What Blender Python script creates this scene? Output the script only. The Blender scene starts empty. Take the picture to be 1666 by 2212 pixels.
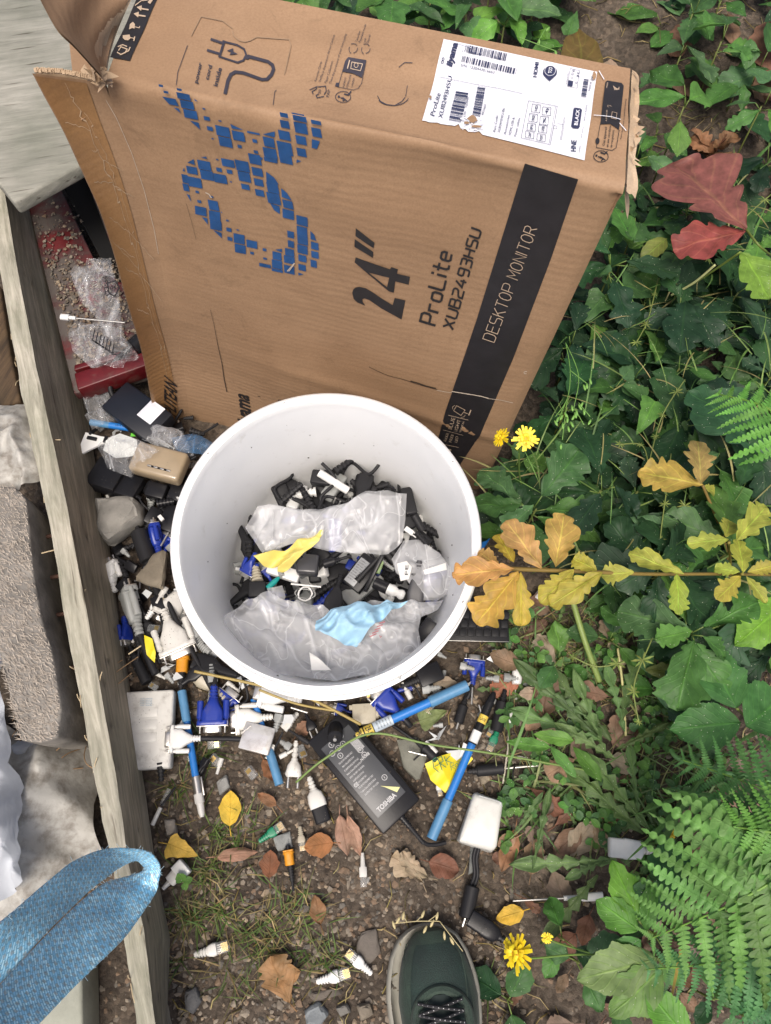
import bpy, bmesh, math, random
from mathutils import Vector, Matrix, noise
from mathutils.geometry import tessellate_polygon
SC = bpy.context.scene
COL = SC.collection
PI = math.pi
# ------------------------------------------------------------------ camera
H = 1.10                       # camera height (m)
TH = math.radians(22)          # tilt away from straight down
FPX = 1664.0                   # focal length in units of a 1666 x 2212 picture
cam = bpy.data.cameras.new('camera')
cam.sensor_fit = 'VERTICAL'
cam.sensor_height = 24.0
cam.lens = 24.0 * FPX / 2212.0
cam.clip_start = 0.02
cam.clip_end = 500
cam_o = bpy.data.objects.new('camera', cam)
cam_o.location = (0, 0, H)
cam_o.rotation_euler = (TH, 0, 0)
COL.objects.link(cam_o)
SC.camera = cam_o
# ------------------------------------------------------------------ world and sun
SUN_EL, SUN_AZ = math.radians(66), math.radians(190)
w = bpy.data.worlds.new('World')
SC.world = w
w.use_nodes = True
nt = w.node_tree
sky = nt.nodes.new('ShaderNodeTexSky')
sky.sky_type = 'NISHITA'
sky.sun_disc = False
sky.sun_elevation = SUN_EL
sky.sun_rotation = SUN_AZ
sky.dust_density = 6.0
sky.air_density = 0.7
sky.ozone_density = 0.6
nt.links.new(sky.outputs[0], nt.nodes['Background'].inputs[0])
nt.nodes['Background'].inputs[1].default_value = 0.14
sun = bpy.data.lights.new('sun', 'SUN')
sun.energy = 2.3
sun.angle = math.radians(24)
sun.color = (1.0, 0.93, 0.84)
sun_o = bpy.data.objects.new('sun', sun)
d = Vector((math.sin(SUN_AZ) * math.cos(SUN_EL), math.cos(SUN_AZ) * math.cos(SUN_EL), math.sin(SUN_EL)))
sun_o.rotation_euler = d.to_track_quat('Z', 'Y').to_euler()
sun_o.location = d * 5
COL.objects.link(sun_o)
SC.view_settings.view_transform = 'Standard'
SC.view_settings.look = 'None'
SC.view_settings.gamma = 1.0
SC.view_settings.use_curve_mapping = False
SC.view_settings.exposure = 0.22
SC.cycles.max_bounces = 10
SC.cycles.transparent_max_bounces = 24
# ------------------------------------------------------------------ where things stand
CO = Vector((0, 0, H))
FW = Vector((0, math.sin(TH), -math.cos(TH)))
UP = Vector((0, math.cos(TH), math.sin(TH)))
RT = Vector((1, 0, 0))
def ray(x, y):
    return FW + RT * ((x - 833) / FPX) - UP * ((y - 1106) / FPX)
def P(x, y, z=0.0):
    r = ray(x, y)
    return CO + r * ((z - H) / r.z)
def on_plane(x, y, o, n):
    r = ray(x, y)
    return CO + r * ((o - CO).dot(n) / r.dot(n))
def rnd(a, b): return random.uniform(a, b)
# ------------------------------------------------------------------ materials
MATS = {}
def new_mat(name):
    m = bpy.data.materials.new(name)
    m.use_nodes = True
    n = m.node_tree.nodes
    return m, m.node_tree, n, m.node_tree.links, n['Principled BSDF']
def ramp(n, stops):
    r = n.new('ShaderNodeValToRGB')
    e = r.color_ramp.elements
    e[0].position, e[0].color = stops[0][0], (*stops[0][1], 1)
    e[1].position, e[1].color = stops[-1][0], (*stops[-1][1], 1)
    for p, c in stops[1:-1]:
        k = e.new(p); k.color = (*c, 1)
    return r
def noise_node(n, l, pos, scale, detail=5, rough=.55, dist=0):
    t = n.new('ShaderNodeTexNoise')
    t.inputs['Scale'].default_value = scale
    t.inputs['Detail'].default_value = detail
    t.inputs['Roughness'].default_value = rough
    t.inputs['Distortion'].default_value = dist
    l.new(pos, t.inputs['Vector'])
    return t
def mix(n, l, fac, a, b, mode='MIX'):
    x = n.new('ShaderNodeMix'); x.data_type = 'RGBA'; x.blend_type = mode
    for sock, v in ((x.inputs[0], fac), (x.inputs[6], a), (x.inputs[7], b)):
        if isinstance(v, (int, float)): sock.default_value = v
        elif isinstance(v, tuple): sock.default_value = (*v, 1)
        else: l.new(v, sock)
    return x.outputs[2]
def bumpn(n, l, bs, h, strength, dist):
    b = n.new('ShaderNodeBump')
    b.inputs['Strength'].default_value = strength
    b.inputs['Distance'].default_value = dist
    l.new(h, b.inputs['Height'])
    l.new(b.outputs[0], bs.inputs['Normal'])
    return b
def M(name, col, rough=.45, metal=0.0, var=.12, dirt=0.0, speck=0.0, bump=.15, nscale=60, coat=0, sss=0, dirtcol=(.13, .1, .075), speckcol=(.06, .045, .03), tint=False):
    """painted / moulded surface with tonal drift, a dirt film and specks of soil"""
    if name in MATS: return MATS[name]
    m, t, n, l, b = new_mat(name)
    g = n.new('ShaderNodeNewGeometry').outputs['Position']
    dark = tuple(c * (1 - var) for c in col)
    a = noise_node(n, l, g, nscale)
    r = ramp(n, [(.3, dark), (.7, col)])
    l.new(a.outputs[0], r.inputs[0])
    c = r.outputs[0]
    if tint:
        at = n.new('ShaderNodeAttribute'); at.attribute_name = 'tint'
        c = mix(n, l, 1.0, c, at.outputs['Color'], 'MULTIPLY')
    if dirt:
        dn = noise_node(n, l, g, 45, 6, .65)
        rr = ramp(n, [(.62 - dirt * .35, (0, 0, 0)), (.78 - dirt * .2, (1, 1, 1))])
        l.new(dn.outputs[0], rr.inputs[0])
        dd = n.new('ShaderNodeMath'); dd.operation = 'MULTIPLY'; dd.inputs[1].default_value = min(1, .35 + dirt * .6)
        l.new(rr.outputs[0], dd.inputs[0])
        c = mix(n, l, dd.outputs[0], c, dirtcol)
    if speck:
        v = n.new('ShaderNodeTexVoronoi'); v.inputs['Scale'].default_value = 260
        v.inputs['Randomness'].default_value = 1
        l.new(g, v.inputs['Vector'])
        big = noise_node(n, l, g, 35, 3)
        add = n.new('ShaderNodeMath'); add.operation = 'MULTIPLY_ADD'
        l.new(big.outputs[0], add.inputs[0]); add.inputs[1].default_value = -.45; l.new(v.outputs['Distance'], add.inputs[2])
        lt = n.new('ShaderNodeMath'); lt.operation = 'LESS_THAN'; lt.inputs[1].default_value = -.24 + speck * .16
        l.new(add.outputs[0], lt.inputs[0])
        c = mix(n, l, lt.outputs[0], c, speckcol)
    l.new(c, b.inputs['Base Color'])
    b.inputs['Roughness'].default_value = rough
    b.inputs['Metallic'].default_value = metal
    if coat: b.inputs['Coat Weight'].default_value = coat
    if sss:
        b.inputs['Subsurface Weight'].default_value = sss
        b.inputs['Subsurface Radius'].default_value = (.006, .006, .006)
        b.inputs['Subsurface Scale'].default_value = 1
    if bump:
        bn = noise_node(n, l, g, nscale * 8, 4)
        bumpn(n, l, b, bn.outputs[0], bump, .0008)
    MATS[name] = m
    return m
def clear_mat(name, col, alpha, rough=.12, crinkle=.5, edge=.35):
    """thin see-through film or clear plastic; sharp creases scatter more light than the flat film"""
    if name in MATS: return MATS[name]
    m, t, n, l, b = new_mat(name)
    g = n.new('ShaderNodeNewGeometry').outputs['Position']
    b.inputs['Base Color'].default_value = (*col, 1)
    b.inputs['Roughness'].default_value = rough
    b.inputs['Specular IOR Level'].default_value = 1
    b.inputs['Coat Weight'].default_value = .8
    b.inputs['Coat Roughness'].default_value = .06
    def mth(op, a, b_, c_=None, cl=False):
        q = n.new('ShaderNodeMath'); q.operation = op; q.use_clamp = cl
        for i, x in enumerate((a, b_, c_)):
            if x is None: continue
            if isinstance(x, (int, float)): q.inputs[i].default_value = x
            else: l.new(x, q.inputs[i])
        return q.outputs[0]
    tr = n.new('ShaderNodeBsdfTransparent')
    mx = n.new('ShaderNodeMixShader')
    lw = n.new('ShaderNodeLayerWeight'); lw.inputs[0].default_value = .3
    a = mth('MULTIPLY_ADD', lw.outputs['Facing'], edge, alpha, True)
    if crinkle:
        lines = None; hsum = None
        for k, (sc, rot, st, wd) in enumerate(((9, .4, .35, .022), (15, 1.7, .4, .02), (30, 2.6, .6, .014))):
            mp = n.new('ShaderNodeMapping'); mp.inputs['Scale'].default_value = (1, st, .7); mp.inputs['Rotation'].default_value = (0, 0, rot); l.new(g, mp.inputs[0])
            w2 = noise_node(n, l, mp.outputs[0], sc, 1.5, .5, .8)
            ab = mth('ABSOLUTE', mth('SUBTRACT', w2.outputs[0], .5), 0)
            ln = mth('SUBTRACT', 1, mth('DIVIDE', ab, wd), None, True)
            lines = ln if lines is None else mth('MAXIMUM', lines, ln)
            hsum = ab if hsum is None else mth('MULTIPLY_ADD', ab, .5, hsum)
        a = mth('MULTIPLY_ADD', lines, .22, a, True)
        bumpn(n, l, b, hsum, crinkle, .03)
    l.new(a, mx.inputs[0])
    tl = n.new('ShaderNodeBsdfTranslucent'); tl.inputs[0].default_value = (*col, 1)
    m3 = n.new('ShaderNodeMixShader'); m3.inputs[0].default_value = .3
    l.new(b.outputs[0], m3.inputs[1]); l.new(tl.outputs[0], m3.inputs[2])
    l.new(tr.outputs[0], mx.inputs[1]); l.new(m3.outputs[0], mx.inputs[2])
    out = n['Material Output']; l.new(mx.outputs[0], out.inputs[0])
    MATS[name] = m
    return m
# ------------------------------------------------------------------ mesh collection
class MB:
    def __init__(s): s.v = []; s.f = []; s.mi = []; s.t = []; s.uv = []
    def add(s, vf, M4=None, mi=0, tint=(1, 1, 1), uv=None):
        v, f = vf
        o = len(s.v)
        if M4 is not None: v = [M4 @ Vector(p) for p in v]
        s.v += [tuple(p) for p in v]
        s.f += [tuple(i + o for i in q) for q in f]
        s.mi += [mi] * len(f)
        s.t += [tint] * len(v)
        s.uv += uv if uv else [(0, 0)] * len(v)
        return s
    def build(s, name, mat, parent=None, sharp=40, flat=False):
        me = bpy.data.meshes.new(name)
        me.from_pydata(s.v, [], s.f)
        for m in (mat if isinstance(mat, (list, tuple)) else [mat]): me.materials.append(m)
        me.polygons.foreach_set('material_index', s.mi)
        if any(t != (1, 1, 1) for t in s.t):
            a = me.color_attributes.new('tint', 'FLOAT_COLOR', 'POINT')
            buf = []
            for t in s.t: buf += [t[0], t[1], t[2], 1]
            a.data.foreach_set('color', buf)
        if any(u != (0, 0) for u in s.uv):
            ul = me.uv_layers.new(name='UVMap')
            idx = [0] * len(me.loops); me.loops.foreach_get('vertex_index', idx)
            buf = []
            for i in idx: buf += s.uv[i]
            ul.data.foreach_set('uv', buf)
        if not flat:
            me.shade_smooth()
            if sharp < 180: me.set_sharp_from_angle(angle=math.radians(sharp))
        me.validate(); me.update()
        o = bpy.data.objects.new(name, me)
        COL.objects.link(o)
        if parent: o.parent = parent
        return o
def tag(o, label=None, cat=None, group=None, kind=None):
    if label: o['label'] = label
    if cat: o['category'] = cat
    if group: o['group'] = group
    if kind: o['kind'] = kind
    return o
def empty(name, loc=(0, 0, 0)):
    o = bpy.data.objects.new(name, None)
    o.empty_display_size = .02
    o.location = loc
    COL.objects.link(o)
    return o
def T(x, y, z): return Matrix.Translation((x, y, z))
def R(a, ax): return Matrix.Rotation(math.radians(a), 4, ax)
def frame(p1, p2, up=(0, 0, 1), roll=0):
    x = (p2 - p1).normalized()
    y = Vector(up).cross(x).normalized()
    z = x.cross(y)
    m = Matrix((x, y, z)).transposed().to_4x4()
    m.translation = p1
    return m @ R(roll, 'X')
def thing(name, label, cat, a, b, L, z=.012, z2=None, roll=0, group=None):
    """Empty at the head end of a thing that lies on the ground from picture point a to b; parts are modelled in mm along +x"""
    p1 = P(*a, z); p2 = P(*b, z if z2 is None else z2)
    o = empty(name)
    m = frame(p1, p2, roll=roll)
    s = (p2 - p1).length / L
    o.matrix_world = m @ Matrix.Diagonal((s, s, s, 1))
    return tag(o, label, cat, group)
# ------------------------------------------------------------------ shapes (return verts, faces)
def bxr(cx, cy, cz, sx, sy, sz, bev=.15, seg=2):
    bm = bmesh.new()
    bmesh.ops.create_cube(bm, size=1)
    bmesh.ops.scale(bm, vec=(sx, sy, sz), verts=bm.verts)
    if bev:
        bmesh.ops.bevel(bm, geom=bm.edges[:], offset=min(bev, .45 * min(sx, sy, sz)), segments=seg, affect='EDGES', profile=.5)
    bmesh.ops.translate(bm, vec=(cx, cy, cz), verts=bm.verts)
    v = [p.co[:] for p in bm.verts]
    bm.verts.index_update()
    f = [[q.index for q in p.verts] for p in bm.faces]
    bm.free()
    return v, f
def loft(secs, n=20, cap=True):
    """sections (x, half width, half height, exponent, y offset, z offset) along x"""
    v = []; f = []
    for s in secs:
        x, ry, rz = s[:3]
        e = s[3] if len(s) > 3 else 2
        oy = s[4] if len(s) > 4 else 0
        oz = s[5] if len(s) > 5 else 0
        for i in range(n):
            a = 2 * PI * (i + .5) / n
            c, q = math.cos(a), math.sin(a)
            v.append((x, oy + ry * math.copysign(abs(c) ** (2 / e), c), oz + rz * math.copysign(abs(q) ** (2 / e), q)))
    for k in range(len(secs) - 1):
        for i in range(n):
            j = (i + 1) % n
            f.append((k * n + i, (k + 1) * n + i, (k + 1) * n + j, k * n + j))
    if cap:
        f.append(tuple(range(n)))
        f.append(tuple(reversed(range((len(secs) - 1) * n, len(secs) * n))))
    return v, f
def cyl(x0, x1, r, oy=0, oz=0, n=14, r2=None, bev=.12):
    r2 = r if r2 is None else r2
    k = min(bev * r, abs(x1 - x0) * .3)
    return loft([(x0, r - k, r - k, 2, oy, oz), (x0 + k, r, r, 2, oy, oz), (x1 - k, r2, r2, 2, oy, oz), (x1, r2 - k, r2 - k, 2, oy, oz)], n)
def boot(x0, x1, a0, a1, ribs=5, e=2.5, n=16, oz=0):
    """ribbed strain relief"""
    s = []
    for i in range(ribs):
        for q, k in ((0, 1), (.55, 1), (.6, .74), (.98, .74)):
            t = (i + q) / ribs
            r = a0 + (a1 - a0) * t
            s.append((x0 + (x1 - x0) * t, r * k, r * k, e, 0, oz))
    return loft(s, n)
def tube(pts, r, n=10, closed=False, r_end=None):
    pts = [Vector(p) for p in pts]
    v = []; f = []
    ref = Vector((0, 0, 1))
    N = len(pts)
    for i, p in enumerate(pts):
        t = (pts[min(i + 1, N - 1)] - pts[max(i - 1, 0)]).normalized()
        if abs(t.dot(ref)) > .95: ref = Vector((0, 1, 0)) if abs(t.y) < .9 else Vector((1, 0, 0))
        a = t.cross(ref).normalized(); b = t.cross(a)
        rr = r if r_end is None else r + (r_end - r) * i / (N - 1)
        for k in range(n):
            an = 2 * PI * k / n
            v.append(p + a * (rr * math.cos(an)) + b * (rr * math.sin(an)))
    for i in range(N - 1):
        for k in range(n):
            j = (k + 1) % n
            f.append((i * n + k, (i + 1) * n + k, (i + 1) * n + j, i * n + j))
    f.append(tuple(range(n))); f.append(tuple(reversed(range((N - 1) * n, N * n))))
    return v, f
def spline(pts, k=8):
    pts = [Vector(p) for p in pts]
    out = []
    for i in range(len(pts) - 1):
        p0 = pts[max(i - 1, 0)]; p1 = pts[i]; p2 = pts[i + 1]; p3 = pts[min(i + 2, len(pts) - 1)]
        for j in range(k):
            t = j / k
            out.append(.5 * ((2 * p1) + (p2 - p0) * t + (2 * p0 - 5 * p1 + 4 * p2 - p3) * t * t + (3 * p1 - p0 - 3 * p2 + p3) * t ** 3))
    out.append(pts[-1])
    return out
def lathe(prof, n=48):
    """profile of (r, z) round the z axis"""
    v = []; f = []
    for r, z in prof:
        for i in range(n):
            a = 2 * PI * i / n
            v.append((r * math.cos(a), r * math.sin(a), z))
    for k in range(len(prof) - 1):
        for i in range(n):
            j = (i + 1) % n
            f.append((k * n + i, k * n + j, (k + 1) * n + j, (k + 1) * n + i))
    return v, f
def prism(poly, z0, z1, bev=0):
    bm = bmesh.new()
    vs = [bm.verts.new((p[0], p[1], z0)) for p in poly]
    fc = bm.faces.new(vs)
    r = bmesh.ops.extrude_face_region(bm, geom=[fc])
    top = [q for q in r['geom'] if isinstance(q, bmesh.types.BMVert)]
    bmesh.ops.translate(bm, vec=(0, 0, z1 - z0), verts=top)
    bmesh.ops.recalc_face_normals(bm, faces=bm.faces[:])
    if bev: bmesh.ops.bevel(bm, geom=bm.edges[:], offset=bev, segments=2, affect='EDGES', profile=.5)
    bm.verts.index_update()
    v = [p.co[:] for p in bm.verts]; f = [[q.index for q in p.verts] for p in bm.faces]
    bm.free()
    return v, f
def nz(p, s, off=0): return noise.noise(Vector((p[0] * s + off, p[1] * s + off * .7, (p[2] if len(p) > 2 else 0) * s)))
# ------------------------------------------------------------------ printing: flat lettering laid on a surface function
def remap(vf, fn, maxe=None):
    v, f = vf
    if maxe:
        bm = bmesh.new()
        vs = [bm.verts.new(p) for p in v]
        for q in f:
            try: bm.faces.new([vs[i] for i in q])
            except ValueError: pass
        bmesh.ops.triangulate(bm, faces=bm.faces[:])
        for _ in range(5):
            e = [k for k in bm.edges if k.calc_length() > maxe]
            if not e: break
            bmesh.ops.subdivide_edges(bm, edges=e, cuts=1)
            bmesh.ops.triangulate(bm, faces=bm.faces[:])
        bm.verts.index_update()
        v = [p.co[:] for p in bm.verts]; f = [[q.index for q in p.verts] for p in bm.faces]
        bm.free()
    return [fn(p[0], p[1]) for p in v], f
_tc = {}
def text_vf(s, bold=0.0, shear=0.0):
    key = (s, bold, shear)
    if key in _tc: return _tc[key]
    c = bpy.data.curves.new('lettering', 'FONT')
    c.body = s; c.size = 1; c.offset = bold; c.shear = shear; c.resolution_u = 3
    o = bpy.data.objects.new('lettering', c)
    COL.objects.link(o)
    dg = bpy.context.evaluated_depsgraph_get()
    me = o.evaluated_get(dg).to_mesh()
    v = [p.co[:] for p in me.vertices]; f = [list(p.vertices) for p in me.polygons]
    o.evaluated_get(dg).to_mesh_clear()
    bpy.data.objects.remove(o); bpy.data.curves.remove(c)
    x0 = min(p[0] for p in v); x1 = max(p[0] for p in v)
    v = [((p[0] - x0) / (x1 - x0), p[1] / .72) for p in v]
    _tc[key] = (v, f)
    return v, f
def text_on(mb, s, a, b, up, fn, bold=0.0, shear=0.0, mi=0, maxe=None):
    """a, b: baseline ends in the surface's flat coordinates; up: capital height vector"""
    v, f = text_vf(s, bold, shear)
    v2 = [(a[0] + (b[0] - a[0]) * p[0] + up[0] * p[1], a[1] + (b[1] - a[1]) * p[0] + up[1] * p[1], 0) for p in v]
    mb.add(remap((v2, f), fn, maxe), mi=mi)
def poly_on(mb, loops, fn, mi=0, maxe=None):
    if not isinstance(loops[0][0], (tuple, list)): loops = [loops]
    pts = [p for lp in loops for p in lp]
    tris = tessellate_polygon([[Vector((p[0], p[1], 0)) for p in lp] for lp in loops])
    mb.add(remap(([(p[0], p[1], 0) for p in pts], [list(t) for t in tris]), fn, maxe), mi=mi)
_lift = [0]
def stroke_on(mb, pts, w_, fn, mi=0, maxe=None, closed=False):
    """mitred ribbon along a polyline"""
    pts = [Vector((p[0], p[1])) for p in pts]
    if closed: pts = pts + [pts[0]]
    N = len(pts)
    L = []; Rr = []
    for i in range(N):
        if closed:
            d1 = (pts[i] - pts[i - 1 if i else N - 2]).normalized(); d2 = (pts[i + 1 if i < N - 1 else 1] - pts[i]).normalized()
        else:
            d1 = (pts[i] - pts[i - 1]).normalized() if i else (pts[1] - pts[0]).normalized()
            d2 = (pts[i + 1] - pts[i]).normalized() if i < N - 1 else d1
        n1 = Vector((-d1.y, d1.x)); n2 = Vector((-d2.y, d2.x))
        m = (n1 + n2); m = m.normalized() if m.length > 1e-6 else n1
        k = w_ / 2 / max(.45, m.dot(n1))
        L.append(pts[i] + m * k); Rr.append(pts[i] - m * k)
    v = [(*p, 0) for p in L + Rr]
    f = [(i, i + 1, N + i + 1, N + i) for i in range(N - 1)]
    mb.add(remap((v, f), fn, maxe), mi=mi)
def circ(cx, cy, rx, ry=None, n=20, a0=0, a1=360):
    ry = rx if ry is None else ry
    m = n if a1 - a0 >= 360 else n + 1
    return [(cx + rx * math.cos(math.radians(a0 + (a1 - a0) * i / n)), cy + ry * math.sin(math.radians(a0 + (a1 - a0) * i / n))) for i in range(m)]
# ================================================================== ground
random.seed(7)
def gheight(x, y):
    r = nz((x, y), 3, 5) * .012 + nz((x, y), 11, 9) * .006 + nz((x, y), 38, 2) * .0035 + nz((x, y), 90, 4) * .0018
    bank = max(0, min(1, (x * .35 + y - 1.02) / .5)) ** 1.3 * .16
    d = math.hypot(x, y)
    if d > 3: r *= max(0, 1 - (d - 3) / 4); bank = bank * max(0, 1 - (d - 3) / 3)
    return r + bank
def axis(lo, hi, step, far):
    a = [lo + i * step for i in range(int((hi - lo) / step) + 1)]
    g = step; x = a[-1]
    while x < far: g *= 1.35; x += g; a.append(x)
    g = step; x = a[0]; b = []
    while x > -far: g *= 1.35; x -= g; b.append(x)
    return b[::-1] + a
gx = axis(-.9, .95, .0065, 60); gy = axis(-.4, 1.9, .0065, 60)
gm = MB()
gv = [(x, y, gheight(x, y)) for y in gy for x in gx]
n_ = len(gx)
gf = [(j * n_ + i, j * n_ + i + 1, (j + 1) * n_ + i + 1, (j + 1) * n_ + i) for j in range(len(gy) - 1) for i in range(n_ - 1)]
gm.add((gv, gf))
def soil_mat():
    m, t, n, l, b = new_mat('soil')
    g = n.new('ShaderNodeNewGeometry').outputs['Position']
    a = noise_node(n, l, g, 7, 8, .65); r = ramp(n, [(.3, (.042, .034, .027)), (.5, (.085, .07, .055)), (.72, (.15, .126, .1))]); l.new(a.outputs[0], r.inputs[0])
    v = n.new('ShaderNodeTexVoronoi'); v.inputs['Scale'].default_value = 150; l.new(g, v.inputs['Vector'])
    vr = ramp(n, [(0, (.45, .4, .36)), (.5, (1, 1, 1)), (1, (1.7, 1.6, 1.5))]); l.new(v.outputs['Color'], vr.inputs[0])
    c = mix(n, l, .75, r.outputs[0], vr.outputs[0], 'MULTIPLY')
    f = noise_node(n, l, g, 120, 8, .75); fr = ramp(n, [(.35, (.55, .5, .45)), (.65, (1.35, 1.3, 1.25))]); l.new(f.outputs[0], fr.inputs[0])
    c = mix(n, l, .8, c, fr.outputs[0], 'MULTIPLY')
    l.new(c, b.inputs['Base Color']); b.inputs['Roughness'].default_value = .95
    ad = n.new('ShaderNodeMath'); ad.operation = 'MULTIPLY_ADD'; l.new(v.outputs['Distance'], ad.inputs[0]); ad.inputs[1].default_value = -.6; l.new(f.outputs[0], ad.inputs[2])
    bumpn(n, l, b, ad.outputs[0], .9, .005)
    return m
tag(gm.build('ground', soil_mat(), sharp=180), kind='structure')

# ================================================================== cardboard box
def cardboard(name, col, dark, rip=.5):
    m, t, n, l, b = new_mat(name)
    g = n.new('ShaderNodeNewGeometry').outputs['Position']
    a = noise_node(n, l, g, 5, 6, .6, .6); r = ramp(n, [(.32, dark), (.68, col)]); l.new(a.outputs[0], r.inputs[0])
    fb = noise_node(n, l, g, 420, 3, .7); fr = ramp(n, [(.3, (.86, .84, .82)), (.7, (1.08, 1.08, 1.08))]); l.new(fb.outputs[0], fr.inputs[0])
    c = mix(n, l, .9, r.outputs[0], fr.outputs[0], 'MULTIPLY')
    # scuffs: stretched pale streaks
    mp = n.new('ShaderNodeMapping'); mp.inputs['Scale'].default_value = (6, 6, 60); mp.inputs['Rotation'].default_value = (0, .25, 0); l.new(g, mp.inputs[0])
    st = noise_node(n, l, mp.outputs[0], 1.2, 6, .65); sr = ramp(n, [(.45, (0, 0, 0)), (.75, (1, 1, 1))]); l.new(st.outputs[0], sr.inputs[0])
    k = n.new('ShaderNodeMath'); k.operation = 'MULTIPLY'; k.inputs[1].default_value = .35; l.new(sr.outputs[0], k.inputs[0])
    c = mix(n, l, k.outputs[0], c, tuple(q * .74 for q in dark))
    sm_ = noise_node(n, l, g, 14, 9, .75, 1.5); s2 = ramp(n, [(.56, (0, 0, 0)), (.7, (.45, .45, .45))]); l.new(sm_.outputs[0], s2.inputs[0])
    c = mix(n, l, s2.outputs[0], c, tuple(q * .55 for q in dark))
    l.new(c, b.inputs['Base Color']); b.inputs['Roughness'].default_value = .62
    b.inputs['Specular IOR Level'].default_value = .3
    wv = n.new('ShaderNodeTexWave'); wv.bands_direction = 'Z'; wv.inputs['Scale'].default_value = 34; wv.inputs['Distortion'].default_value = 5; wv.inputs['Detail'].default_value = 2; wv.inputs['Detail Scale'].default_value = .6
    l.new(g, wv.inputs['Vector'])
    am = noise_node(n, l, g, 4, 2); ar = ramp(n, [(.4, (0, 0, 0)), (.7, (1, 1, 1))]); l.new(am.outputs[0], ar.inputs[0])
    mu = n.new('ShaderNodeMath'); mu.operation = 'MULTIPLY'; l.new(wv.outputs[0], mu.inputs[0]); l.new(ar.outputs[0], mu.inputs[1])
    ad = n.new('ShaderNodeMath'); ad.operation = 'MULTIPLY_ADD'; l.new(fb.outputs[0], ad.inputs[0]); ad.inputs[1].default_value = .25; l.new(mu.outputs[0], ad.inputs[2])
    bumpn(n, l, b, ad.outputs[0], rip * .42, .001)
    return m
CARD = cardboard('cardboard', (.36, .232, .138), (.285, .178, .103))
CARD_TORN = cardboard('torn_cardboard', (.62, .49, .35), (.42, .3, .19), .9)
INK = M('black_ink', (.022, .02, .022), .5, var=.3, bump=.05)
BLUEINK = M('blue_ink', (.02, .09, .26), .45, var=.35, bump=.05)
TAPE = cardboard('brown_tape', (.33, .19, .085), (.25, .135, .06), .4)
TAPE.node_tree.nodes['Principled BSDF'].inputs['Roughness'].default_value = .3
LABEL = M('white_label', (.74, .75, .8), .35, var=.06, bump=.04)
NAVY = M('label_print', (.035, .04, .09), .4, var=.1, bump=.0)
GREYPR = M('grey_print', (.45, .45, .5), .4, var=.1, bump=.0)
WEAR = M('worn_paper', (.62, .53, .43), .8, var=.35, bump=.4)

A = P(228, 170, .595); B = P(1350, 408, .595); Cc = P(1040, 1062, 0.0); Cb = P(1362, 148, .595)
NF = (B - A).cross(Cc - B).normalized()
if NF.y > 0: NF = -NF
D = on_plane(418, 950, A, NF)
W = Cb - B
UPZ = Vector((0, 0, 1))
AX = (B - A).normalized(); AY = NF.cross(AX).normalized()
def fbulge(p):
    q = p - A
    u = q.dot(AX) / (B - A).length; v = (A.z - p.z) / .6
    u = max(0, min(1, u)); v = max(0, min(1, v))
    e = math.sin(PI * u) * math.sin(PI * v)
    dent = -.0065 * math.exp(-((u - .72) / .22) ** 2 - ((v - .05) / .07) ** 2)
    return e * .006 + nz((u, v), 3.2, 3) * .0055 * min(1, 6 * v) + dent + .0035 * math.exp(-((v - .62 - .1 * u) / .02) ** 2) * min(1, u * 1.5)
def fr(x, y, lift=.0012):
    p = on_plane(x, y, A, NF)
    return p + NF * (fbulge(p) + lift)
def tbulge(p):
    u = (p - A).dot(AX) / (B - A).length; s = (p - A - AX * (p - A).dot(AX)).length / .146
    u = max(0, min(1, u)); s = max(0, min(1, s))
    return -.006 * math.sin(PI * u) * math.sin(PI * s) + nz((u, s), 4, 8) * .004 * math.sin(PI * s)
def tp(x, y, lift=.0012):
    p = P(x, y, A.z)
    return Vector((p.x, p.y, A.z + tbulge(p) + lift))
box = empty('monitor_box', D)
tag(box, 'tall brown cardboard monitor box standing on its narrow side behind the white bucket', 'cardboard box')
BR = .009
NU = 90; NV = 100; NT = 26
prof = []
bm_ = MB(); vs = []
for i in range(NU + 1):
    u = i / NU
    lo = D.lerp(Cc, u); hi = A.lerp(B, u)
    col = []
    for j in range(NV + 1):
        p = lo.lerp(hi, j / NV * (1 - BR / .6))
        k = 1
        if u > .975: k = 1 - ((u - .975) / .025) ** 2 * 1.0
        col.append(p + NF * (fbulge(p) - (1 - k) * .006))
    Wn = W.normalized()
    for j in range(1, 5):                       # rounded fold between the printed face and the narrow top
        a = PI / 2 * j / 5
        q = hi + Wn * BR - UPZ * BR
        q = q - Wn * BR * math.cos(a) + UPZ * BR * math.sin(a)
        col.append(q + Vector((0, 0, nz((u, 0), 9, 1) * .003)) + NF * fbulge(hi) * (1 - j / 5))
    for j in range(NT + 1):
        s = BR / .146 + (1 - BR / .146) * j / NT
        q = hi + W * s
        col.append(Vector((q.x, q.y, hi.z + tbulge(q))))
    for j in range(1, 13):
        q = hi + W; lo2 = lo + W
        col.append(q.lerp(lo2, j / 12) + W.normalized() * .004 * math.sin(PI * j / 12))
    vs += col
m_ = len(vs) // (NU + 1)
fs = [(i * m_ + j, (i + 1) * m_ + j, (i + 1) * m_ + j + 1, i * m_ + j + 1) for i in range(NU) for j in range(m_ - 1)]
bm_.add((vs, fs))
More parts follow.
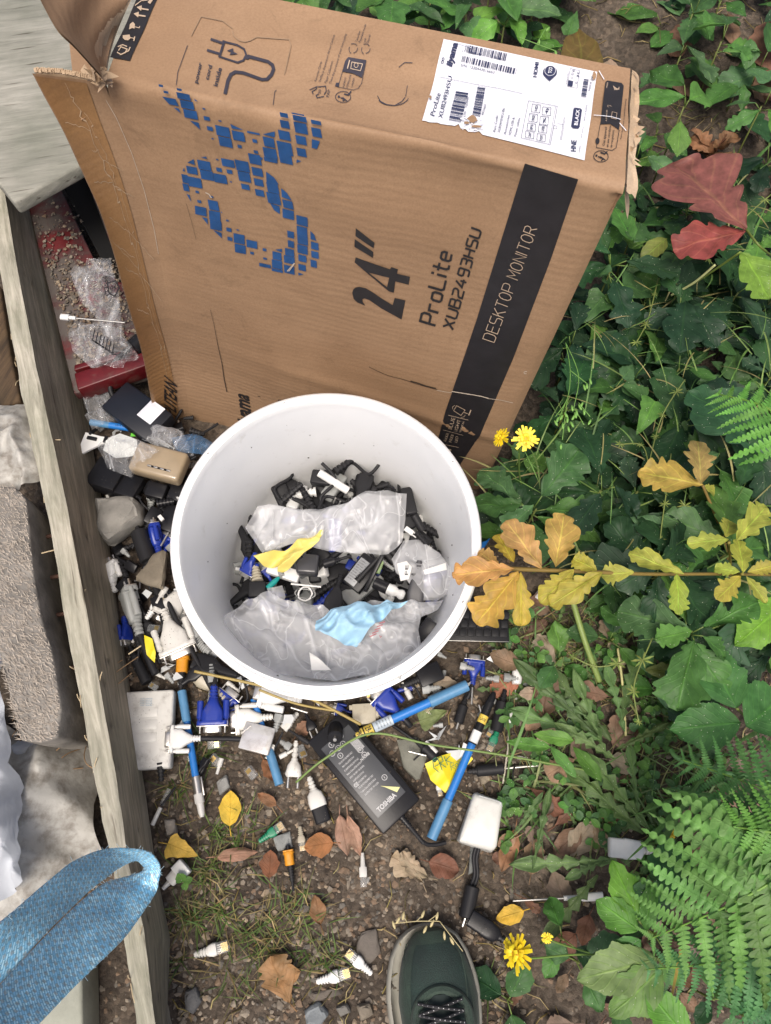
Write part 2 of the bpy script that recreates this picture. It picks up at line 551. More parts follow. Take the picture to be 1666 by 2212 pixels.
# closed right end, pushed in and crumpled
ring = vs[NU * m_:(NU + 1) * m_]
cen = sum(ring, Vector()) / m_
ev = []; K = 7
for k in range(K + 1):
    for j, p in enumerate(ring):
        q = p.lerp(cen, k / K * .98)
        q = q + AX * ((nz(q, 22, 3) * .012 - .006) * min(1, k / 1.5))
        ev.append(q)
ef = [(k * m_ + j, k * m_ + j + 1, (k + 1) * m_ + j + 1, (k + 1) * m_ + j) for k in range(K) for j in range(m_ - 1)]
bm_.add((ev, ef))
def W2L(mb):                                   # parts of the box are kept in the box's own frame
    mb.v = [(p[0] - D.x, p[1] - D.y, p[2] - D.z) for p in mb.v]; return mb
def islands(mb, gap):
    n_ = len(mb.v); par = list(range(n_))
    def fd(a):
        while par[a] != a: par[a] = par[par[a]]; a = par[a]
        return a
    for q in mb.f:
        for i in q[1:]: par[fd(i)] = fd(q[0])
    bb = {}
    for i, p in enumerate(mb.v):
        r = fd(i); b_ = bb.setdefault(r, [list(p), list(p)])
        for k in range(3): b_[0][k] = min(b_[0][k], p[k]); b_[1][k] = max(b_[1][k], p[k])
    rs_ = list(bb); cl = {r: r for r in rs_}
    def fc(a):
        while cl[a] != a: a = cl[a]
        return a
    for i, a in enumerate(rs_):
        for c in rs_[i + 1:]:
            A_, B__ = bb[a], bb[c]
            if all(A_[0][k] - gap < B__[1][k] and B__[0][k] - gap < A_[1][k] for k in range(3)): cl[fc(c)] = fc(a)
    out = {}
    for k, q in enumerate(mb.f): out.setdefault(fc(fd(q[0])), []).append(k)
    res = []
    for fs_ in out.values():
        used = sorted({i for k in fs_ for i in mb.f[k]}); ix = {v_: j for j, v_ in enumerate(used)}
        m = MB(); m.v = [mb.v[i] for i in used]; m.f = [tuple(ix[i] for i in mb.f[k]) for k in fs_]; m.mi = [0] * len(fs_); m.t = [(1, 1, 1)] * len(used); m.uv = [(0, 0)] * len(used); res.append(m)
    return res
PRINTS = ('size_lettering', 'band_lettering', 'maker_lettering', 'tear', 'scuff', 'top_print', 'torn_patch', 'label_print', 'handling_symbols', 'recycling_symbols', 'scratch', 'label_flake', 'pressed_edge', 'tape_crease')
def part(mb, name, mat, label=None, sharp=40, parent=None):
    if name in PRINTS:
        o = None
        for m in islands(mb, .02): o = W2L(m).build(name, mat, box, sharp)
        return o
    o = W2L(mb).build(name, mat, box, sharp); 
    if label: o['label'] = label
    return o
part(bm_, 'carton', CARD, sharp=75)
# torn rim of the right end
tr_ = MB(); random.seed(3)
pts = [B.lerp(Cb, t / 14) for t in range(15)]
for side in range(2):
    v = []; 
    for i, p in enumerate(pts):
        for j in range(4):
            q = p + AX * (.002 + j * .003 + (nz((i, j, side), .35) * .004 if j else 0)) + UPZ * (-.002 - side * .006 - j * (.002 + side * .006) + nz((i * 1.3, j), .8, side * 5) * .004)
            v.append(q)
    tr_.add((v, [(i * 4 + j, i * 4 + j + 1, (i + 1) * 4 + j + 1, (i + 1) * 4 + j) for i in range(14) for j in range(3)]))
for k in range(26):
    t = rnd(0, 1); p = B.lerp(Cb, t) + AX * .006 + UPZ * rnd(-.03, .002)
    a = Vector((rnd(-1, 1), rnd(-1, 1), rnd(-1, .6))).normalized(); c = Vector((rnd(-1, 1), rnd(-1, 1), rnd(-1, 1))).normalized()
    s = rnd(.004, .014)
    tr_.add(([p, p + a * s, p + a * s * .7 + c * s * .6, p + c * s * .5 + AX * .003], [(0, 1, 2, 3)]))
part(tr_, 'torn_end', CARD_TORN, 'ragged torn end of the box with frayed paper')
# flaps of the open left end
def sheet(rows, name, mat, label=None, fold=None, sharp=60):
    v = [p for r in rows for p in r]; m = len(rows[0])
    mb = MB().add((v, [(i * m + j, i * m + j + 1, (i + 1) * m + j + 1, (i + 1) * m + j) for i in range(len(rows) - 1) for j in range(m - 1)]))
    return part(mb, name, mat, label, sharp)
def crease_px(t):                              # the flap's fold on the printed face
    q = spline([(224, 178, 0), (262, 270, 0), (310, 400, 0), (343, 547, 0), (375, 700, 0), (402, 843, 0), (418, 950, 0)], 10)
    k = t * (len(q) - 1); i = min(int(k), len(q) - 2)
    p = q[i].lerp(q[i + 1], k - i); return p.x, p.y
outer = spline([(70, 158, 0), (95, 205, 0), (140, 285, 0), (180, 372, 0), (215, 455, 0), (250, 560, 0), (285, 690, 0), (320, 830, 0), (342, 932, 0)], 10)
def flap_pt(t, s, lift=0):                     # t down the fold, s from the fold to the free edge
    cx_, cy_ = crease_px(t)
    k = t * (len(outer) - 1); i = min(int(k), len(outer) - 2)
    o = outer[i].lerp(outer[i + 1], k - i)
    x = cx_ + (o.x - cx_) * s; y = cy_ + (o.y - cy_) * s
    p = on_plane(x, y, A, NF); p = p + NF * fbulge(p)
    w_ = .055 * s ** 1.4 + nz((t * 5, s), 1, 2) * .004 * s
    p = CO + (p - CO) * (1 - w_)
    return p + NF * lift
sheet([[flap_pt(t / 60, s / 12 + (.004 * nz((t, 0), .7) if s == 12 else 0)) for s in range(13)] for t in range(61)], 'front_flap', CARD, 'splayed front flap covered with brown tape')
sheet([[flap_pt(t / 60, s / 12 * .985 + .01, -.0035) for s in range(13)] for t in range(61)], 'flap_liner', CARD_TORN)
tb = [(163, 185), (221, 280), (265, 368), (310, 460), (324, 610), (355, 750), (380, 885)]
tape = [[flap_pt(t / 60, .96 - s / 8 * (.72 - .1 * math.sin(t / 60 * 3)), .0012) for s in range(9)] for t in range(1, 61)]
sheet(tape, 'brown_tape', TAPE)
cr = MB(); random.seed(11)
def crack(x0, y0, x1, y1, n, j, w_, fn=lambda a, b: flap_pt(a, b, .0022)):
    pts = [(x0 + (x1 - x0) * i / n + rnd(-j, j) * .35, y0 + (y1 - y0) * i / n + rnd(-j, j)) for i in range(n + 1)]
    stroke_on(cr, pts, w_, fn)
crack(.03, .55, .97, .42, 60, .035, .006)
for k in range(13):
    t = rnd(.1, .9); crack(t, .5, t + rnd(-.02, .03), rnd(.02, .95), 9, .01, .0022)
crack(.15, .45, .8, .35, 40, .03, .0035)
part(cr, 'tape_crease', M('tape_wear', (.5, .36, .23), .7, var=.4))
topcrease = [(226, 176), (234, 120), (252, 60), (283, -10), (310, -60)]
topouter = [(214, 158), (160, 98), (122, 60), (88, 0), (60, -60)]
tc = spline([(*p, 0) for p in topcrease], 8); to = spline([(*p, 0) for p in topouter], 8)
rows = []
for i in range(len(tc)):
    r = []
    for s in range(11):
        q = tc[i].lerp(to[i], s / 10); r.append(P(q.x, q.y, .592 + .09 * (s / 10) ** 1.3 + .01 * (i / len(tc)) + .003 * math.sin(s * 1.1 + i * .3)))
    rows.append(r)
sheet(rows, 'top_flap', CARD, 'raised upper flap bent up and outwards')
sheet([[p - UPZ * .003 for p in r] for r in rows], 'flap_liner', CARD_TORN)
ii = [[P(x, y, .56) for x, y in r] for r in (((150, 92), (210, 130)), ((158, 170), (215, 172)), ((175, 260), (225, 230)))]
sheet(ii, 'inner_flap', CARD)
# frayed corner where the flaps meet
fy = MB(); random.seed(5)
for k in range(34):
    x, y = 222 + rnd(-26, 8), 158 + rnd(-10, 18)
    p = P(x, y, .604 + rnd(-.006, .008))
    a = Vector((rnd(-1, 1), rnd(-1, 1), rnd(-.5, .5))).normalized(); c = Vector((rnd(-1, 1), rnd(-1, 1), rnd(-.5, .5))).normalized(); s = rnd(.005, .013)
    fy.add(([p, p + a * s, p + (a + c) * s * .6, p + c * s * .7], [(0, 1, 2, 3)]))
for i in range(30):
    t = i / 29; x, y = 78 + (215 - 78) * t, 150 + 22 * t * t
    fy.add(tube([P(x - 3, y + rnd(0, 3), .627 - .02 * t), P(x + 3, y + rnd(0, 3), .627 - .02 * t)], .0022, 6))
part(fy, 'frayed_corner', CARD_TORN, 'frayed pale paper where the two flaps tear apart')

# ---- printing on the box; Z1..Z4 turn reading positions in enlargements of the photograph into picture points
def Zf(ox, oy, s): return lambda x, y: ((ox + x / s) / 1.844, (oy + y / s) / 1.844)
Z1 = Zf(600, 300, 2.0825); Z2 = Zf(1350, 850, 1.851); Z3 = Zf(1650, 130, 1.851); Z4 = Zf(700, 60, 1.7537); ZR1 = Zf(0, 0, 1.627); ZR2 = Zf(1024, 0, 1.627); ZR4 = Zf(0, 1020, 1.627)
f1 = lambda x, y: fr(*Z1(x, y)); f2 = lambda x, y: fr(*Z2(x, y)); t3 = lambda x, y: tp(*Z3(x, y), .0024); t3a = lambda x, y: tp(*Z3(x, y)); t4 = lambda x, y: tp(*Z4(x, y))
f2b = lambda x, y: fr(*Z2(x, y), .002)
lg = MB()
CELLS = [(90,80,35,20),(133,133,40,20),(243,112,40,20),(278,168,110,52),(308,237,110,66),(337,315,112,70),(447,270,22,14),(472,350,50,32),(580,370,24,12),(498,433,48,34),(605,455,115,82),(520,515,18,10),(627,543,108,78),(735,495,100,78),(745,580,35,25),(870,535,38,28),(880,625,35,24),(858,470,104,16),(988,545,92,78),(1115,490,95,76),(1118,400,74,62),(1110,325,66,38),(1240,355,112,46),(1225,318,104,12),(1250,432,106,88),(1375,388,82,34),(1380,470,78,74),(1253,530,86,70),(1258,628,76,66),(1120,595,122,104),(998,635,112,84),(1128,680,106,78),(1003,692,112,30),(872,685,100,84),(925,678,20,18),(455,730,106,74),(560,685,20,12),(650,715,106,62),(768,740,112,88),(893,788,88,68),(355,768,86,60),(478,810,106,76),(577,768,45,32),(663,785,46,32),(785,828,100,80),(905,875,76,58),(300,835,52,68),(380,865,112,80),(588,840,106,72),(675,868,18,10),(795,910,68,44),(913,960,72,54),(1022,920,96,80),(307,905,48,60),(400,943,28,20),(418,1022,32,22),(517,985,30,15),(1030,1005,110,88),(1150,1050,86,66),(535,1055,82,80),(430,1100,94,70),(545,1140,92,76),(1153,1130,96,74),(1270,1180,94,76),(555,1218,96,76),(650,1180,22,14),(1270,1262,88,70),(1175,1295,56,54),(663,1255,42,30),(735,1258,18,10),(1275,1335,88,74),(1378,1380,64,58),(672,1330,40,30),(748,1330,90,76),(1178,1372,52,54),(1275,1412,86,70),(1380,1452,62,54),(853,1375,88,60),(758,1412,90,70),(958,1420,30,22),(855,1447,30,20),(1167,1440,76,58),(1275,1485,68,54),(1370,1525,52,58),(1062,1470,74,62),(963,1493,30,16),(1165,1500,90,60),(1273,1560,62,50),(963,1550,96,28),(1063,1540,86,70),(1165,1580,86,66),(1065,1590,94,22)]
for cx_, cy_, w_, h_ in CELLS:
    k = .21 if cy_ < 1100 else .06
    sl = .27
    q = [(cx_ + a * w_ / 2 + b * h_ / 2 * k, cy_ + b * h_ / 2 + a * w_ / 2 * sl * .75) for a, b in ((-1, -1), (1, -1), (1, 1), (-1, 1))]
    poly_on(lg, q, f1)
for q in ([(100,168),(212,190),(238,248),(160,232)],[(195,258),(240,268),(255,304)],[(330,365),(405,385),(418,440)],[(365,185),(400,212),(372,205)],[(665,395),(775,445),(680,432)],[(935,480),(1035,457),(1035,505)],[(1342,522),(1408,540),(1385,602),(1342,592)],[(1218,685),(1258,697),(1218,712)],[(425,663),(470,660),(476,680)],[(316,706),(368,678),(378,725)],[(278,770),(290,745),(296,778)],[(965,785),(1035,835),(1072,890),(970,872)],[(1092,918),(1140,955),(1183,1018),(1098,990)],[(312,960),(338,968),(350,1022)],[(998,1042),(1080,1068),(1082,1130),(1035,1100)],[(438,1150),(484,1160),(490,1212)],[(596,1100),(610,1120),(600,1118)],[(1340,1258),(1370,1285),(1392,1338),(1342,1325)],[(535,1258),(602,1280),(606,1325)],[(1045,1420),(1102,1412),(1104,1440)],[(1240,1602),(1286,1615),(1242,1626)]):
    poly_on(lg, q, f1)
part(lg, 'grid_logo', BLUEINK, 'blue figure of eight made of small squares')
sz = MB()
poly_on(sz, [(115,545),(122,520),(140,505),(170,500),(212,510),(255,535),(330,588),(410,640),(425,588),(502,610),(475,746),(330,662),(240,598),(205,585),(190,590),(192,612),(212,640),(150,614),(125,588)], f2, maxe=60)
poly_on(sz, [[(140,285),(390,378),(400,362),(448,380),(440,412),(535,440),(525,497),(428,468),(418,550),(385,540),(132,322)],[(235,397),(368,508),(385,440)]], f2, maxe=60)
poly_on(sz, [(140,72),(278,180),(270,220),(138,130)], f2); poly_on(sz, [(133,152),(270,248),(265,290),(130,208)], f2)
part(sz, 'size_lettering', INK)
GL = {'P': [[(0,0),(0,1),(.8,1),(1,.85),(1,.55),(.8,.42),(0,.42)]], 'r': [[(0,0),(0,.62),(.75,.62)]], 'o': [[(.15,0),(0,.12),(0,.5),(.15,.62),(.75,.62),(.9,.5),(.9,.12),(.75,0),(.15,0)]],
      'L': [[(0,1),(0,.15),(.15,0),(1.2,0)]], 'i': [[(0,0),(0,.62)],[(0,.82),(0,1)]], 't': [[(.2,1),(.2,.15),(.35,0),(.75,0)],[(-.15,.62),(.75,.62)]], 'e': [[(.85,0),(.15,0),(0,.12),(0,.5),(.15,.62),(.75,.62),(.9,.5),(.9,.32),(.1,.32)]],
      'X': [[(0,0),(.95,1)],[(0,1),(.95,0)]], 'U': [[(0,1),(0,.15),(.15,0),(.8,0),(.95,.15),(.95,1)]], 'B': [[(0,0),(0,1),(.75,1),(.88,.88),(.88,.62),(.75,.52),(.1,.52)],[(.7,.52),(.82,.5),(.95,.38),(.95,.14),(.8,0),(0,0)]],
      '2': [[(0,.98),(.8,.98),(.92,.86),(.92,.66),(.8,.54),(.12,.4),(0,.28),(0,0),(.95,0)]], '4': [[(.6,1),(0,.3),(1,.3)],[(.75,.6),(.75,0)]], '9': [[(.1,0),(.8,0),(.92,.12),(.92,.88),(.8,1),(.12,1),(0,.88),(0,.62),(.12,.5),(.88,.5)]],
      '3': [[(0,1),(.8,1),(.92,.88),(.92,.62),(.8,.52),(.25,.52)],[(.8,.52),(.92,.4),(.92,.12),(.8,0),(0,0)]], 'H': [[(0,0),(0,1)],[(.92,0),(.92,1)],[(.05,.5),(.88,.5)]], 'S': [[(.92,1),(.12,1),(0,.88),(0,.62),(.12,.52),(.8,.48),(.92,.38),(.92,.12),(.8,0),(0,0)]],
      'D': [[(0,0),(0,1),(.7,1),(.92,.8),(.92,.2),(.7,0),(0,0)]], 'M': [[(0,0),(0,1),(.5,.35),(1,1),(1,0)]], 'I': [[(0,0),(0,1)]], 'E': [[(.9,0),(0,0),(0,1),(.9,1)],[(.05,.52),(.8,.52)]], 'K': [[(0,0),(0,1)],[(.85,1),(.05,.45)],[(.3,.6),(.9,0)]], 'T': [[(0,1),(.95,1)],[(.475,.97),(.475,0)]],
      'O': [[(.3,0),(.05,.2),(0,.5),(.05,.8),(.3,1),(.6,1),(.88,.8),(.93,.5),(.88,.2),(.6,0),(.3,0)]], 'N': [[(0,0),(0,1),(.9,0),(.9,1)]], 'R': [[(0,0),(0,1),(.65,1),(.85,.85),(.85,.62),(.65,.48),(.05,.48)],[(.5,.46),(.92,0)]], ' ': [], '-': [[(0,.5),(.6,.5)]], 'h': []}
def strokes(mb, s, a, b, up, w_, fn, gap=.32, maxe=None):
    """lettering drawn as even strokes; a..b baseline, up capital height"""
    wd = [max([p[0] for g_ in GL[c] for p in g_] + [.18]) if GL[c] else .4 for c in s]
    tot = sum(wd) + gap * (len(s) - 1)
    x = 0
    for c, k in zip(s, wd):
        for g_ in GL[c]:
            q = [(a[0] + (b[0] - a[0]) * (x + px_) / tot + up[0] * py_, a[1] + (b[1] - a[1]) * (x + px_) / tot + up[1] * py_) for px_, py_ in g_]
            _lift[0] = (_lift[0] + 1) % 3
            e = _lift[0] * .00012
            stroke_on(mb, q, w_, lambda X, Y, e=e: fn(X, Y) + NF * e, maxe=maxe)
        x += k + gap
nm = MB()
strokes(nm, 'ProLite', (722, 800), (838, 285), (-112, -38), 17, f2, .42)
strokes(nm, 'XUB2493HSU', (850, 835), (1050, 130), (-74, -28), 14, f2, .36)
part(nm, 'model_lettering', INK)
bd = MB()
g_ = [Z2(905, 1830), Z2(690, 1830)]
poly_on(bd, [(1133, 357), (1249, 389), (1190, 560), (1110, 770), (1040, 930), g_[0], (958, 1075), (925, 1075), g_[1], (965, 880), (1030, 690), (1095, 480)], lambda x, y: fr(x, y, .0009), maxe=30)
part(bd, 'black_band', M('black_band_ink', (.022, .02, .023), .42, var=.35, speck=.0, bump=.1))
dt = MB()
TAN = M('tan_print', (.47, .36, .26), .6, var=.1)
strokes(dt, 'DESKTOP MONITOR', (1152, 930), (1462, 118), (-84, -30), 5.5, f2b, .3)
for s, a, b in (('FLICKER', (800, 1655), (822, 1590)), ('FREE', (838, 1662), (858, 1600)), ('LED', (880, 1662), (892, 1615))): text_on(dt, s, a, b, (-20, -6), f2b, bold=-.01)
for s, a, b, u in (('BLUE', (846, 1548), (870, 1472), (-28, -7)), ('LIGHT', (884, 1566), (910, 1488), (-24, -7)), ('REDUCER', (912, 1568), (938, 1498), (-13, -4))): text_on(dt, s, a, b, u, f2b, bold=-.01)
for q in ([(748, 1672), (890, 1700)], [(778, 1562), (928, 1600)], [(818, 1450), (965, 1488)]): stroke_on(dt, q, 3.5, f2b)
stroke_on(dt, [(880,1378),(942,1412),(912,1452),(858,1416)], 4, f2b, closed=True); stroke_on(dt, [(935,1430),(962,1440)], 5, f2b); stroke_on(dt, [(985,1412),(968,1452)], 9, f2b)
stroke_on(dt, circ(875,1395,25,20,8,150,260), 3, f2b); stroke_on(dt, circ(915,1440,30,26,8,20,100), 3, f2b)
poly_on(dt, circ(825,1722,12,8), f2b)
part(dt, 'band_lettering', TAN)
# text on the lower left and the flap
mo = MB()
f4 = lambda x, y: fr(*ZR4(x, y), .0012)
text_on(mo, 'PLITEAN', (1155, 1010), (1160, 800), (-70, -5), lambda x, y: flap_pt(min(1, max(0, (ZR4(x, y)[1] - 178) / 772)), max(-.05, min(1, (crease_px(min(1, max(0, (ZR4(x, y)[1] - 178) / 772)))[0] - ZR4(x, y)[0]) / 75)), .0022), bold=.02, shear=.3)
text_on(mo, 'iiyama', (1640, 1110), (1610, 900), (-100, -20), f4, bold=.03, shear=.3)
stroke_on(mo, [(1675, 900), (1690, 905)], 4, f4)
g2 = lambda x, y: fr(x, y, .0012)
stroke_on(mo, [(600, 884), (604, 858), (625, 862)], 1.3, g2)
part(mo, 'maker_lettering', INK)
# damage on the face
dm = MB(); random.seed(21)
z2l = [(235,1102),(290,1130),(345,1150),(380,1165),(450,1182),(500,1192),(540,1208),(590,1222),(640,1236),(700,1248),(738,1256)]
stroke_on(dm, [(x + rnd(-2, 2), y + rnd(-3, 3)) for x, y in z2l], 4, f2b)
stroke_on(dm, [(540,1200),(600,1215),(660,1235),(730,1250)], 9, lambda x, y: fr(*Z2(x, y), .0018))
z4l = [(1372, 330), (1395, 430), (1410, 530), (1425, 620), (1440, 700), (1450, 790), (1470, 880)]
for i in range(len(z4l) - 1): stroke_on(dm, [z4l[i], z4l[i + 1]], 2 + i * .6, lambda x, y: fr(*ZR4(x, y), .0014))
stroke_on(dm, [Z1(310, 1040), Z1(350, 1180), Z1(390, 1340)], .5, lambda x, y: fr(x, y, .0012))
for k in range(60): 
    x, y = rnd(240, 1300), rnd(250, 900); s = rnd(.4, 1.1)
    poly_on(dm, [(x, y), (x + s, y + s * .4), (x + s * .5, y + s)], lambda x, y: fr(x, y, .0014))
part(dm, 'tear', M('tear_dark', (.035, .022, .014), .8))
dl = MB()
stroke_on(dl, [(845, 1268), (920, 1282), (1000, 1298), (1060, 1312), (1115, 1332)], 6, lambda x, y: fr(*Z2(x, y), .0024))
stroke_on(dl, [(735, 1262), (790, 1272), (845, 1280)], 3, f2b); stroke_on(dl, [(1110, 1334), (1200, 1352), (1290, 1380)], 3, f2b)
stroke_on(dl, circ(1382, 1158, 13, 9, 9, 60, 320), 4, f2b)
for a, b in (((700, 880), (760, 897)), ((735, 930), (785, 943))): stroke_on(dl, [a, b], 5, lambda x, y: fr(*ZR1(x, y), .0014))
stroke_on(dl, [(1150, 1590), (1190, 1545), (1212, 1520)], 9, lambda x, y: fr(*Z1(x, y), .002)); stroke_on(dl, [(1165, 1585), (1210, 1525)], 6, lambda x, y: fr(*Z1(x, y), .003))
stroke_on(dl, [(470, 945), (500, 960), (520, 990)], 7, lambda x, y: fr(*Z1(x, y), .002))
stroke_on(dl, [(640, 560), (760, 760), (860, 980), (940, 1220), (1000, 1480), (1030, 1640)], 3, lambda x, y: fr(*ZR1(x, y), .0008))
part(dl, 'scuff', WEAR)

# ---- prints on the narrow top
ic = MB()
rr1 = lambda x, y: tp(*ZR1(x, y)); rr1b = lambda x, y: tp(*ZR1(x, y), .002)
poly_on(ic, [(718, 382), (845, 402), (1020, 0), (1040, -60), (915, -60), (890, 0)], rr1, maxe=60)
part(ic, 'handling_bar', INK)
ib = MB()
for q in ([(775, 345), (790, 320), (830, 335), (815, 362)], [(765, 355), (790, 370), (840, 345), (850, 320)], [(770, 320), (800, 305), (830, 318)]): stroke_on(ib, q, 7, rr1b)
poly_on(ib, [(800, 240), (845, 235), (850, 262), (835, 275), (815, 272), (800, 258)], rr1b); stroke_on(ib, [(845, 255), (878, 262)], 6, rr1b); stroke_on(ib, [(878, 248), (872, 280)], 8, rr1b)
poly_on(ib, [(840, 200), (845, 165), (865, 150), (878, 165), (875, 195), (860, 190)], rr1b); stroke_on(ib, [(870, 180), (905, 190), (910, 178)], 5, rr1b)
for dx in (0, 20): 
    stroke_on(ib, [(900 + dx, 110 - dx * 2.0), (948 + dx, 118 - dx * 2.0)], 9, rr1b); poly_on(ib, [(870 + dx, 100 - dx * 2), (905 + dx, 90 - dx * 2), (900 + dx, 125 - dx * 2)], rr1b)
stroke_on(ib, [(880, 50), (920, 20), (960, 15)], 6, rr1b); stroke_on(ib, [(970, 35), (1000, -10)], 20, rr1b)
part(ib, 'handling_symbols', TAN)
PR = M('grey_blue_print', (.05, .045, .06), .5, var=.3)
pc = MB()
S4 = lambda q, w_, c=False: stroke_on(pc, q, w_, t4, closed=c)
S4([(345, 552), (365, 450), (385, 405), (415, 385), (470, 388), (600, 430), (635, 425), (665, 390), (680, 350), (672, 320), (640, 298), (500, 268)], 24)
S4([(325, 178), (425, 195), (475, 220), (490, 260), (470, 300), (430, 318), (298, 285)], 13); S4([(340, 172), (305, 288)], 16)
S4([(245, 168), (325, 190)], 18); S4([(220, 247), (308, 268)], 18); poly_on(pc, [(488, 258), (515, 262), (508, 292), (484, 290)], t4)
poly_on(pc, [(400, 220), (357, 240), (385, 250), (375, 270), (432, 258), (402, 245)], t4)
text_on(pc, 'power', (152, 478), (186, 338), (-26, -8), t4, bold=.02); text_on(pc, 'cord', (228, 452), (255, 352), (-26, -8), t4, bold=.02); text_on(pc, 'inside', (290, 498), (322, 366), (-30, -8), t4, bold=.02)
for s, a, b in (('Raccolta Carta', (978, 428), (1020, 292)), ('Verifica le disposizioni del tuo Comune', (1008, 432), (1112, 118)), ('Paper Collection', (1050, 440), (1098, 290)), ('Check the provisions of your municipality', (1082, 445), (1195, 112)), ('Carton Box', (1268, 165), (1292, 98)), ('Recyclable mode', (1290, 170), (1332, 62)), ('Look', (1322, 178), (1332, 142)), ('Disposal', (1345, 180), (1362, 124))):
    text_on(pc, s, a, b, (-15, -4), t4)
text_on(pc, 'PAP', (1068, 545), (1080, 490), (-20, -4), t4); text_on(pc, '20', (1008, 518), (1014, 488), (-18, -3), t4)
for q in ([(932, 492), (985, 465), (978, 485), (950, 505), (958, 525)], [(992, 468), (1045, 462), (1050, 500), (1035, 525)], [(1035, 540), (985, 552), (978, 532), (1000, 520)]): S4(q, 6)
for c_ in ((1240, 210), (1300, 215)):
    for k in range(3):
        a = k * 120; S4(circ(c_[0] + (28 if c_[0] > 1250 else 0), c_[1] + (8 if k == 1 else 0), 30, 32, 6, a, a + 90), 4)
S4([(1140, 440), (1165, 350), (1185, 290), (1205, 270), (1330, 292), (1298, 440), (1275, 478), (1240, 492), (1130, 468)], 3.5, True)
poly_on(pc, [(1185, 290), (1205, 270), (1330, 292), (1300, 400), (1235, 370), (1165, 358)], t4); poly_on(pc, [(1118, 438), (1142, 436), (1138, 468), (1112, 464)], t4)
for s, a, b in (('ELEMENTS', (1175, 470), (1192, 400)), ("D'EMBALLAGE", (1200, 475), (1226, 380)), ('+ PAPIER', (1235, 475), (1250, 402))): text_on(pc, s, a, b, (-12, -3), t4)
S4(circ(1168, 543, 54, 42), 4.5, True)
poly_on(pc, circ(1138, 540, 8), t4); S4([(1150, 548), (1180, 560), (1165, 575)], 8); S4([(1165, 545), (1195, 575)], 7); S4([(1175, 520), (1205, 528), (1225, 500)], 9)
for a0, a1 in ((20, 140), (190, 300)): S4(circ(1520, 545, 108, 62, 12, a0 - 10 if a0 < 50 else a0 + 100, a0 + 140 if a0 < 50 else a0 + 100), 5)
S4([(1560, 335), (1600, 310), (1655, 312)], 4); S4([(1410, 535), (1430, 575), (1475, 600), (1530, 608), (1580, 580), (1605, 545)], 5); S4([(1608, 540), (1620, 450)], 4)
S4([(5, 490), (15, 400), (60, 290), (85, 220)], 4); S4([(680, 625), (690, 520), (702, 505)], 4); 
part(pc, 'top_print', PR, 'printed power cord drawing and recycling notes')
pb = MB()
stroke_on(pb, [(1215, 292), (1198, 345)], 8, lambda x, y: tp(*Z4(x, y), .0022)); stroke_on(pb, [(1230, 305), (1305, 318), (1290, 360), (1222, 345)], 5, lambda x, y: tp(*Z4(x, y), .0022), closed=True); stroke_on(pb, circ(1260, 325, 14), 4, lambda x, y: tp(*Z4(x, y), .0022), closed=True)
part(pb, 'sorting_symbol', TAN)
# raised panel of the power cord door: a thin pressed edge and thumb dent
pn = MB()
for q in ([(395, 108), (405, 140), (440, 165), (480, 172), (515, 162), (560, 140)], [(110, 150), (180, 20), (330, 45), (395, 90)], [(560, 138), (790, 150), (803, 185), (755, 385)]): stroke_on(pn, q, 6, t4)
part(pn, 'pressed_edge', M('pressed_card', (.3, .2, .12), .7))
# ---- the white label
lb = MB(); random.seed(9)
tedge = [(60, 637)] + [(60 + (330 - 60) * i / 10 + rnd(-5, 5), 637 + (690 - 637) * i / 10 + rnd(-5, 5)) for i in range(1, 10)] + [(330, 665), (345, 700), (380, 705), (400, 725), (450, 728), (480, 720), (505, 748)]
poly_on(lb, [(218, 48), (780, 168), (1350, 290), (1303, 615), (1255, 945), (880, 845)] + tedge[::-1] + [(140, 342)], t3a, maxe=70)
lab = part(lb, 'shipping_label', LABEL, 'white printed label, scuffed and torn along its lower edge')
lp = MB()
def S3(q, w_, c=False): stroke_on(lp, q, w_, t3, closed=c)
def X3(s, a, b, up, **k): text_on(lp, s, a, b, up, t3, **k)
def bars(a, b, up, n, seed):
    random.seed(seed); x = 0
    while x < 1:
        w_ = random.choice((1, 1, 2, 3)) / (n * 2.6); g_ = random.choice((1, 1, 2)) / (n * 2.6)
        x2 = min(1, x + w_)
        q = [(a[0] + (b[0] - a[0]) * t + up[0] * k, a[1] + (b[1] - a[1]) * t + up[1] * k) for t, k in ((x, 0), (x2, 0), (x2, 1), (x, 1))]
        poly_on(lp, q, t3); x = x2 + g_
X3('iiyama', (278, 242), (322, 88), (-46, -8), bold=.045, shear=.2)
S3(circ(214, 192, 8), 4, True); S3(circ(209, 210, 8), 4, True)
bars((370, 148), (676, 212), (12, -48), 30, 1); bars((348, 212), (748, 302), (10, -38), 34, 2)
X3('4', (350, 148), (360, 151), (3, -12)); X3('948570', (402, 158), (492, 176), (3, -14)); X3('123049', (558, 186), (642, 206), (3, -14)); X3('S/N  1230443016653', (345, 240), (592, 294), (4, -16))
X3('ProLite', (150, 612), (200, 418), (-34, -10), shear=.1); X3('XUB2493HSU', (208, 628), (284, 296), (-32, -8))
bars((255, 640), (312, 395), (92, 18), 22, 3); bars((430, 598), (472, 368), (58, 12), 24, 4)
X3('570   123049', (378, 620), (408, 448), (-14, -4)); X3('43016653', (512, 600), (536, 512), (-16, -3))
for s, a, b in (('Part Code', (600, 735), (622, 600)), ('XUB2493HSU-B6', (632, 740), (672, 545)), ('Accessories', (676, 755), (708, 598)), ('HDMI, USB &', (712, 760), (745, 614)), ('Power cables', (752, 770), (786, 618))): X3(s, a, b, (-18, -4))
S3([(845, 497), (1055, 550), (1003, 833), (788, 780)], 2.5, True); S3([(1042, 552), (993, 828)], 2); S3([(1032, 683), (1055, 690), (1050, 710), (1028, 704)], 2, True)
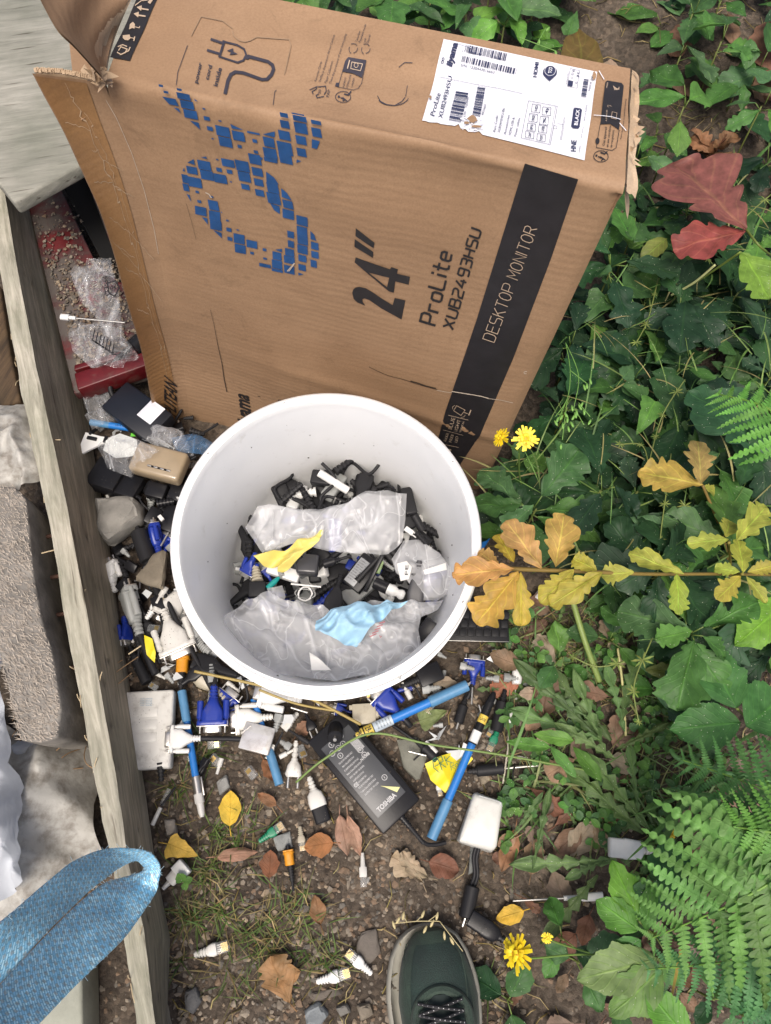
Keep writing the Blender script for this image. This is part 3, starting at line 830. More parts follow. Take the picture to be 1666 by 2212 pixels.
S3([(1104, 635), (1078, 790)], 2); S3([(1112, 638), (1086, 792)], 2); S3([(1078, 790), (1086, 792)], 2); S3([(1104, 635), (1112, 638)], 2); S3([(1055, 672), (1100, 680)], 2)
for (cx_, cy_), s in zip(((900, 555), (977, 580), (880, 622), (960, 645), (867, 690), (950, 706), (853, 752), (937, 775)), ('HD', '4)', 'FREE', '%', 'IPS', 'USB', '24"', 'PORT')):
    q = [(cx_ - 28, cy_ - 33), (cx_ + 32, cy_ - 22), (cx_ + 28, cy_ + 34), (cx_ - 33, cy_ + 22)]
    S3(q, 3, True); X3(s, (cx_ + 8, cy_ + 20), (cx_ + 14, cy_ - 18), (-20, -4), bold=.02)
X3('HDMI', (904, 325), (920, 225), (-28, -5), bold=.02)
lt = circ(1002, 290, 52, 42, 16, 150, 390); poly_on(lp, lt + [(1000, 352)], t3)
for q in ([(1150, 268), (1220, 285), (1203, 405), (1133, 390)],): S3(q, 2, True)
poly_on(lp, [(1138, 345), (1175, 353), (1168, 392), (1134, 386)], t3)
for s, a in (('C', (1170, 335)), ('D', (1175, 312)), ('E', (1182, 290)), ('G', (1203, 372)), ('J', (1212, 330)), ('K', (1216, 306))): X3(s, a, (a[0] + 3, a[1] - 14), (-16, -3))
bars((1232, 470), (1252, 340), (36, 6), 18, 6); X3('MADE IN', (1300, 425), (1318, 330), (-14, -3)); X3('eu.iiyama.com', (1130, 375), (1140, 295), (-10, -2))
random.seed(10)
bq = [(1172, 575), (1180, 565), (1222, 572), (1234, 585), (1218, 705), (1208, 716), (1168, 710), (1156, 696)]
poly_on(lp, bq, t3); X3('HNE', (1190, 885), (1196, 798), (-38, -5), bold=.02); X3('LCD monitor', (1235, 780), (1248, 705), (-9, -2)); X3('Model No. PL2493HS', (1253, 670), (1275, 545), (-9, -2)); X3('L4408DE', (1218, 895), (1228, 838), (-9, -2))
for q in ([(185, 293), (450, 352), (620, 392), (800, 442)],): S3(q, 2.2)
part(lp, 'label_print', NAVY)
lw_ = MB()
text_on(lw_, 'BLACK', (1200, 700), (1215, 590), (-26, -4), lambda x, y: tp(*Z3(x, y), .0034), bold=.02)
text_on(lw_, 'TCO', (1012, 305), (1018, 265), (-26, -3), lambda x, y: tp(*Z3(x, y), .0034), bold=.02)
stroke_on(lw_, circ(1002, 286, 40, 34), 3, lambda x, y: tp(*Z3(x, y), .0034), closed=True)
part(lw_, 'label_print', LABEL)
tw = MB(); random.seed(14)
def blob(mb, fn, cx_, cy_, rx, ry, n=14):
    poly_on(mb, [(cx_ + rx * math.cos(2 * PI * i / n) * rnd(.65, 1.1), cy_ + ry * math.sin(2 * PI * i / n) * rnd(.65, 1.1)) for i in range(n)], fn)
blob(tw, lambda x, y: tp(*Z3(x, y), .0036), 432, 640, 42, 34); blob(tw, lambda x, y: tp(*Z3(x, y), .0036), 455, 700, 40, 14); blob(tw, lambda x, y: tp(*Z3(x, y), .0036), 1325, 330, 16, 34); blob(tw, lambda x, y: tp(*Z3(x, y), .0036), 120, 465, 12, 18); blob(tw, lambda x, y: tp(*Z3(x, y), .0036), 385, 672, 26, 12)
part(tw, 'torn_patch', CARD)
tw2 = MB()
for k in range(30): blob(tw2, lambda x, y: tp(*Z3(x, y), .0032), 430 + rnd(-85, 80), 668 + rnd(-45, 55), rnd(4, 16), rnd(3, 9), 7)
part(tw2, 'label_flake', LABEL)
rb = MB()
poly_on(rb, [(1412, 360), (1425, 350), (1530, 372), (1546, 392), (1505, 735), (1440, 690), (1368, 690)], t3a)
stroke_on(rb, [(1368, 690), (1350, 800), (1345, 845), (1460, 868), (1490, 850), (1507, 735)], 4, t3a)
poly_on(rb, circ(1352, 800, 15, 22), t3a)
for s, a, b in (('Cet appareil', (1405, 835), (1418, 712)), ('et ses cordons', (1432, 845), (1448, 702)), ('se recyclent', (1460, 848), (1472, 735)), ('Points de collecte sur www.quefairedemesdechets.fr', (1525, 795), (1570, 480))): text_on(rb, s, a, b, (-16 if s[0] != 'P' else -9, -3), t3a, bold=.01)
stroke_on(rb, circ(1378, 912, 54, 44), 5, t3a, closed=True); poly_on(rb, circ(1345, 905, 8), t3a); stroke_on(rb, [(1358, 912), (1395, 930), (1380, 945)], 8, t3a); stroke_on(rb, [(1372, 912), (1410, 940)], 7, t3a); stroke_on(rb, [(1375, 880), (1405, 892), (1425, 875)], 10, t3a)
part(rb, 'recycling_print', INK)
rc = MB()
for s, a, b in (('A DEPOSER', (1412, 680), (1422, 585)), ('EN MAGASIN', (1430, 560), (1440, 470)), ('A LIVRER', (1420, 440), (1430, 370))): text_on(rc, s, a, b, (-10, -2), t3)
for q in ([(1450, 490), (1515, 505), (1505, 560), (1440, 548)], [(1455, 600), (1490, 610), (1480, 665), (1445, 655)]): stroke_on(rc, q, 3, t3, closed=True)
for k in range(6): stroke_on(rc, [(1468 + k * 8, 395 + k * 6), (1490 + k * 4, 450 - k * 9)], 4, t3)
part(rc, 'recycling_symbols', TAN)
sk = MB()
for q in ([(1318, 628), (1390, 636), (1450, 645), (1515, 668)], [(1470, 470), (1500, 500), (1528, 530)], [(1505, 695), (1555, 750)], [(1360, 290), (1400, 350)], [(300, 80), (420, 120)]): stroke_on(sk, q, 5, t3)
part(sk, 'scratch', LABEL)

# ================================================================== bucket
RZ = .30; RC = P(704, 1158, RZ); RRAD = .1678; TILT = math.radians(6.5)
bk = empty('plastic_bucket')
tag(bk, 'white round plastic bucket full of cable ends and bags before the cardboard box', 'bucket')
BH = RZ - .03
AXB = Vector((0, -math.sin(TILT), math.cos(TILT)))
base = RC - AXB * BH / math.cos(TILT) * .99
bk.matrix_world = T(*base) @ Matrix.Rotation(TILT, 4, 'X')
hh = (RC - base).length
PP = M('white_plastic_pail', (.88, .885, .88), .3, var=.05, speck=.08, bump=.05, sss=.12, nscale=9, dirt=.06, dirtcol=(.5, .48, .42))
r0, r1 = .142, RRAD
def rad(z): return r0 + (r1 - .004 - r0) * z / hh
po = [(.001, 0), (r0 - .008, 0), (r0, .006)] + [(rad(z), z) for z in (.05, .1, .15, .2)] + [(rad(hh - .062), hh - .062), (rad(hh - .06) + .014, hh - .060), (rad(hh - .056) + .016, hh - .056), (rad(hh - .052) + .008, hh - .054), (rad(hh - .03), hh - .03), (rad(hh - .028) + .010, hh - .028), (rad(hh - .022) + .012, hh - .022), (rad(hh - .02) + .005, hh - .020), (rad(hh - .010) + .001, hh - .010), (r1 + .003, hh - .010), (r1 + .005, hh - .004), (r1 + .0035, hh), (r1 + .000, hh + .0018), (r1 - .0028, hh + .0006), (r1 - .0034, hh - .0012), (r1 - .0044, hh - .0012), (r1 - .0056, hh + .0002), (r1 - .0066, hh - .002), (r1 - .007, hh - .012)]
pi_ = [(rad(z) - .0028, z) for z in (hh - .02, hh * .75, hh * .5, hh * .25, .012)] + [(r0 - .012, .004), (.001, .003)]
MB().add(lathe(po + pi_, 120)).build('shell', PP, bk, 50)
lw2 = MB()
for ang in (-18, -62, 165, 200):
    a = math.radians(ang); lw2 = MB(); lw2.add(bxr(.002, 0, 0, .005, .0022, .012, .0006), Matrix.Rotation(a, 4, 'Z') @ T(r1 + .0026, 0, hh - .007)); lw2.build('rim_notch', M('dirty_white', (.42, .42, .4), .5), bk)

for ang in (187, 5):
    a = math.radians(ang); mb = MB()
    mb.add(lathe([(.001, .012), (.013, .012), (.016, .008), (.017, 0)], 20), Matrix.Rotation(a, 4, 'Z') @ T(rad(hh - .05) + .001, 0, hh - .045) @ R(90, 'Y'))
    mb.build('handle_lug', PP, bk)
ln = MB()
random.seed(4)
for k in range(22):
    a = rnd(0, 2 * PI); z = hh - rnd(.002, .02) if k < 8 else hh * rnd(.4, .95); inn = k >= 8
    rr_ = (rad(z) - .0034 if inn else r1 + .0025)
    if not inn and k % 2: z = hh + .0016; rr_ = r1 - .0012
    s = rnd(.0004, .001)
    ln.add(bxr(0, 0, 0, s, s * rnd(1, 3), s, 0), Matrix.Rotation(a, 4, 'Z') @ T(rr_, 0, z) @ R(rnd(0, 180), 'X'))
ln.build('dirt_speck', M('dirt', (.05, .04, .03), .9), bk)
# ================================================================== loose cable ends, plugs and adapters (modelled in mm)
WHT = M('white_plastic', (.62, .61, .57), .4, speck=.55, dirt=.25, bump=.1)
WHC = M('clean_white_plastic', (.7, .7, .68), .38, speck=.15, bump=.05)
BEI = M('beige_plastic', (.42, .38, .29), .45, speck=.3, dirt=.2)
GRY = M('grey_plastic', (.3, .31, .3), .45, speck=.3, dirt=.2)
BLK = M('black_plastic', (.013, .013, .015), .33, speck=.35, bump=.12, speckcol=(.2, .17, .14))
BLR = M('black_rubber', (.018, .018, .02), .5, speck=.25, speckcol=(.2, .17, .14))
for _m in (BLK, BLR): _m.node_tree.nodes['Principled BSDF'].inputs['Specular IOR Level'].default_value = .22
BLU = M('blue_plastic', (.012, .035, .28), .35, dirt=.15, speck=.25)
BLC = M('blue_cable_sheath', (.02, .17, .52), .38, speck=.2, var=.06)
BLS = M('faded_blue_sleeve', (.09, .24, .42), .4, var=.2, speck=.2)
GRN = M('green_plastic', (.01, .2, .1), .4, dirt=.1)
TEA = M('teal_plastic', (.01, .28, .26), .4)
ORA = M('orange_plastic', (.62, .26, .015), .38, speck=.3)
YEL = M('yellow_paper', (.75, .62, .02), .5, speck=.25, var=.08)
MET = M('plug_metal', (.62, .6, .56), .32, metal=.9, bump=.1)
GLD = M('gold_contact', (.6, .42, .16), .3, metal=.9)
CLR = clear_mat('clear_plastic', (.75, .78, .78), .16, .12, 0)
SIL = M('silver_label', (.5, .5, .5), .35, dirt=.5, metal=.2)
STK = M('yellow_sticker', (.68, .5, .08), .5, speck=.2)
IDX = {}
def B_(mb, name, mat, parent, **k): return mb.build(name, mat, parent, **k)
def dsub(t, col, wmm=31, hmm=13, L=46, ribs=4, cable=0, cmat=None, screws=True, off=0, shellw=.55):
    """video plug along +x: metal shell, moulded body, thumb screws, ribbed boot, cable stub"""
    h = wmm / 2
    B_(MB().add(loft([(-.5, h * shellw, hmm * .3, 4), (0, h * shellw + .6, hmm * .32, 4), (6, h * shellw + .6, hmm * .32, 4)], 20)).add(bxr(6.6, 0, 0, 1.4, wmm * .98, hmm * .8, .5)), 'metal_shell', MET, t)
    body = MB().add(loft([(7.2, h * .95, hmm * .46, 6), (8, h * .98, hmm * .5, 6), (11.5, h * .98, hmm * .5, 6), (12, h * .7, hmm * .5, 5), (L * .42, h * .68, hmm * .5, 5), (L * .58, h * .42, hmm * .48, 3), (L * .68, h * .3, hmm * .4, 2.6), (L * .7, h * .27, hmm * .36, 2.4)], 24))
    B_(body, 'body', col, t)
    B_(MB().add(boot(L * .69, L * .98, hmm * .34, hmm * .27, ribs)), 'strain_relief', col, t)
    if screws:
        for s in (-1, 1):
            sc = MB().add(cyl(8.5, 16, hmm * .17, s * h * .84, 0, 12)).add(cyl(15, L * .66, hmm * .24, s * h * .84, 0, 10, bev=.2))
            o = B_(sc, 'thumb_screw', col, t)
            B_(MB().add(cyl(-1, 8.6, 1.1, s * h * .8, 0, 8)), 'screw_tip', MET, o)
    if cable: B_(MB().add(tube(spline([(L * .9, 0, 0), (L + cable * .5, off * .4, -2), (L + cable, off, -hmm * .3)], 8), hmm * .24)), 'cable', cmat or BLR, t)
def rj45(t, col, bootcol=None, cable=0, block=CLR, L=38):
    B_(MB().add(bxr(9, 0, 0, 18, 11.5, 7.5, .5)), 'clear_block', block, t)
    c = MB()
    for k in range(8): c.add(bxr(4, -3.9 + k * 1.12, 3.2, 7.5, .5, 1, 0))
    B_(c, 'contacts', GLD, t)
    c = MB()
    for k in range(4): c.add(tube([(7, -3 + k * 2, 0), (16, -3 + k * 2, 0)], .7, 6))
    B_(c, 'wires', bootcol or col, t)
    B_(MB().add(loft([(0, 3.2, .5, 4, 0, -4.2), (10, 3, .5, 4, 0, -5), (17, 2.5, .5, 4, 0, -7)], 10)), 'latch', block, t)
    B_(MB().add(loft([(13, 6.3, 4.6, 5), (17, 6.8, 5, 5), (22, 5.6, 4.8, 4)], 16)).add(boot(22, L, 5.2, 3.1, 5, 3)), 'boot', bootcol or col, t)
    if cable: B_(MB().add(tube(spline([(L - 3, 0, 0), (L + cable * .6, 1, 0), (L + cable, 3, -1)], 6), 2.6)), 'cable', col, t)
def barrel(t, mat=BLR, r=6, L=40, cable=0, tip=0, off=0):
    B_(MB().add(cyl(0, L, r)), 'sleeve', mat, t)
    B_(MB().add(boot(L - 1, L + 12, r * .7, r * .45, 3)), 'strain_relief', mat, t)
    if tip: B_(MB().add(cyl(-tip, .5, r * .25)), 'tip', MET, t)
    if cable: B_(MB().add(tube(spline([(L + 8, 0, 0), (L + 10 + cable * .5, off * .5, 0), (L + 10 + cable, off, -1)], 6), r * .36)), 'cable', mat, t)
def iec(t, head, tail, L=62, cable=0, off=0, ribs=4):
    B_(MB().add(loft([(0, 10, 7, 5), (1, 11, 8, 5), (20, 11, 8, 5)], 22)).add(bxr(-.2, 0, 0, 1, 14, 8, .2)), 'socket_head', head, t)
    B_(MB().add(loft([(20, 11.6, 8.6, 5), (28, 12, 9, 4), (38, 10.5, 8.4, 3.4), (43, 6, 6, 2.6)], 22)), 'body', tail, t)
    B_(MB().add(boot(42.5, L, 5.6, 3.8, ribs)), 'strain_relief', tail, t)
    if cable: B_(MB().add(tube(spline([(L - 2, 0, 0), (L + cable * .5, off * .4, 0), (L + cable, off, -2)], 6), 3)), 'cable', tail, t)
def euro(t, mat, L=45, pins=True):
    B_(MB().add(loft([(14, 9, 5.5, 4), (17, 11, 7, 4), (28, 9, 6.5, 3), (34, 5, 5, 2.5)], 20)), 'body', mat, t)
    B_(MB().add(boot(33.5, L, 4.6, 3, 4)), 'strain_relief', mat, t)
    if pins:
        for s in (-1, 1): B_(MB().add(cyl(0, 15, 1.9, s * 6.5, 0, 10)), 'pin', MET, t)
def ferrite(t, r=8, L=30, c1=25, c2=25, o1=0, o2=0, mat=BLR):
    B_(MB().add(cyl(0, L, r, n=20)), 'ferrite_core', mat, t)
    B_(MB().add(tube(spline([(2, 0, 0), (-c1 * .5, o1 * .4, 0), (-c1, o1, -2)], 6), 2.4)).add(tube(spline([(L - 2, 0, 0), (L + c2 * .5, o2 * .4, 0), (L + c2, o2, -2)], 6), 2.4)), 'cable', mat, t)
def brick(t, sx, sy, sz, mat=BLK, bev=2.5): return B_(MB().add(bxr(sx / 2, 0, 0, sx, sy, sz, bev)), 'case', mat, t)
def TH_(*a, **k): return thing(*a, **k)
WASTE = 'cable ends and plugs scattered on the soil'

# --- around the adapter in front of the bucket
t = TH_('power_adapter', 'black laptop power adapter with grey rating label lying on the soil', 'power adapter', (705, 1570), (868, 1765), 150, z=.022, group=None)
brick(t, 150, 63, 28, BLK, 3)
B_(MB().add(bxr(75, 0, 14.3, 112, 47, .8, .3)), 'rating_plate', M('adapter_label', (.06, .063, .068), .4, speck=.2, speckcol=(.25, .22, .2)), t)
lp_ = MB(); fn = lambda x, y: Vector((x, y, 15.0)); random.seed(2)
text_on(lp_, 'TOSHIBA', (127, -18), (127, 12), (-6, 0), fn, bold=.03)
for k in range(15):
    x = 22 + k * 5.6; a = rnd(-20, -17); b = rnd(-2, 6)
    s = random.choice(('AC ADAPTER MODEL PA3717E-1AC3', 'INPUT 100-240V 1.5A 50-60Hz', 'OUTPUT DC 19V 6.32A', 'Made in China LISTED E137614', 'FOR USE WITH EQUIPMENT ONLY'))
    if k > 4: text_on(lp_, s, (x, a), (x, b), (-2.4, 0), fn, bold=.01)
for cx_, cy_ in ((24, 6), (24, -2), (24, -10), (33, 2), (33, -6), (42, -10), (54, 14), (62, 14), (100, 15), (33, -16)):
    stroke_on(lp_, circ(cx_, cy_, 3.4, n=14), .7, fn, closed=True); stroke_on(lp_, [(cx_ - 1.5, cy_), (cx_ + 1.5, cy_)], .8, fn)
text_on(lp_, 'CE', (85, -21), (85, -15), (-5, 0), fn, bold=.02); text_on(lp_, 'N17908', (66, 6), (66, 20), (-4, 0), fn, bold=.02)
for x in range(0, 14): poly_on(lp_, [(38 + x * 1.2, 10), (38.7 + x * 1.2, 10), (38.7 + x * 1.2, 21), (38 + x * 1.2, 21)], fn)
B_(lp_, 'label_print', M('pale_print', (.5, .5, .5), .5), t)
B_(MB().add(prism([(110, 8), (124, 15), (122, 22), (104, 4)], 15, 15.5)), 'paper_scrap', M('pale_yellow_paper', (.68, .66, .3), .6), t)
B_(MB().add(boot(150, 166, 5, 4, 4)), 'strain_relief', BLK, t)
B_(MB().add(boot(165, 192, 3.6, 2.8, 9)).add(tube(spline([(188, 0, 0), (196, 3, -4), (204, 12, -8), (210, 22, -10)], 8), 2.6)), 'cable', BLR, t)
t = TH_('mains_socket_plug', 'white and black mains lead plug left of the black laptop power adapter', 'plug', (700, 1776), (668, 1678), 62, z=.016)
iec(t, BLK, WHT)
t = TH_('network_plug', 'pale grey two pin plug with ribbed boot standing over metal pins', 'plug', (632, 1703), (640, 1600), 60, z=.012)
euro(t, WHT, 60)
t = TH_('network_plug', 'green network plug with clear front and bare wires below the yellow leaf', 'network plug', (612, 1781), (560, 1818), 38, z=.01); rj45(t, GRN)
t = TH_('network_plug', 'grey green network plug beside the round brown leaf', 'network plug', (655, 1838), (648, 1785), 38, z=.01); rj45(t, BEI)
t = TH_('antenna_connector', 'orange connector with black ribbed cable end on open soil', 'connector', (623, 1838), (634, 1925), 55, z=.012)
B_(MB().add(loft([(0, 7, 7, 3), (2, 8.5, 7.6, 3), (4, 8.5, 7.6, 3), (4.5, 7, 7, 3), (19, 7, 7, 3), (20, 6, 6, 2.5)], 18)).add(bxr(-.5, 0, 0, 2, 15, 13, .4)), 'collar', ORA, t)
B_(MB().add(cyl(-8, 1, 3.6)), 'tip', BLK, t)
B_(MB().add(boot(19, 42, 5, 3.6, 6)).add(cyl(40, 55, 2)), 'strain_relief', BLR, t)
t = TH_('network_plug', 'small grey network plug with thin nozzle alone below the adapter', 'network plug', (786, 1916), (783, 1842), 44, z=.01)
B_(MB().add(bxr(8, 0, 0, 16, 9, 6, .5)), 'clear_block', CLR, t); B_(MB().add(loft([(13, 5.5, 4.5, 5), (25, 5.5, 4.5, 5), (27, 3.5, 3.5, 2.5), (44, 2.4, 2.4, 2)], 14)), 'boot', WHT, t); B_(MB().add(loft([(4, 2, .5, 4, -5), (12, 2, .5, 4, -7.5)], 8)), 'latch', CLR, t)
t = TH_('network_plug', 'dirty white network plug lying in the grass beside the plank', 'network plug', (494, 2042), (416, 2064), 40, z=.012); rj45(t, WHT)
t = TH_('network_plug', 'white network plug with ribbed boot nearest the shoe, lower of two', 'network plug', (756, 2100), (680, 2122), 40, z=.012); rj45(t, WHC)
t = TH_('network_plug', 'white network plug with split ribbed boot bending towards the shoe', 'network plug', (750, 2056), (812, 2112), 44, z=.012); rj45(t, WHC)
t = TH_('mains_plug', 'short white mains connector half under the blue strap beside a yellow leaf', 'plug', (402, 1868), (352, 1920), 46, z=.014)
B_(MB().add(loft([(0, 12, 7, 6), (1, 13, 8, 6), (18, 13, 8, 6)], 20)), 'head', WHC, t); B_(MB().add(loft([(18, 10, 7, 4), (32, 9, 6.5, 4), (34, 4, 4, 2.5), (46, 3, 3, 2)], 18)), 'body', WHT, t)
# white adapter with ferrite cable
t = TH_('cable_adapter', 'white taped adapter box with a black cable and ferrite core', 'adapter', (1052, 1722), (1028, 1830), 50, z=.02)
random.seed(8)
v, f = bxr(25, 0, 0, 50, 38, 22, 5, 3)
v = [(p[0] + nz(p, .12) * 3, p[1] * (.78 + .3 * (p[0] / 50)) + nz(p, .11, 4) * 3, p[2] + nz(p, .12, 8) * 2) for p in v]
B_(MB().add((v, f)), 'case', M('taped_white', (.62, .62, .58), .35, speck=.12, dirt=.15, var=.15), t)
B_(MB().add((lambda q: ([(a[0] - 1, a[1] * 1.06 + 2, a[2] * .55 + 5) for a in q[0]], q[1]))(bxr(9, 0, 0, 16, 27, 22, 4))), 'tape_fold', M('frosted_tape', (.6, .62, .6), .25, var=.1), t)
for s in (-1.6, 1.6): B_(MB().add(tube(spline([(48, s + 2, 0), (60, s + 2, -2), (75, s + 7, -6), (86, s + 6, -7), (98, s + 5, -7)], 8), 1.9)), 'cable', BLR, t)
B_(MB().add(cyl(86, 116, 7.4, 6, -6, 20)), 'ferrite_core', BLR, t); B_(MB().add(tube([(114, 6, -6), (124, 5, -8)], 1.6)), 'cable_end', MET, t)
t = TH_('mains_socket_plug', 'black mains lead plug beside the toe of the shoe', 'plug', (1014, 1980), (1106, 2042), 62, z=.015); iec(t, BLK, BLK)
# pens / hoses of blue cable
def bluecable(a, b, z, label, segs, L=200, z2=None, r=6.2, roll=0):
    t = TH_('blue_cable', label, 'cable', a, b, L, z=z, z2=z2, roll=roll)
    for nm_, x0, x1, rr_, m in segs: B_(MB().add(cyl(x0, x1, rr_, n=20, bev=.08)), nm_, m, t)
    return t
t = bluecable((1010, 1480), (742, 1602), .035, 'blue cable end with yellow and white labels running from bucket rim to adapter', [('clear_sleeve', 0, 62, 8.4, BLS), ('sheath', 60, 125, 6.6, BLC), ('white_label', 122, 152, 7.6, M('pale_label', (.52, .6, .66), .4, speck=.3)), ('black_sleeve', 151, 196, 7.2, BLK)], z2=.03)
B_(MB().add(cyl(153, 166, 7.5, n=20, bev=.02)).add(cyl(168, 180, 7.4, n=20, bev=.02)), 'yellow_label', STK, t)
B_(MB().add(loft([(195, 7, 7, 2), (212, 3.5, 3.5, 2, 2), (228, 1.2, 1.2, 2, 5)], 16)), 'tapered_end', BLK, t)
q = MB(); cf = lambda rr_: (lambda x, y: Vector((x, rr_ * math.sin(y / rr_), rr_ * math.cos(y / rr_))))
text_on(q, '29-1', (164, -5), (164, 6), (-9, 0), cf(7.65), bold=.02); text_on(q, 'PK', (178, -4), (178, 4), (-8, 0), cf(7.65), bold=.02)
for k in range(5): text_on(q, 'CABLE 14 NKR', (128 + k * 4.6, -6), (128 + k * 4.6, 6), (-2.4, 0), cf(7.8))
B_(q, 'lettering', INK, t)
t = bluecable((1068, 1495), (932, 1812), .03, 'blue cable with black end crossing the yellow paper scrap, ending in a clear sleeve', [('black_sleeve', 18, 92, 7.4, BLK), ('sheath', 92, 190, 6.6, BLC), ('clear_sleeve', 188, 252, 8.4, BLS)], L=252, z2=.02)
B_(MB().add(cyl(42, 56, 7.7, n=20, bev=.02)), 'yellow_label', STK, t); B_(MB().add(loft([(70, 7.8, 7.8, 3), (90, 7.8, 7.8, 3)], 18)), 'white_label', WHC, t)
B_(MB().add(loft([(0, 3, 3, 2), (8, 6, 6, 2), (20, 7, 7, 2)], 16)), 'tapered_end', BLK, t)
q = MB(); text_on(q, 'LAT8', (52, -5), (52, 5), (-4.5, 0), cf(7.9), bold=.02); B_(q, 'lettering', INK, t)
t = bluecable((393, 1492), (437, 1765), .02, 'blue cable with metal and white plug end running under the white video plug', [('clear_sleeve', 0, 62, 8.6, BLS), ('sheath', 60, 168, 6.8, BLC), ('metal_collar', 166, 200, 8.0, MET)], L=240)
B_(MB().add(loft([(198, 8.6, 8.6, 3), (214, 8.6, 8.6, 3), (216, 7, 7, 2), (232, 6.2, 6.2, 2), (240, 4, 4, 2)], 18)), 'plug_end', WHT, t); B_(MB().add(bxr(186, 10, 0, 34, 3, 5, .8)), 'clip', MET, t)
t = bluecable((548, 1510), (604, 1695), .016, 'blue cable passing under the silver tagged connector', [('sheath', 0, 110, 6.4, BLC), ('clear_sleeve', 100, 165, 8.4, BLS)], L=165)
t = bluecable((196, 912), (362, 938), .05, 'blue cable with a bright green tape flag under the box flap', [('clear_sleeve', 0, 45, 7.6, BLS), ('sheath', 44, 150, 7.4, BLC), ('end_plug', 148, 178, 5.6, CLR)], L=178, z2=.05)
B_(MB().add(cyl(100, 128, 8.0, n=20, bev=.02)).add(([(100, -6, 5), (127, -6, 5), (127, -22, 2), (112, -18, 3), (99, -21, 2)], [(0, 1, 2, 3, 4)])), 'green_tape', M('green_tape', (.12, .55, .03), .4), t)
q = MB(); text_on(q, 'LE-A 8MM2', (60, -3), (95, -3), (0, 5), cf(7.7)); B_(q, 'lettering', INK, t)
# video plugs
def V(nm_, label, a, b, col, z=.014, z2=None, roll=0, cat='video plug', **k):
    t = TH_(nm_, label, cat, a, b, k.get('L', 46), z=z, z2=z2, roll=roll); dsub(t, col, **k); return t
V('video_plug', 'speckled white video plug lying across the blue cable, black lead to the right', (358, 1597), (438, 1595), WHC, z=.034, wmm=40, hmm=15, L=52, cable=85, off=-4, z2=.03)
V('video_plug', 'white video plug with metal front pointing down right, left of the bucket', (392, 1420), (352, 1312), WHT, z=.03, wmm=40, hmm=15, L=58, cable=70, off=0)
V('video_plug', 'blue video plug with ribbed neck beside the white video plug', (459, 1582), (463, 1478), BLU, z=.03, z2=.03, wmm=34, hmm=15, L=52, cable=18)
V('video_plug', 'blue video plug lying flat with metal face pointing up right', (505, 1492), (452, 1562), BLU, z=.016, wmm=32, hmm=13, L=46)
V('video_plug', 'mud caked white video plug beside the silver tagged connector', (500, 1556), (592, 1548), WHT, z=.02, wmm=40, hmm=15, L=56, roll=10)
V('video_plug', 'clean white video plug half under the lower bucket rim', (552, 1492), (655, 1512), WHC, z=.026, wmm=36, hmm=18, L=56)
V('video_plug', 'blue video plug below the bucket rim beside the beige connector', (812, 1492), (876, 1556), BLU, z=.024, wmm=31, hmm=14, L=46, cable=8)
V('video_plug', 'blue video plug standing right of the bucket with black lead', (1026, 1416), (1021, 1482), BLU, z=.02, wmm=31, hmm=14, L=44, cable=18, off=-6)
V('video_plug', 'light grey video plug wedged upright against the plank', (272, 1262), (304, 1378), GRY, z=.03, wmm=28, hmm=16, L=60, roll=60, cable=40)
V('video_plug', 'white video plug poking out beside the plank under the grey rock', (228, 1212), (250, 1280), WHC, z=.025, wmm=36, hmm=14, L=46, roll=30)
V('video_plug', 'speckled white video plug tucked against the left wall of the bucket', (352, 1345), (402, 1250), WHT, z=.02, wmm=38, hmm=15, L=56, roll=35)
V('video_plug', 'dark blue video plug in shade between rock and bucket', (362, 1148), (320, 1205), BLU, z=.02, wmm=34, hmm=15, L=48)
V('video_plug', 'blue video plug in deep shade against the bucket wall', (330, 1128), (345, 1200), BLU, z=.03, wmm=30, hmm=15, L=48, roll=70)
V('video_plug', 'blue video plug wedged upright under the black power plug', (720, 1530), (760, 1540), BLU, z=.014, wmm=30, hmm=13, L=44)
V('video_plug', 'blue video plug mostly hidden beside the plank edge', (276, 1395), (268, 1330), BLU, z=.016, wmm=30, hmm=14, L=46, roll=60)
# black leads
t = TH_('ferrite_lead', 'black ferrite lead passing under the brown triangular stone', 'cable', (300, 1148), (322, 1212), 34, z=.03); ferrite(t, 8.5, 34, 14, 170, 0, 20)
t = TH_('ferrite_lead', 'short black lead with a ferrite core above the beige ribbed boot', 'cable', (462, 1440), (458, 1475), 22, z=.02); ferrite(t, 8, 22, 6, 18)
t = TH_('black_lead', 'black cable boot lying beside the plank beneath the yellow tag', 'cable', (318, 1475), (282, 1400), 50, z=.016); barrel(t, BLR, 7, 38, 60)
t = TH_('black_lead', 'black tapered cable boot beside the plank, longer of the pair', 'cable', (338, 1405), (312, 1330), 50, z=.02); barrel(t, BLR, 7.5, 38, 45)
t = TH_('black_lead', 'black barrel shaped cable joint lying under the bucket rim', 'cable', (742, 1508), (668, 1500), 52, z=.018); barrel(t, BLR, 6.5, 40, 26)
t = TH_('black_lead', 'black lead running down right from the blue plug to a round ferrite', 'cable', (945, 1642), (905, 1606), 34, z=.014); barrel(t, BLR, 7, 26, 60, 0, 8)
t = TH_('black_lead', 'thin black lead hanging from the blue plug right of the bucket', 'cable', (990, 1562), (1006, 1508), 40, z=.014); barrel(t, BLR, 8, 28, 30, 10)
t = TH_('black_lead', 'black barrel shaped cable joint right of the two clipped cables', 'cable', (1072, 1580), (1087, 1510), 44, z=.018); barrel(t, BLR, 8.5, 40, 6)
t = TH_('black_lead', 'black barrel connector with thin metal rod right of the yellow paper', 'cable', (1088, 1660), (1030, 1665), 34, z=.014); barrel(t, BLR, 7.5, 34, 0, 45)
t = TH_('black_lead', 'thin black cable crossing behind the silver tagged connector', 'cable', (668, 1605), (590, 1555), 60, z=.014); barrel(t, BLR, 4, 16, 45)
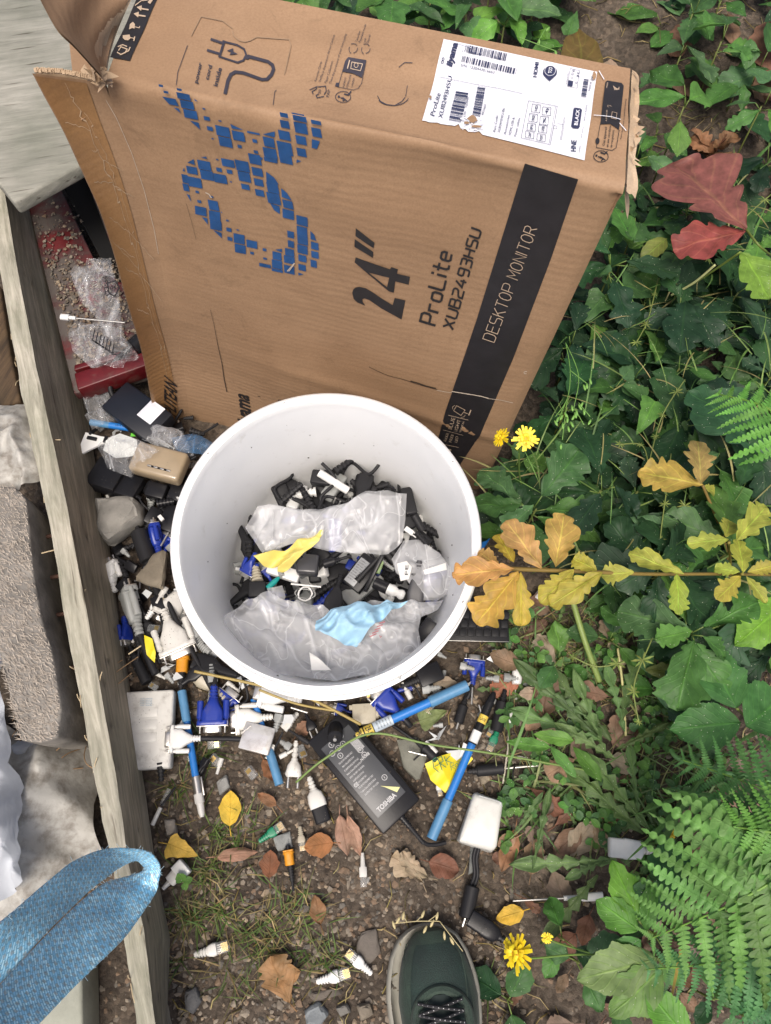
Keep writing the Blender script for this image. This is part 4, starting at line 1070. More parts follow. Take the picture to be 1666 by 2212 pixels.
t = TH_('mains_plug', 'black power plug with rounded shoulders at the adapter corner', 'plug', (682, 1592), (660, 1540), 50, z=.02); euro(t, BLK, 50)
t = TH_('barrel_jack', 'round black barrel jack standing on the adapter corner', 'plug', (724, 1594), (727, 1560), 30, z=.05, z2=.02); barrel(t, BLK, 8, 24, 0, 4)
t = TH_('power_adapter', 'small black power plug with ribbed lead under the bucket rim', 'plug', (952, 1448), (862, 1486), 82, z=.024)
B_(MB().add(bxr(22, 0, 0, 44, 34, 24, 2)), 'case', BLK, t); B_(MB().add(boot(44, 78, 8, 5, 7)), 'strain_relief', BLR, t)
t = TH_('network_plug', 'clear network plug and small metal socket under the bucket rim', 'network plug', (905, 1478), (868, 1490), 30, z=.018); rj45(t, CLR, BLU)
t = TH_('network_plug', 'thin pale network lead standing beside the blue plug', 'network plug', (922, 1540), (968, 1445), 62, z=.012); rj45(t, GRY, GRY, 20)
t = TH_('network_plug', 'green network plug with ribbed boot on the right among leaves', 'network plug', (1056, 1622), (1078, 1572), 38, z=.014); rj45(t, GRN)
t = TH_('network_plug', 'white ribbed network plug peeking out under the yellow paper', 'network plug', (952, 1720), (944, 1680), 38, z=.012); rj45(t, WHT)
t = TH_('network_plug', 'white network boot with ribs on the soil below the bucket', 'cable boot', (612, 1575), (644, 1540), 30, z=.012)
B_(MB().add(loft([(0, 6.5, 5.5, 5), (12, 6.2, 5, 5)], 16)).add(boot(12, 30, 5.6, 3.2, 5, 3)), 'boot', WHT, t)
t = TH_('network_plug', 'white slotted network boot beside the teal network plug', 'cable boot', (352, 1290), (318, 1335), 36, z=.03); rj45(t, WHC)
t = TH_('network_plug', 'teal network plug with clear front beside the grey video plug', 'network plug', (300, 1332), (285, 1285), 36, z=.026); rj45(t, TEA)
t = TH_('cable_boot', 'round beige plug with ribbed tail under the dry stalk', 'plug', (430, 1458), (488, 1512), 60, z=.02)
B_(MB().add(loft([(-6, 8, 11, 2.2), (0, 14, 13, 2.2), (12, 15, 12, 2.4), (24, 11, 9, 2.4), (30, 7, 7, 2.5)], 22)), 'body', BEI, t); B_(MB().add(boot(29, 60, 6.6, 5, 5)), 'strain_relief', BEI, t)
t = TH_('antenna_connector', 'orange connector with black ribbed tail left of the bucket', 'connector', (396, 1416), (390, 1505), 52, z=.02)
B_(MB().add(loft([(0, 8.4, 8, 3), (2, 9, 8.6, 3), (5, 9, 8.6, 3), (6, 7.6, 7.4, 3), (22, 7.6, 7.4, 3)], 18)), 'collar', ORA, t); B_(MB().add(boot(21, 42, 5, 3.6, 5)).add(cyl(40, 52, 2.2)), 'strain_relief', BLR, t)
t = TH_('grey_connector', 'grey pipe shaped plastic connector against the bucket wall', 'connector', (398, 1352), (452, 1408), 60, z=.02)
B_(MB().add(loft([(0, 14, 11, 3), (26, 14, 11, 3), (32, 9, 9, 2.4)], 20)), 'body', GRY, t); B_(MB().add(boot(30, 58, 9, 8, 8)).add(cyl(57, 62, 5)), 'threaded_end', GRY, t)
t = TH_('beige_connector', 'beige square cable connector under the bucket rim', 'connector', (762, 1545), (812, 1542), 30, z=.02)
B_(MB().add(bxr(15, 0, 0, 30, 26, 16, 1)).add(bxr(-1, 9, 0, 6, 6, 12, .6)), 'body', BEI, t); B_(MB().add(boot(30, 42, 7, 5, 2)), 'strain_relief', BEI, t)
t = TH_('telephone_adapter', 'dirty white plastic box with faint blue print lying beside the plank', 'box', (268, 1580), (378, 1574), 92, z=.02, roll=0)
B_(MB().add(bxr(44, 0, 0, 92, 138, 26, 5, 3)), 'case', WHT, t)
g_ = MB()
for y in (30, 8, -14): g_.add(bxr(38, y, 13, 50, 17, 1.6, .8))
B_(g_, 'raised_panel', WHT, t); q = MB(); 
for k in range(5): text_on(q, 'CLASS 2 ADAPTER', (30, 54 - k * 3), (52, 53 - k * 3), (0, 1.8), lambda x, y: Vector((x, y, 13.5)))
B_(q, 'lettering', M('faded_blue_print', (.12, .28, .42), .5), t)
B_(MB().add(cyl(12.6, 14, 2.6), R(-90, 'Y')), 'screw', GRY, t)
t = TH_('silver_tag', 'dirty silver tag on a connector at the end of the black lead', 'connector', (522, 1586), (590, 1604), 44, z=.026)
B_(MB().add(bxr(22, 0, 0, 42, 36, 7, 2)), 'body', SIL, t)
g_ = MB()
for k in range(14): g_.add(bxr(20, -16 + k * 1.6, 3.7, 32, .6, .3, 0))
B_(g_, 'label_print', GREYPR, t)
t = TH_('white_tube', 'short white tube with a thin white stick beside the dandelion leaves', 'cable end', (1102, 1538), (1090, 1690), 110, z=.016)
B_(MB().add(cyl(0, 18, 5)), 'cap', WHC, t); B_(MB().add(tube([(16, 0, 0), (60, 1, 2), (112, -2, -2)], 1.5)), 'stick', M('dry_white_stick', (.55, .5, .4), .6), t)
t = TH_('white_connector', 'small white round connector among leaves right of the blue plug', 'connector', (1117, 1440), (1116, 1478), 24, z=.02)
B_(MB().add(loft([(0, 5, 5, 2), (6, 5, 5, 2), (7, 6.5, 6.5, 2.4), (17, 7.5, 7.5, 2.4), (24, 6, 6, 2)], 16)), 'body', WHC, t)
t = TH_('white_connector', 'white ring connector half hidden under the yellow oak leaves', 'connector', (1180, 1278), (1160, 1302), 18, z=.02)
B_(MB().add(cyl(0, 16, 8.5)), 'body', WHC, t)
t = TH_('white_connector', 'tiny white cable ferrule on the soil above the adapter', 'connector', (776, 1598), (790, 1622), 18, z=.01); B_(MB().add(cyl(0, 18, 3.2)), 'body', WHT, t)
t = TH_('white_connector', 'tiny white cable ferrule above the dirty white box', 'connector', (332, 1452), (358, 1466), 22, z=.012); B_(MB().add(cyl(0, 14, 3)).add(cyl(13, 22, 2)), 'body', WHT, t)
t = TH_('white_connector', 'white cable ferrule with black wire close to the plank', 'connector', (366, 1704), (328, 1785), 60, z=.012)
B_(MB().add(cyl(0, 26, 3.6)), 'clear_sleeve', CLR, t); B_(MB().add(cyl(30, 58, 3.4)), 'body', WHT, t); B_(MB().add(tube([(-6, 8, 0), (10, 5, 3), (28, 0, 2)], 2)), 'wire', BLR, t)
t = TH_('mains_plug', 'white mains plug lying in the grass under crossing green blades', 'plug', (1316, 1830), (1420, 1840), 72, z=.05)
B_(MB().add(loft([(0, 13, 8, 6), (1, 14, 9, 6), (22, 14, 9, 6), (23, 15, 9.4, 6), (46, 13, 8.6, 5), (50, 8, 6, 3)], 22)), 'body', WHC, t); B_(MB().add(boot(50, 74, 6, 4, 5)), 'strain_relief', WHT, t)
def screwdriver(label, a, b, z, L=150, hl=60):
    t = TH_('screwdriver', label, 'screwdriver', a, b, L, z=z)
    B_(MB().add(cyl(0, L - hl, 1.5)), 'shaft', MET, t)
    B_(MB().add(loft([(L - hl, 4, 4, 2), (L - hl + 25, 4, 4, 2), (L - hl + 32, 6.5, 5, 2.5), (L, 7, 5.4, 2.6)], 18)), 'handle', WHC, t)
screwdriver('thin screwdriver with white handle under the bramble leaf at lower right', (1108, 1946), (1302, 1936), .03, 150, 65)
screwdriver('thin screwdriver with white end and metal shaft on the red tray', (270, 697), (150, 686), .13, 120, 14)
# yellow paper with writing
def flatsheet(name, label, cat, pts, z, mat, amp=.006, seed=0, n=14, dome=0, group=None, sc=18):
    """crumpled sheet over a picture outline (list of points, roughly convex)"""
    cx_ = sum(p[0] for p in pts) / len(pts); cy_ = sum(p[1] for p in pts) / len(pts)
    K = 24; out = []
    per = []
    for i in range(len(pts)):
        a, b = pts[i], pts[(i + 1) % len(pts)]
        for k in range(n // 2): per.append((a[0] + (b[0] - a[0]) * k / (n // 2), a[1] + (b[1] - a[1]) * k / (n // 2)))
    if sc > 1000: pass
    m = len(per); v = []
    for k in range(K + 1):
        for p in per:
            s = k / K
            x = cx_ + (p[0] - cx_) * s; y = cy_ + (p[1] - cy_) * s
            q = P(x, y, z)
            ca_, sa_ = math.cos(seed), math.sin(seed); qq = Vector((q.x * ca_ - q.y * sa_, (q.x * sa_ + q.y * ca_) * .4, 0)); r1_ = 1 - abs(nz(qq, sc * 1.5, seed)) * 2.6; r2_ = 1 - abs(nz(Vector((qq.y * 3 + q.x, q.y, 0)), sc * 1.7, seed + 5)) * 2.4
            q.z += amp * r1_ + amp * .45 * r2_ + dome * (1 - s * s) 
            v.append(q)
    f = [(k * m + i, k * m + (i + 1) % m, (k + 1) * m + (i + 1) % m, (k + 1) * m + i) for k in range(K) for i in range(m)]
    o = MB().add((v, f)).build(name, mat, None, 180)
    if label: tag(o, label, cat, group)
    return o
yp = flatsheet('paper_scrap', 'crumpled yellow paper with green handwriting under the blue cable', 'paper', [(918, 1650), (955, 1632), (1005, 1617), (1022, 1640), (985, 1680), (962, 1713), (930, 1685)], .016, YEL, .004, 3)
q = MB(); fz = lambda x, y: P(x, y, .0245)
def hand(s, pts): 
    for g_ in pts: stroke_on(q, [Z8(*p) for p in g_], 1.7 if s else 1.0, fz)
Z8 = Zf(1300, 2600, 1.851)
hand(1, [[(835, 885), (792, 850), (785, 790), (812, 770)], [(800, 838), (830, 825)], [(790, 800), (820, 790)], [(855, 870), (822, 778), (850, 765), (862, 800), (835, 815), (885, 845)], [(895, 830), (868, 765)], [(912, 760), (882, 795), (925, 810)]])
hand(0, [[(925, 868), (912, 820), (935, 808), (940, 830), (922, 840), (950, 855)], [(958, 845), (948, 825), (965, 815), (975, 835), (960, 845)], [(985, 800), (970, 800), (975, 825), (995, 820)], [(1000, 780), (1005, 805), (1020, 795)]])
o = q.build('handwriting', M('green_marker', (.01, .13, .06), .5)); o.parent = yp
t = TH_('keyboard', 'black laptop keyboard part sticking out right of the bucket', 'keyboard', (960, 1385), (1100, 1388), 120, z=.025)
B_(MB().add(bxr(55, 42, 0, 130, 84, 8, 2)), 'case', BLK, t)
kk = MB(); random.seed(6)
for j in range(4):
    for i in range(8): kk.add(bxr(4 + i * 15 + j * 3, 16 + j * 17, 5, 13, 14, 4, 1.2))
B_(kk, 'keys', BLR, t); B_(MB().add(bxr(55, .5, 4.2, 128, 1, .8, .2)), 'metal_trim', MET, t)
t = bluecable((1048, 1168), (1065, 1140), .05, 'blue cable end behind the bucket under the oak leaves', [('sheath', -20, 30, 6, BLC)], L=30)

# ================================================================== what lies in the bucket
BZ = .125
def bpt(x, y, z=BZ): 
    return P(x, y, z)
Z5 = Zf(900, 1900, 1.666)
def TB(name, label, cat, a, b, L, z=.14, z2=None, roll=0): return thing(name, label, cat, Z5(*a), Z5(*b), L, z, z2, roll)
# dark rubble of leads deeper down
fl = MB(); random.seed(12)
for k in range(300):
    a = rnd(0, 2 * PI); r = .136 * math.sqrt(rnd(0, 1)); c = bk.matrix_world @ Vector((r * math.cos(a), r * math.sin(a), .04 + rnd(0, .05) + .02 * math.sin(a)))
    m4 = T(*c) @ R(rnd(0, 360), 'Z') @ R(rnd(-30, 30), 'Y')
    fl.add((lambda q: ([(p[0] * .00095, p[1] * .00095, p[2] * .00095) for p in q[0]], q[1]))(random.choice((bxr(0, 0, 0, rnd(25, 50), rnd(15, 28), 14, 3, 3), cyl(0, rnd(25, 50), rnd(3, 6)), boot(0, 40, 6, 4, 6), boot(0, 30, 7, 4, 5), loft([(0, 11, 7, 5), (22, 12, 8, 5), (34, 6, 6, 3), (58, 4, 4, 2)], 16), tube(spline([(0, 0, 0), (20, 14, 5), (45, -8, 0), (70, 10, 4)], 6), 2.4)))), m4, random.choice((0, 0, 0, 0, 0, 0, 1, 2, 3)))
tag(fl.build('cable_clutter', [BLR, GRY, WHC, BLU]), 'dark tangle of cable ends filling the bottom of the bucket', 'clutter', kind='stuff')
t = TB('mains_plug', 'large black flat mains plug with ribbed neck in the middle of the bucket', 'plug', (700, 905), (765, 640), 92, .158, .15)
B_(MB().add(loft([(0, 14, 9, 5), (4, 20, 10, 5), (28, 19, 10, 5), (50, 11, 8, 4), (56, 7, 6.5, 3)], 24)), 'body', BLR, t); B_(MB().add(boot(56, 92, 6.4, 4.8, 8)), 'strain_relief', BLR, t)
t = TB('power_adapter', 'black adapter with grey rating label standing in the bucket', 'power adapter', (960, 560), (820, 740), 70, .145, .14)
B_(MB().add(bxr(30, 0, -4, 74, 44, 24, 2)), 'case', BLK, t); B_(MB().add(bxr(34, -6, 8.4, 58, 25, .6, .2)), 'rating_plate', M('grey_label', (.26, .27, .28), .4), t)
q = MB()
for k in range(9): text_on(q, random.choice(('AC ADAPTER 12V', 'INPUT 100-240V', 'OUTPUT 1.5A')), (12 + k * 5.4, -16), (12 + k * 5.4, rnd(-4, 4)), (-3, 0), lambda x, y: Vector((x, y, 9)))
B_(q, 'label_print', INK, t)
t = TB('power_adapter', 'dark grey cube shaped wall adapter beside the yellow scrap', 'power adapter', (470, 580), (620, 590), 40, .16)
B_(MB().add(bxr(20, 0, 0, 38, 36, 26, 5, 3)), 'case', M('dark_grey_plastic', (.045, .045, .048), .3, speck=.1), t); B_(MB().add(cyl(12, 20, 3), T(8, 10, 0) @ R(-90, 'Y')), 'knob', BLK, t)
t = TB('barrel_jack', 'black cylindrical jack with a white tip in the bucket', 'plug', (645, 580), (840, 520), 60, .165); barrel(t, BLK, 9, 24, 24)
t = TB('cable_plug', 'black and white bobbin shaped plug in the bucket', 'plug', (985, 700), (1185, 790), 62, .16)
B_(MB().add(cyl(0, 28, 11.5, n=24)), 'black_sleeve', BLK, t); B_(MB().add(loft([(28, 10.5, 10.5, 2), (42, 10.5, 10.5, 2), (44, 9, 9, 2), (48, 7, 7, 2), (54, 9.5, 9.5, 2), (58, 9.5, 9.5, 2), (62, 6, 6, 2)], 24)), 'white_end', WHC, t)
t = TB('mains_socket_plug', 'dark grey mains lead plug with ribbed neck standing in the bucket', 'plug', (1255, 830), (1285, 555), 92, .155, .165)
DG = M('charcoal_plastic', (.05, .05, .055), .42, speck=.12)
B_(MB().add(loft([(0, 18, 9, 4), (20, 19, 10, 4), (40, 16, 10, 4), (56, 12, 9, 3), (58, 15, 9, 5), (61, 15, 9, 5), (62, 8, 7, 3)], 24)), 'body', DG, t); B_(MB().add(boot(62, 92, 8, 7.4, 4)), 'strain_relief', DG, t)
t = TB('mains_plug', 'black plug with shaped body at the lower right of the bucket', 'plug', (1375, 960), (1230, 1150), 74, .19, .175)
B_(MB().add(bxr(20, 0, 0, 42, 30, 18, 2)).add(loft([(40, 14, 9, 5), (52, 8, 7, 3), (56, 10, 7, 4), (60, 6, 6, 3)], 18)), 'body', BLK, t); B_(MB().add(boot(59, 80, 6.5, 5.6, 3)), 'strain_relief', BLR, t)
t = TB('video_plug', 'blue video plug with metal grid face at left inside the bucket', 'video plug', (128, 660), (200, 500), 46, .14, .16); dsub(t, BLU, 26, 14)
t = TB('cable_boot', 'cream ribbed cable boot at left inside the bucket', 'cable boot', (210, 690), (195, 590), 30, .15); B_(MB().add(boot(0, 30, 11, 6, 5)), 'boot', BEI, t)
t = TB('black_socket', 'black square socket at left inside the bucket', 'connector', (160, 750), (270, 750), 32, .15); B_(MB().add(bxr(15, 0, 0, 32, 30, 18, 2)), 'body', BLR, t)
t = TB('audio_jack', 'teal audio jack in the bucket beside the blue plug', 'plug', (275, 740), (355, 665), 34, .15); B_(MB().add(loft([(0, 6, 6, 2), (20, 6, 6, 2), (30, 4, 4, 2), (34, 2.5, 2.5, 2)], 16)), 'body', TEA, t)
t = TB('video_plug', 'blue plug end half hidden under the yellow scrap', 'video plug', (250, 600), (300, 690), 40, .14); dsub(t, BLU, 24, 12, screws=False)
t = TB('white_connector', 'white angular connector under the yellow scrap', 'connector', (280, 600), (490, 670), 60, .145); B_(MB().add(bxr(30, 0, 0, 60, 22, 16, 3)), 'body', WHC, t)
t = TB('cable_tie', 'pale cable loops tied with a white tie in the bucket', 'cable', (430, 740), (630, 760), 60, .145)
random.seed(3)
for k in range(3): B_(MB().add(tube([(30 + (20 - k * 3) * math.cos(a * .35) + rnd(-1, 1), (10 + k * 2) * math.sin(a * .35) - 8, a * .3 - 2) for a in range(22)], 1.4 + k * .3)), 'wire_loop', (GRY, BLK, WHC)[k], t)
B_(MB().add(bxr(30, 8, 5, 60, 3.5, 2, .6)), 'tie', WHC, t)
t = TB('mains_plug', 'black plug showing two round metal pins at the back of the bucket', 'plug', (745, 150), (700, 250), 42, .16, .14); euro(t, BLK, 42)
t = TB('cable_boot', 'black ribbed cable boot against the far wall of the bucket', 'cable boot', (1265, 370), (1330, 440), 34, .16); B_(MB().add(boot(0, 34, 7, 6, 6)), 'boot', BLR, t)
t = TB('white_connector', 'cluster of small white pins at the back right of the bucket', 'connector', (1190, 340), (1260, 390), 40, .155)
B_(MB().add(bxr(15, 0, 0, 30, 16, 10, 2)).add(cyl(25, 42, 2, 5)).add(cyl(25, 44, 2, -4)), 'body', WHC, t)
t = TB('green_tube', 'small clear green tube in the bucket beside the bobbin', 'connector', (1010, 640), (1040, 560), 30, .16); B_(MB().add(cyl(0, 30, 4)), 'body', clear_mat('clear_green', (.45, .6, .3), .6, .15, 0), t)
t = TB('black_lead', 'black flat lead standing upright behind the bobbin in the bucket', 'cable', (925, 760), (1040, 520), 92, .15, .17); B_(MB().add(bxr(46, 0, 0, 92, 9, 14, 2)), 'body', BLK, t)
t = TB('black_lead', 'thick black ribbed lead beside the grey rating label in the bucket', 'cable', (870, 690), (1010, 540), 70, .15, .16); B_(MB().add(boot(0, 22, 8, 7, 5)).add(cyl(20, 70, 5.5)), 'body', BLR, t)
flatsheet('yellow_scrap', 'soft yellow torn scrap lying on top of the bags in the bucket', 'paper', [Z5(*p) for p in ((190, 545), (230, 522), (390, 490), (520, 420), (655, 375), (625, 445), (560, 500), (480, 560), (430, 600), (380, 640), (345, 635), (350, 605), (250, 590))], .175, M('soft_yellow', (.74, .62, .16), .5, var=.2, speck=.06), .012, 4, sc=30)
# blue tissue
bt = flatsheet('blue_tissue', 'pale blue paper wipe spread over the clear bag in the bucket', 'paper', [Z5(*p) for p in ((600, 960), (700, 900), (880, 855), (1210, 838), (1100, 905), (1020, 965), (960, 1020), (870, 1135), (790, 1120), (700, 1080), (600, 1035))], .205, M('pale_blue_paper', (.36, .6, .78), .55, var=.3, bump=.5, nscale=30), .016, 9, dome=.006, sc=26)
# film bags
FRO = clear_mat('frosted_bag_film', (.97, .98, 1), .3, .2, .8)
CLB = clear_mat('clear_bag_film', (.85, .87, .9), .06, .06, .9)
def bag(label, pts, z, seed, amp=.012, dome=.02, mat=None, layers=2, name='plastic_bag', sc=14, tiltz=None):
    o = None
    for k in range(layers):
        s = 1 - .07 * k
        cx_ = sum(p[0] for p in pts) / len(pts); cy_ = sum(p[1] for p in pts) / len(pts)
        pp = [(cx_ + (p[0] - cx_) * s, cy_ + (p[1] - cy_) * s) for p in pts]
        q = flatsheet('film' if k else name, None, None, pp, z - k * .006, mat or FRO, amp, seed + k * 7, n=20, dome=dome * (1 - .25 * k), sc=sc)
        if k: q.parent = o
        else: o = tag(q, label, 'plastic bag')
    if tiltz:
        for v in o.data.vertices: v.co.z += tiltz(v.co)
    return o
bag('upper clear plastic bag with a folded seam inside the bucket', [Z5(*p) for p in ((140, 360), (220, 220), (300, 205), (420, 240), (620, 235), (850, 180), (930, 110), (1200, 120), (1190, 300), (1170, 440), (1080, 515), (900, 520), (620, 490), (480, 450), (250, 520))], .165, 2, .010, .016)
bag('right hand clear plastic bag pressed against the bucket wall', [Z5(*p) for p in ((1100, 560), (1180, 430), (1290, 430), (1420, 500), (1500, 620), (1500, 760), (1400, 830), (1300, 830), (1200, 700), (1130, 650))], .15, 5, .008, .012)
bag('large clear plastic bag filling the near half of the bucket', [Z5(*p) for p in ((0, 990), (160, 830), (300, 780), (420, 840), (640, 850), (680, 900), (900, 860), (1210, 840), (1440, 830), (1400, 900), (1290, 960), (1270, 1060), (1290, 1190), (1080, 1340), (740, 1400), (400, 1360), (110, 1200))], .162, 8, .02, .008, tiltz=lambda c: max(0, (.25 - c.y)) * .3, layers=2)
bag('small clear bag corner standing over the cable loops', [Z5(*p) for p in ((280, 750), (380, 730), (400, 800), (380, 850), (300, 850))], .16, 11, .006, .004, layers=1)
q = MB(); fz = lambda x, y: P(*Z5(x, y), .2)
stroke_on(q, [(1020, 1050), (1025, 1065), (1035, 1055)], 4, fz); 
for k in range(5): stroke_on(q, [(955 + k * 16, 1060 - k * 22), (1000 + k * 14, 1040 - k * 20)], 7, lambda x, y: P(*Z5(x, y), .214))
o = q.build('red_print', M('faded_red_print', (.35, .1, .12), .6)); o.parent = bt
flatsheet('white_label', 'white dotted label strip inside the right hand bag', 'label', [Z5(*p) for p in ((1310, 620), (1460, 570), (1466, 618), (1320, 650))], .175, WHC, .001, 3)
flatsheet('white_card', 'white folded card corner under the near bag in the bucket', 'card', [Z5(*p) for p in ((555, 1165), (610, 1200), (640, 1225), (700, 1285), (570, 1285))], .205, WHC, .002, 5)
flatsheet('white_label', 'white printed label scrap in the middle right of the bucket', 'label', [Z5(*p) for p in ((1135, 575), (1200, 560), (1235, 600), (1215, 680), (1160, 690))], .168, WHC, .002, 6)
q = MB(); fz = lambda x, y: P(*Z5(x, y), .176)
text_on(q, 'FE', (1208, 650), (1212, 585), (-22, 0), fz); tag(q.build('label_lettering', INK), 'black letters on the white label scrap in the bucket', 'lettering')
# ================================================================== timber, tray, strap, sacking and rubble on the left
def wood_mat(name, light, dark, ang, scale=1.0, green=0):
    m, t, n, l, b = new_mat(name)
    g = n.new('ShaderNodeNewGeometry').outputs['Position']
    mp = n.new('ShaderNodeMapping'); mp.inputs['Rotation'].default_value = (0, 0, math.radians(-ang)); l.new(g, mp.inputs[0])
    m2 = n.new('ShaderNodeMapping'); m2.inputs['Scale'].default_value = (12, 110, 110); l.new(mp.outputs[0], m2.inputs[0])
    a = noise_node(n, l, m2.outputs[0], scale, 8, .65, .4); r = ramp(n, [(.32, dark), (.5, tuple((x + y) / 2 for x, y in zip(light, dark))), (.66, light)]); l.new(a.outputs[0], r.inputs[0])
    p = noise_node(n, l, g, 9, 5); pr = ramp(n, [(.35, (.72, .74, .68)), (.65, (1.1, 1.08, 1.05))]); l.new(p.outputs[0], pr.inputs[0])
    c = mix(n, l, 1, r.outputs[0], pr.outputs[0], 'MULTIPLY')
    if green:
        q = noise_node(n, l, g, 16, 6, .7); qr = ramp(n, [(.5, (0, 0, 0)), (.72, (green,) * 3)]); l.new(q.outputs[0], qr.inputs[0])
        c = mix(n, l, qr.outputs[0], c, (.16, .18, .1))
    m3 = n.new('ShaderNodeMapping'); m3.inputs['Scale'].default_value = (9, 120, 120); l.new(mp.outputs[0], m3.inputs[0])
    k = noise_node(n, l, m3.outputs[0], 1, 2); kr = ramp(n, [(.66, (1, 1, 1)), (.74, (.18, .14, .1))]); l.new(k.outputs[0], kr.inputs[0])
    c = mix(n, l, .8, c, kr.outputs[0], 'MULTIPLY')
    l.new(c, b.inputs['Base Color']); b.inputs['Roughness'].default_value = .85
    bumpn(n, l, b, a.outputs[0], .7, .002)
    return m
def interp(pts, t):
    k = t * (len(pts) - 1); i = min(int(k), len(pts) - 2); a, b = pts[i], pts[i + 1]; s = k - i
    return tuple(x + (y - x) * s for x, y in zip(a, b))
ZT = .125
left = [(-52, 300), (-6, 560), (40, 815), (100, 1106), (148, 1380), (200, 1660), (240, 1860), (267, 2029), (297, 2212), (315, 2330)]
div = [(-8, 300), (32, 553), (80, 803), (147, 1106), (197, 1380), (247, 1660), (276, 1860), (310, 2010), (334, 2212), (348, 2330)]
righ = [(62, 300), (116, 560), (172, 803), (224, 1106), (266, 1380), (305, 1660), (335, 1860), (366, 2026), (360, 2212), (372, 2330)]
wa = math.degrees(math.atan2(P(246, 1660, ZT).y - P(100, 1106, ZT).y, P(246, 1660, ZT).x - P(147, 1106, ZT).x))
WTOP = wood_mat('weathered_edge', (.5, .47, .4), (.24, .23, .185), wa, 1.2, .3)
WSIDE = wood_mat('weathered_side', (.36, .32, .25), (.17, .15, .115), wa, 1)
pk = empty('wooden_plank', P(147, 1106, 0)); tag(pk, 'long weathered wooden plank standing on edge, running down the left side', 'plank')
def pkpart(mb, name, mat, label=None, sharp=50, par=None, root=None):
    root = root or pk
    L_ = root.location
    mb.v = [(p[0] - L_.x, p[1] - L_.y, p[2] - L_.z) for p in mb.v]
    o = mb.build(name, mat, par or root, sharp)
    if label: o['label'] = label
    return o
NS = 110; random.seed(1)
rt, rs = [], []
for i in range(NS + 1):
    t = i / NS; zz = ZT + .03 * (1 - t) ** 2
    a = P(*interp(left, t), zz) ; b = P(*interp(div, t), zz); c = P(*interp(righ, t), .012)
    j = nz((t * 30, 0), 1, 4) * .0035 + nz((t * 110, 0), 1, 7) * .0015
    a = a + Vector((-j, 0, 0)); b = b + Vector((j * .4, 0, 0))
    d_ = Vector((b.x, b.y, .0)); 
    row = []
    for k in range(6):
        q = a.lerp(b, k / 5); q.z += -.002 * (k in (0, 5)) + nz((t * 60, k), 1, 2) * .0016; row.append(q)
    rt.append(row)
    row = []
    for k in range(9):
        s = k / 8; q = b.lerp(c, s); q.z = zz - .002 + (c.z - zz) * s; q.x += nz((t * 8, s * 9), 1, 3) * .002; row.append(q)
    rs.append(row)
    if i == NS: pass
G_ = lambda rows: ([p for r in rows for p in r], [(i * len(rows[0]) + j, i * len(rows[0]) + j + 1, (i + 1) * len(rows[0]) + j + 1, (i + 1) * len(rows[0]) + j) for i in range(len(rows) - 1) for j in range(len(rows[0]) - 1)])
mb = MB().add(G_(rt), mi=0).add(G_(rs), mi=1)
bl = [[r[0], Vector((r[0].x, r[0].y, 0))] for r in rt]; mb.add(G_(bl), mi=1)
pkpart(mb, 'board', [WTOP, WSIDE])
hl = MB(); random.seed(31)
def sidept(x, y):
    best = None
    for r in rs:
        for q in r:
            w_ = q - CO; dx = 833 + FPX * w_.dot(RT) / w_.dot(FW); dy = 1106 - FPX * w_.dot(UP) / w_.dot(FW)
            d2 = (dx - x) ** 2 + (dy - y) ** 2
            if best is None or d2 < best[0]: best = (d2, q)
    return best[1] + Vector((.0022, 0, .001))
wd_ = (P(305, 1660, 0) - P(224, 1106, 0)).normalized()
for x, y, s in ((95, 640, 6), (124, 645, 5), (112, 655, 9), (150, 715, 6), (52, 590, 7), (64, 610, 9), (186, 1155, 8), (178, 1122, 6), (200, 1240, 6), (212, 1262, 6), (225, 1255, 6), (244, 1365, 9), (262, 1412, 7), (230, 1440, 9), (222, 1480, 10), (240, 1570, 8), (254, 1648, 6), (220, 1320, 5), (302, 1790, 7), (322, 1980, 9), (344, 2150, 9), (133, 940, 4)):
    p = sidept(x, y); e = wd_ * (s * .0007); f_ = Vector((0, 0, .0022 + .0002 * s)) + Vector((.001, 0, 0))
    hl.add(([p - e, p - e * .3 + f_, p + e, p + e * .2 - f_], [(0, 1, 2, 3)]))
pkpart(hl, 'nail_hole', M('hole_dark', (.02, .013, .008), .9))
sp_ = MB()
for k in range(22):
    t = rnd(.05, .95); q = P(*interp(random.choice((left, div)), t), ZT); e = Vector((rnd(-.3, .3), rnd(-1, 1), rnd(.1, .5))).normalized() * rnd(.006, .02)
    sp_.add(tube([q, q + e * .6 + Vector((0, 0, .002)), q + e], .0006, 5))
for x0, y0, x1, y1 in ((90, 1195, 150, 1180), (278, 1413, 305, 1395), (120, 950, 131, 950)): sp_.add(tube([P(x0, y0, .13), P(x1, y1, .135)], .0008, 5))
for m in islands(sp_, .0): pkpart(m, 'splinter', M('splinter_wood', (.5, .4, .25), .8))
# nails holding the dark gap
nl = MB()
for a, b in (((78, 1165), (112, 1157)), ((108, 1248), (128, 1244)), ((100, 1332), (150, 1324)), ((140, 1446), (165, 1440))): nl.add(tube([P(*a, .08), P(*b, .08)], .003, 8))
pkpart(nl, 'rusty_nail', M('rust', (.12, .06, .04), .8))
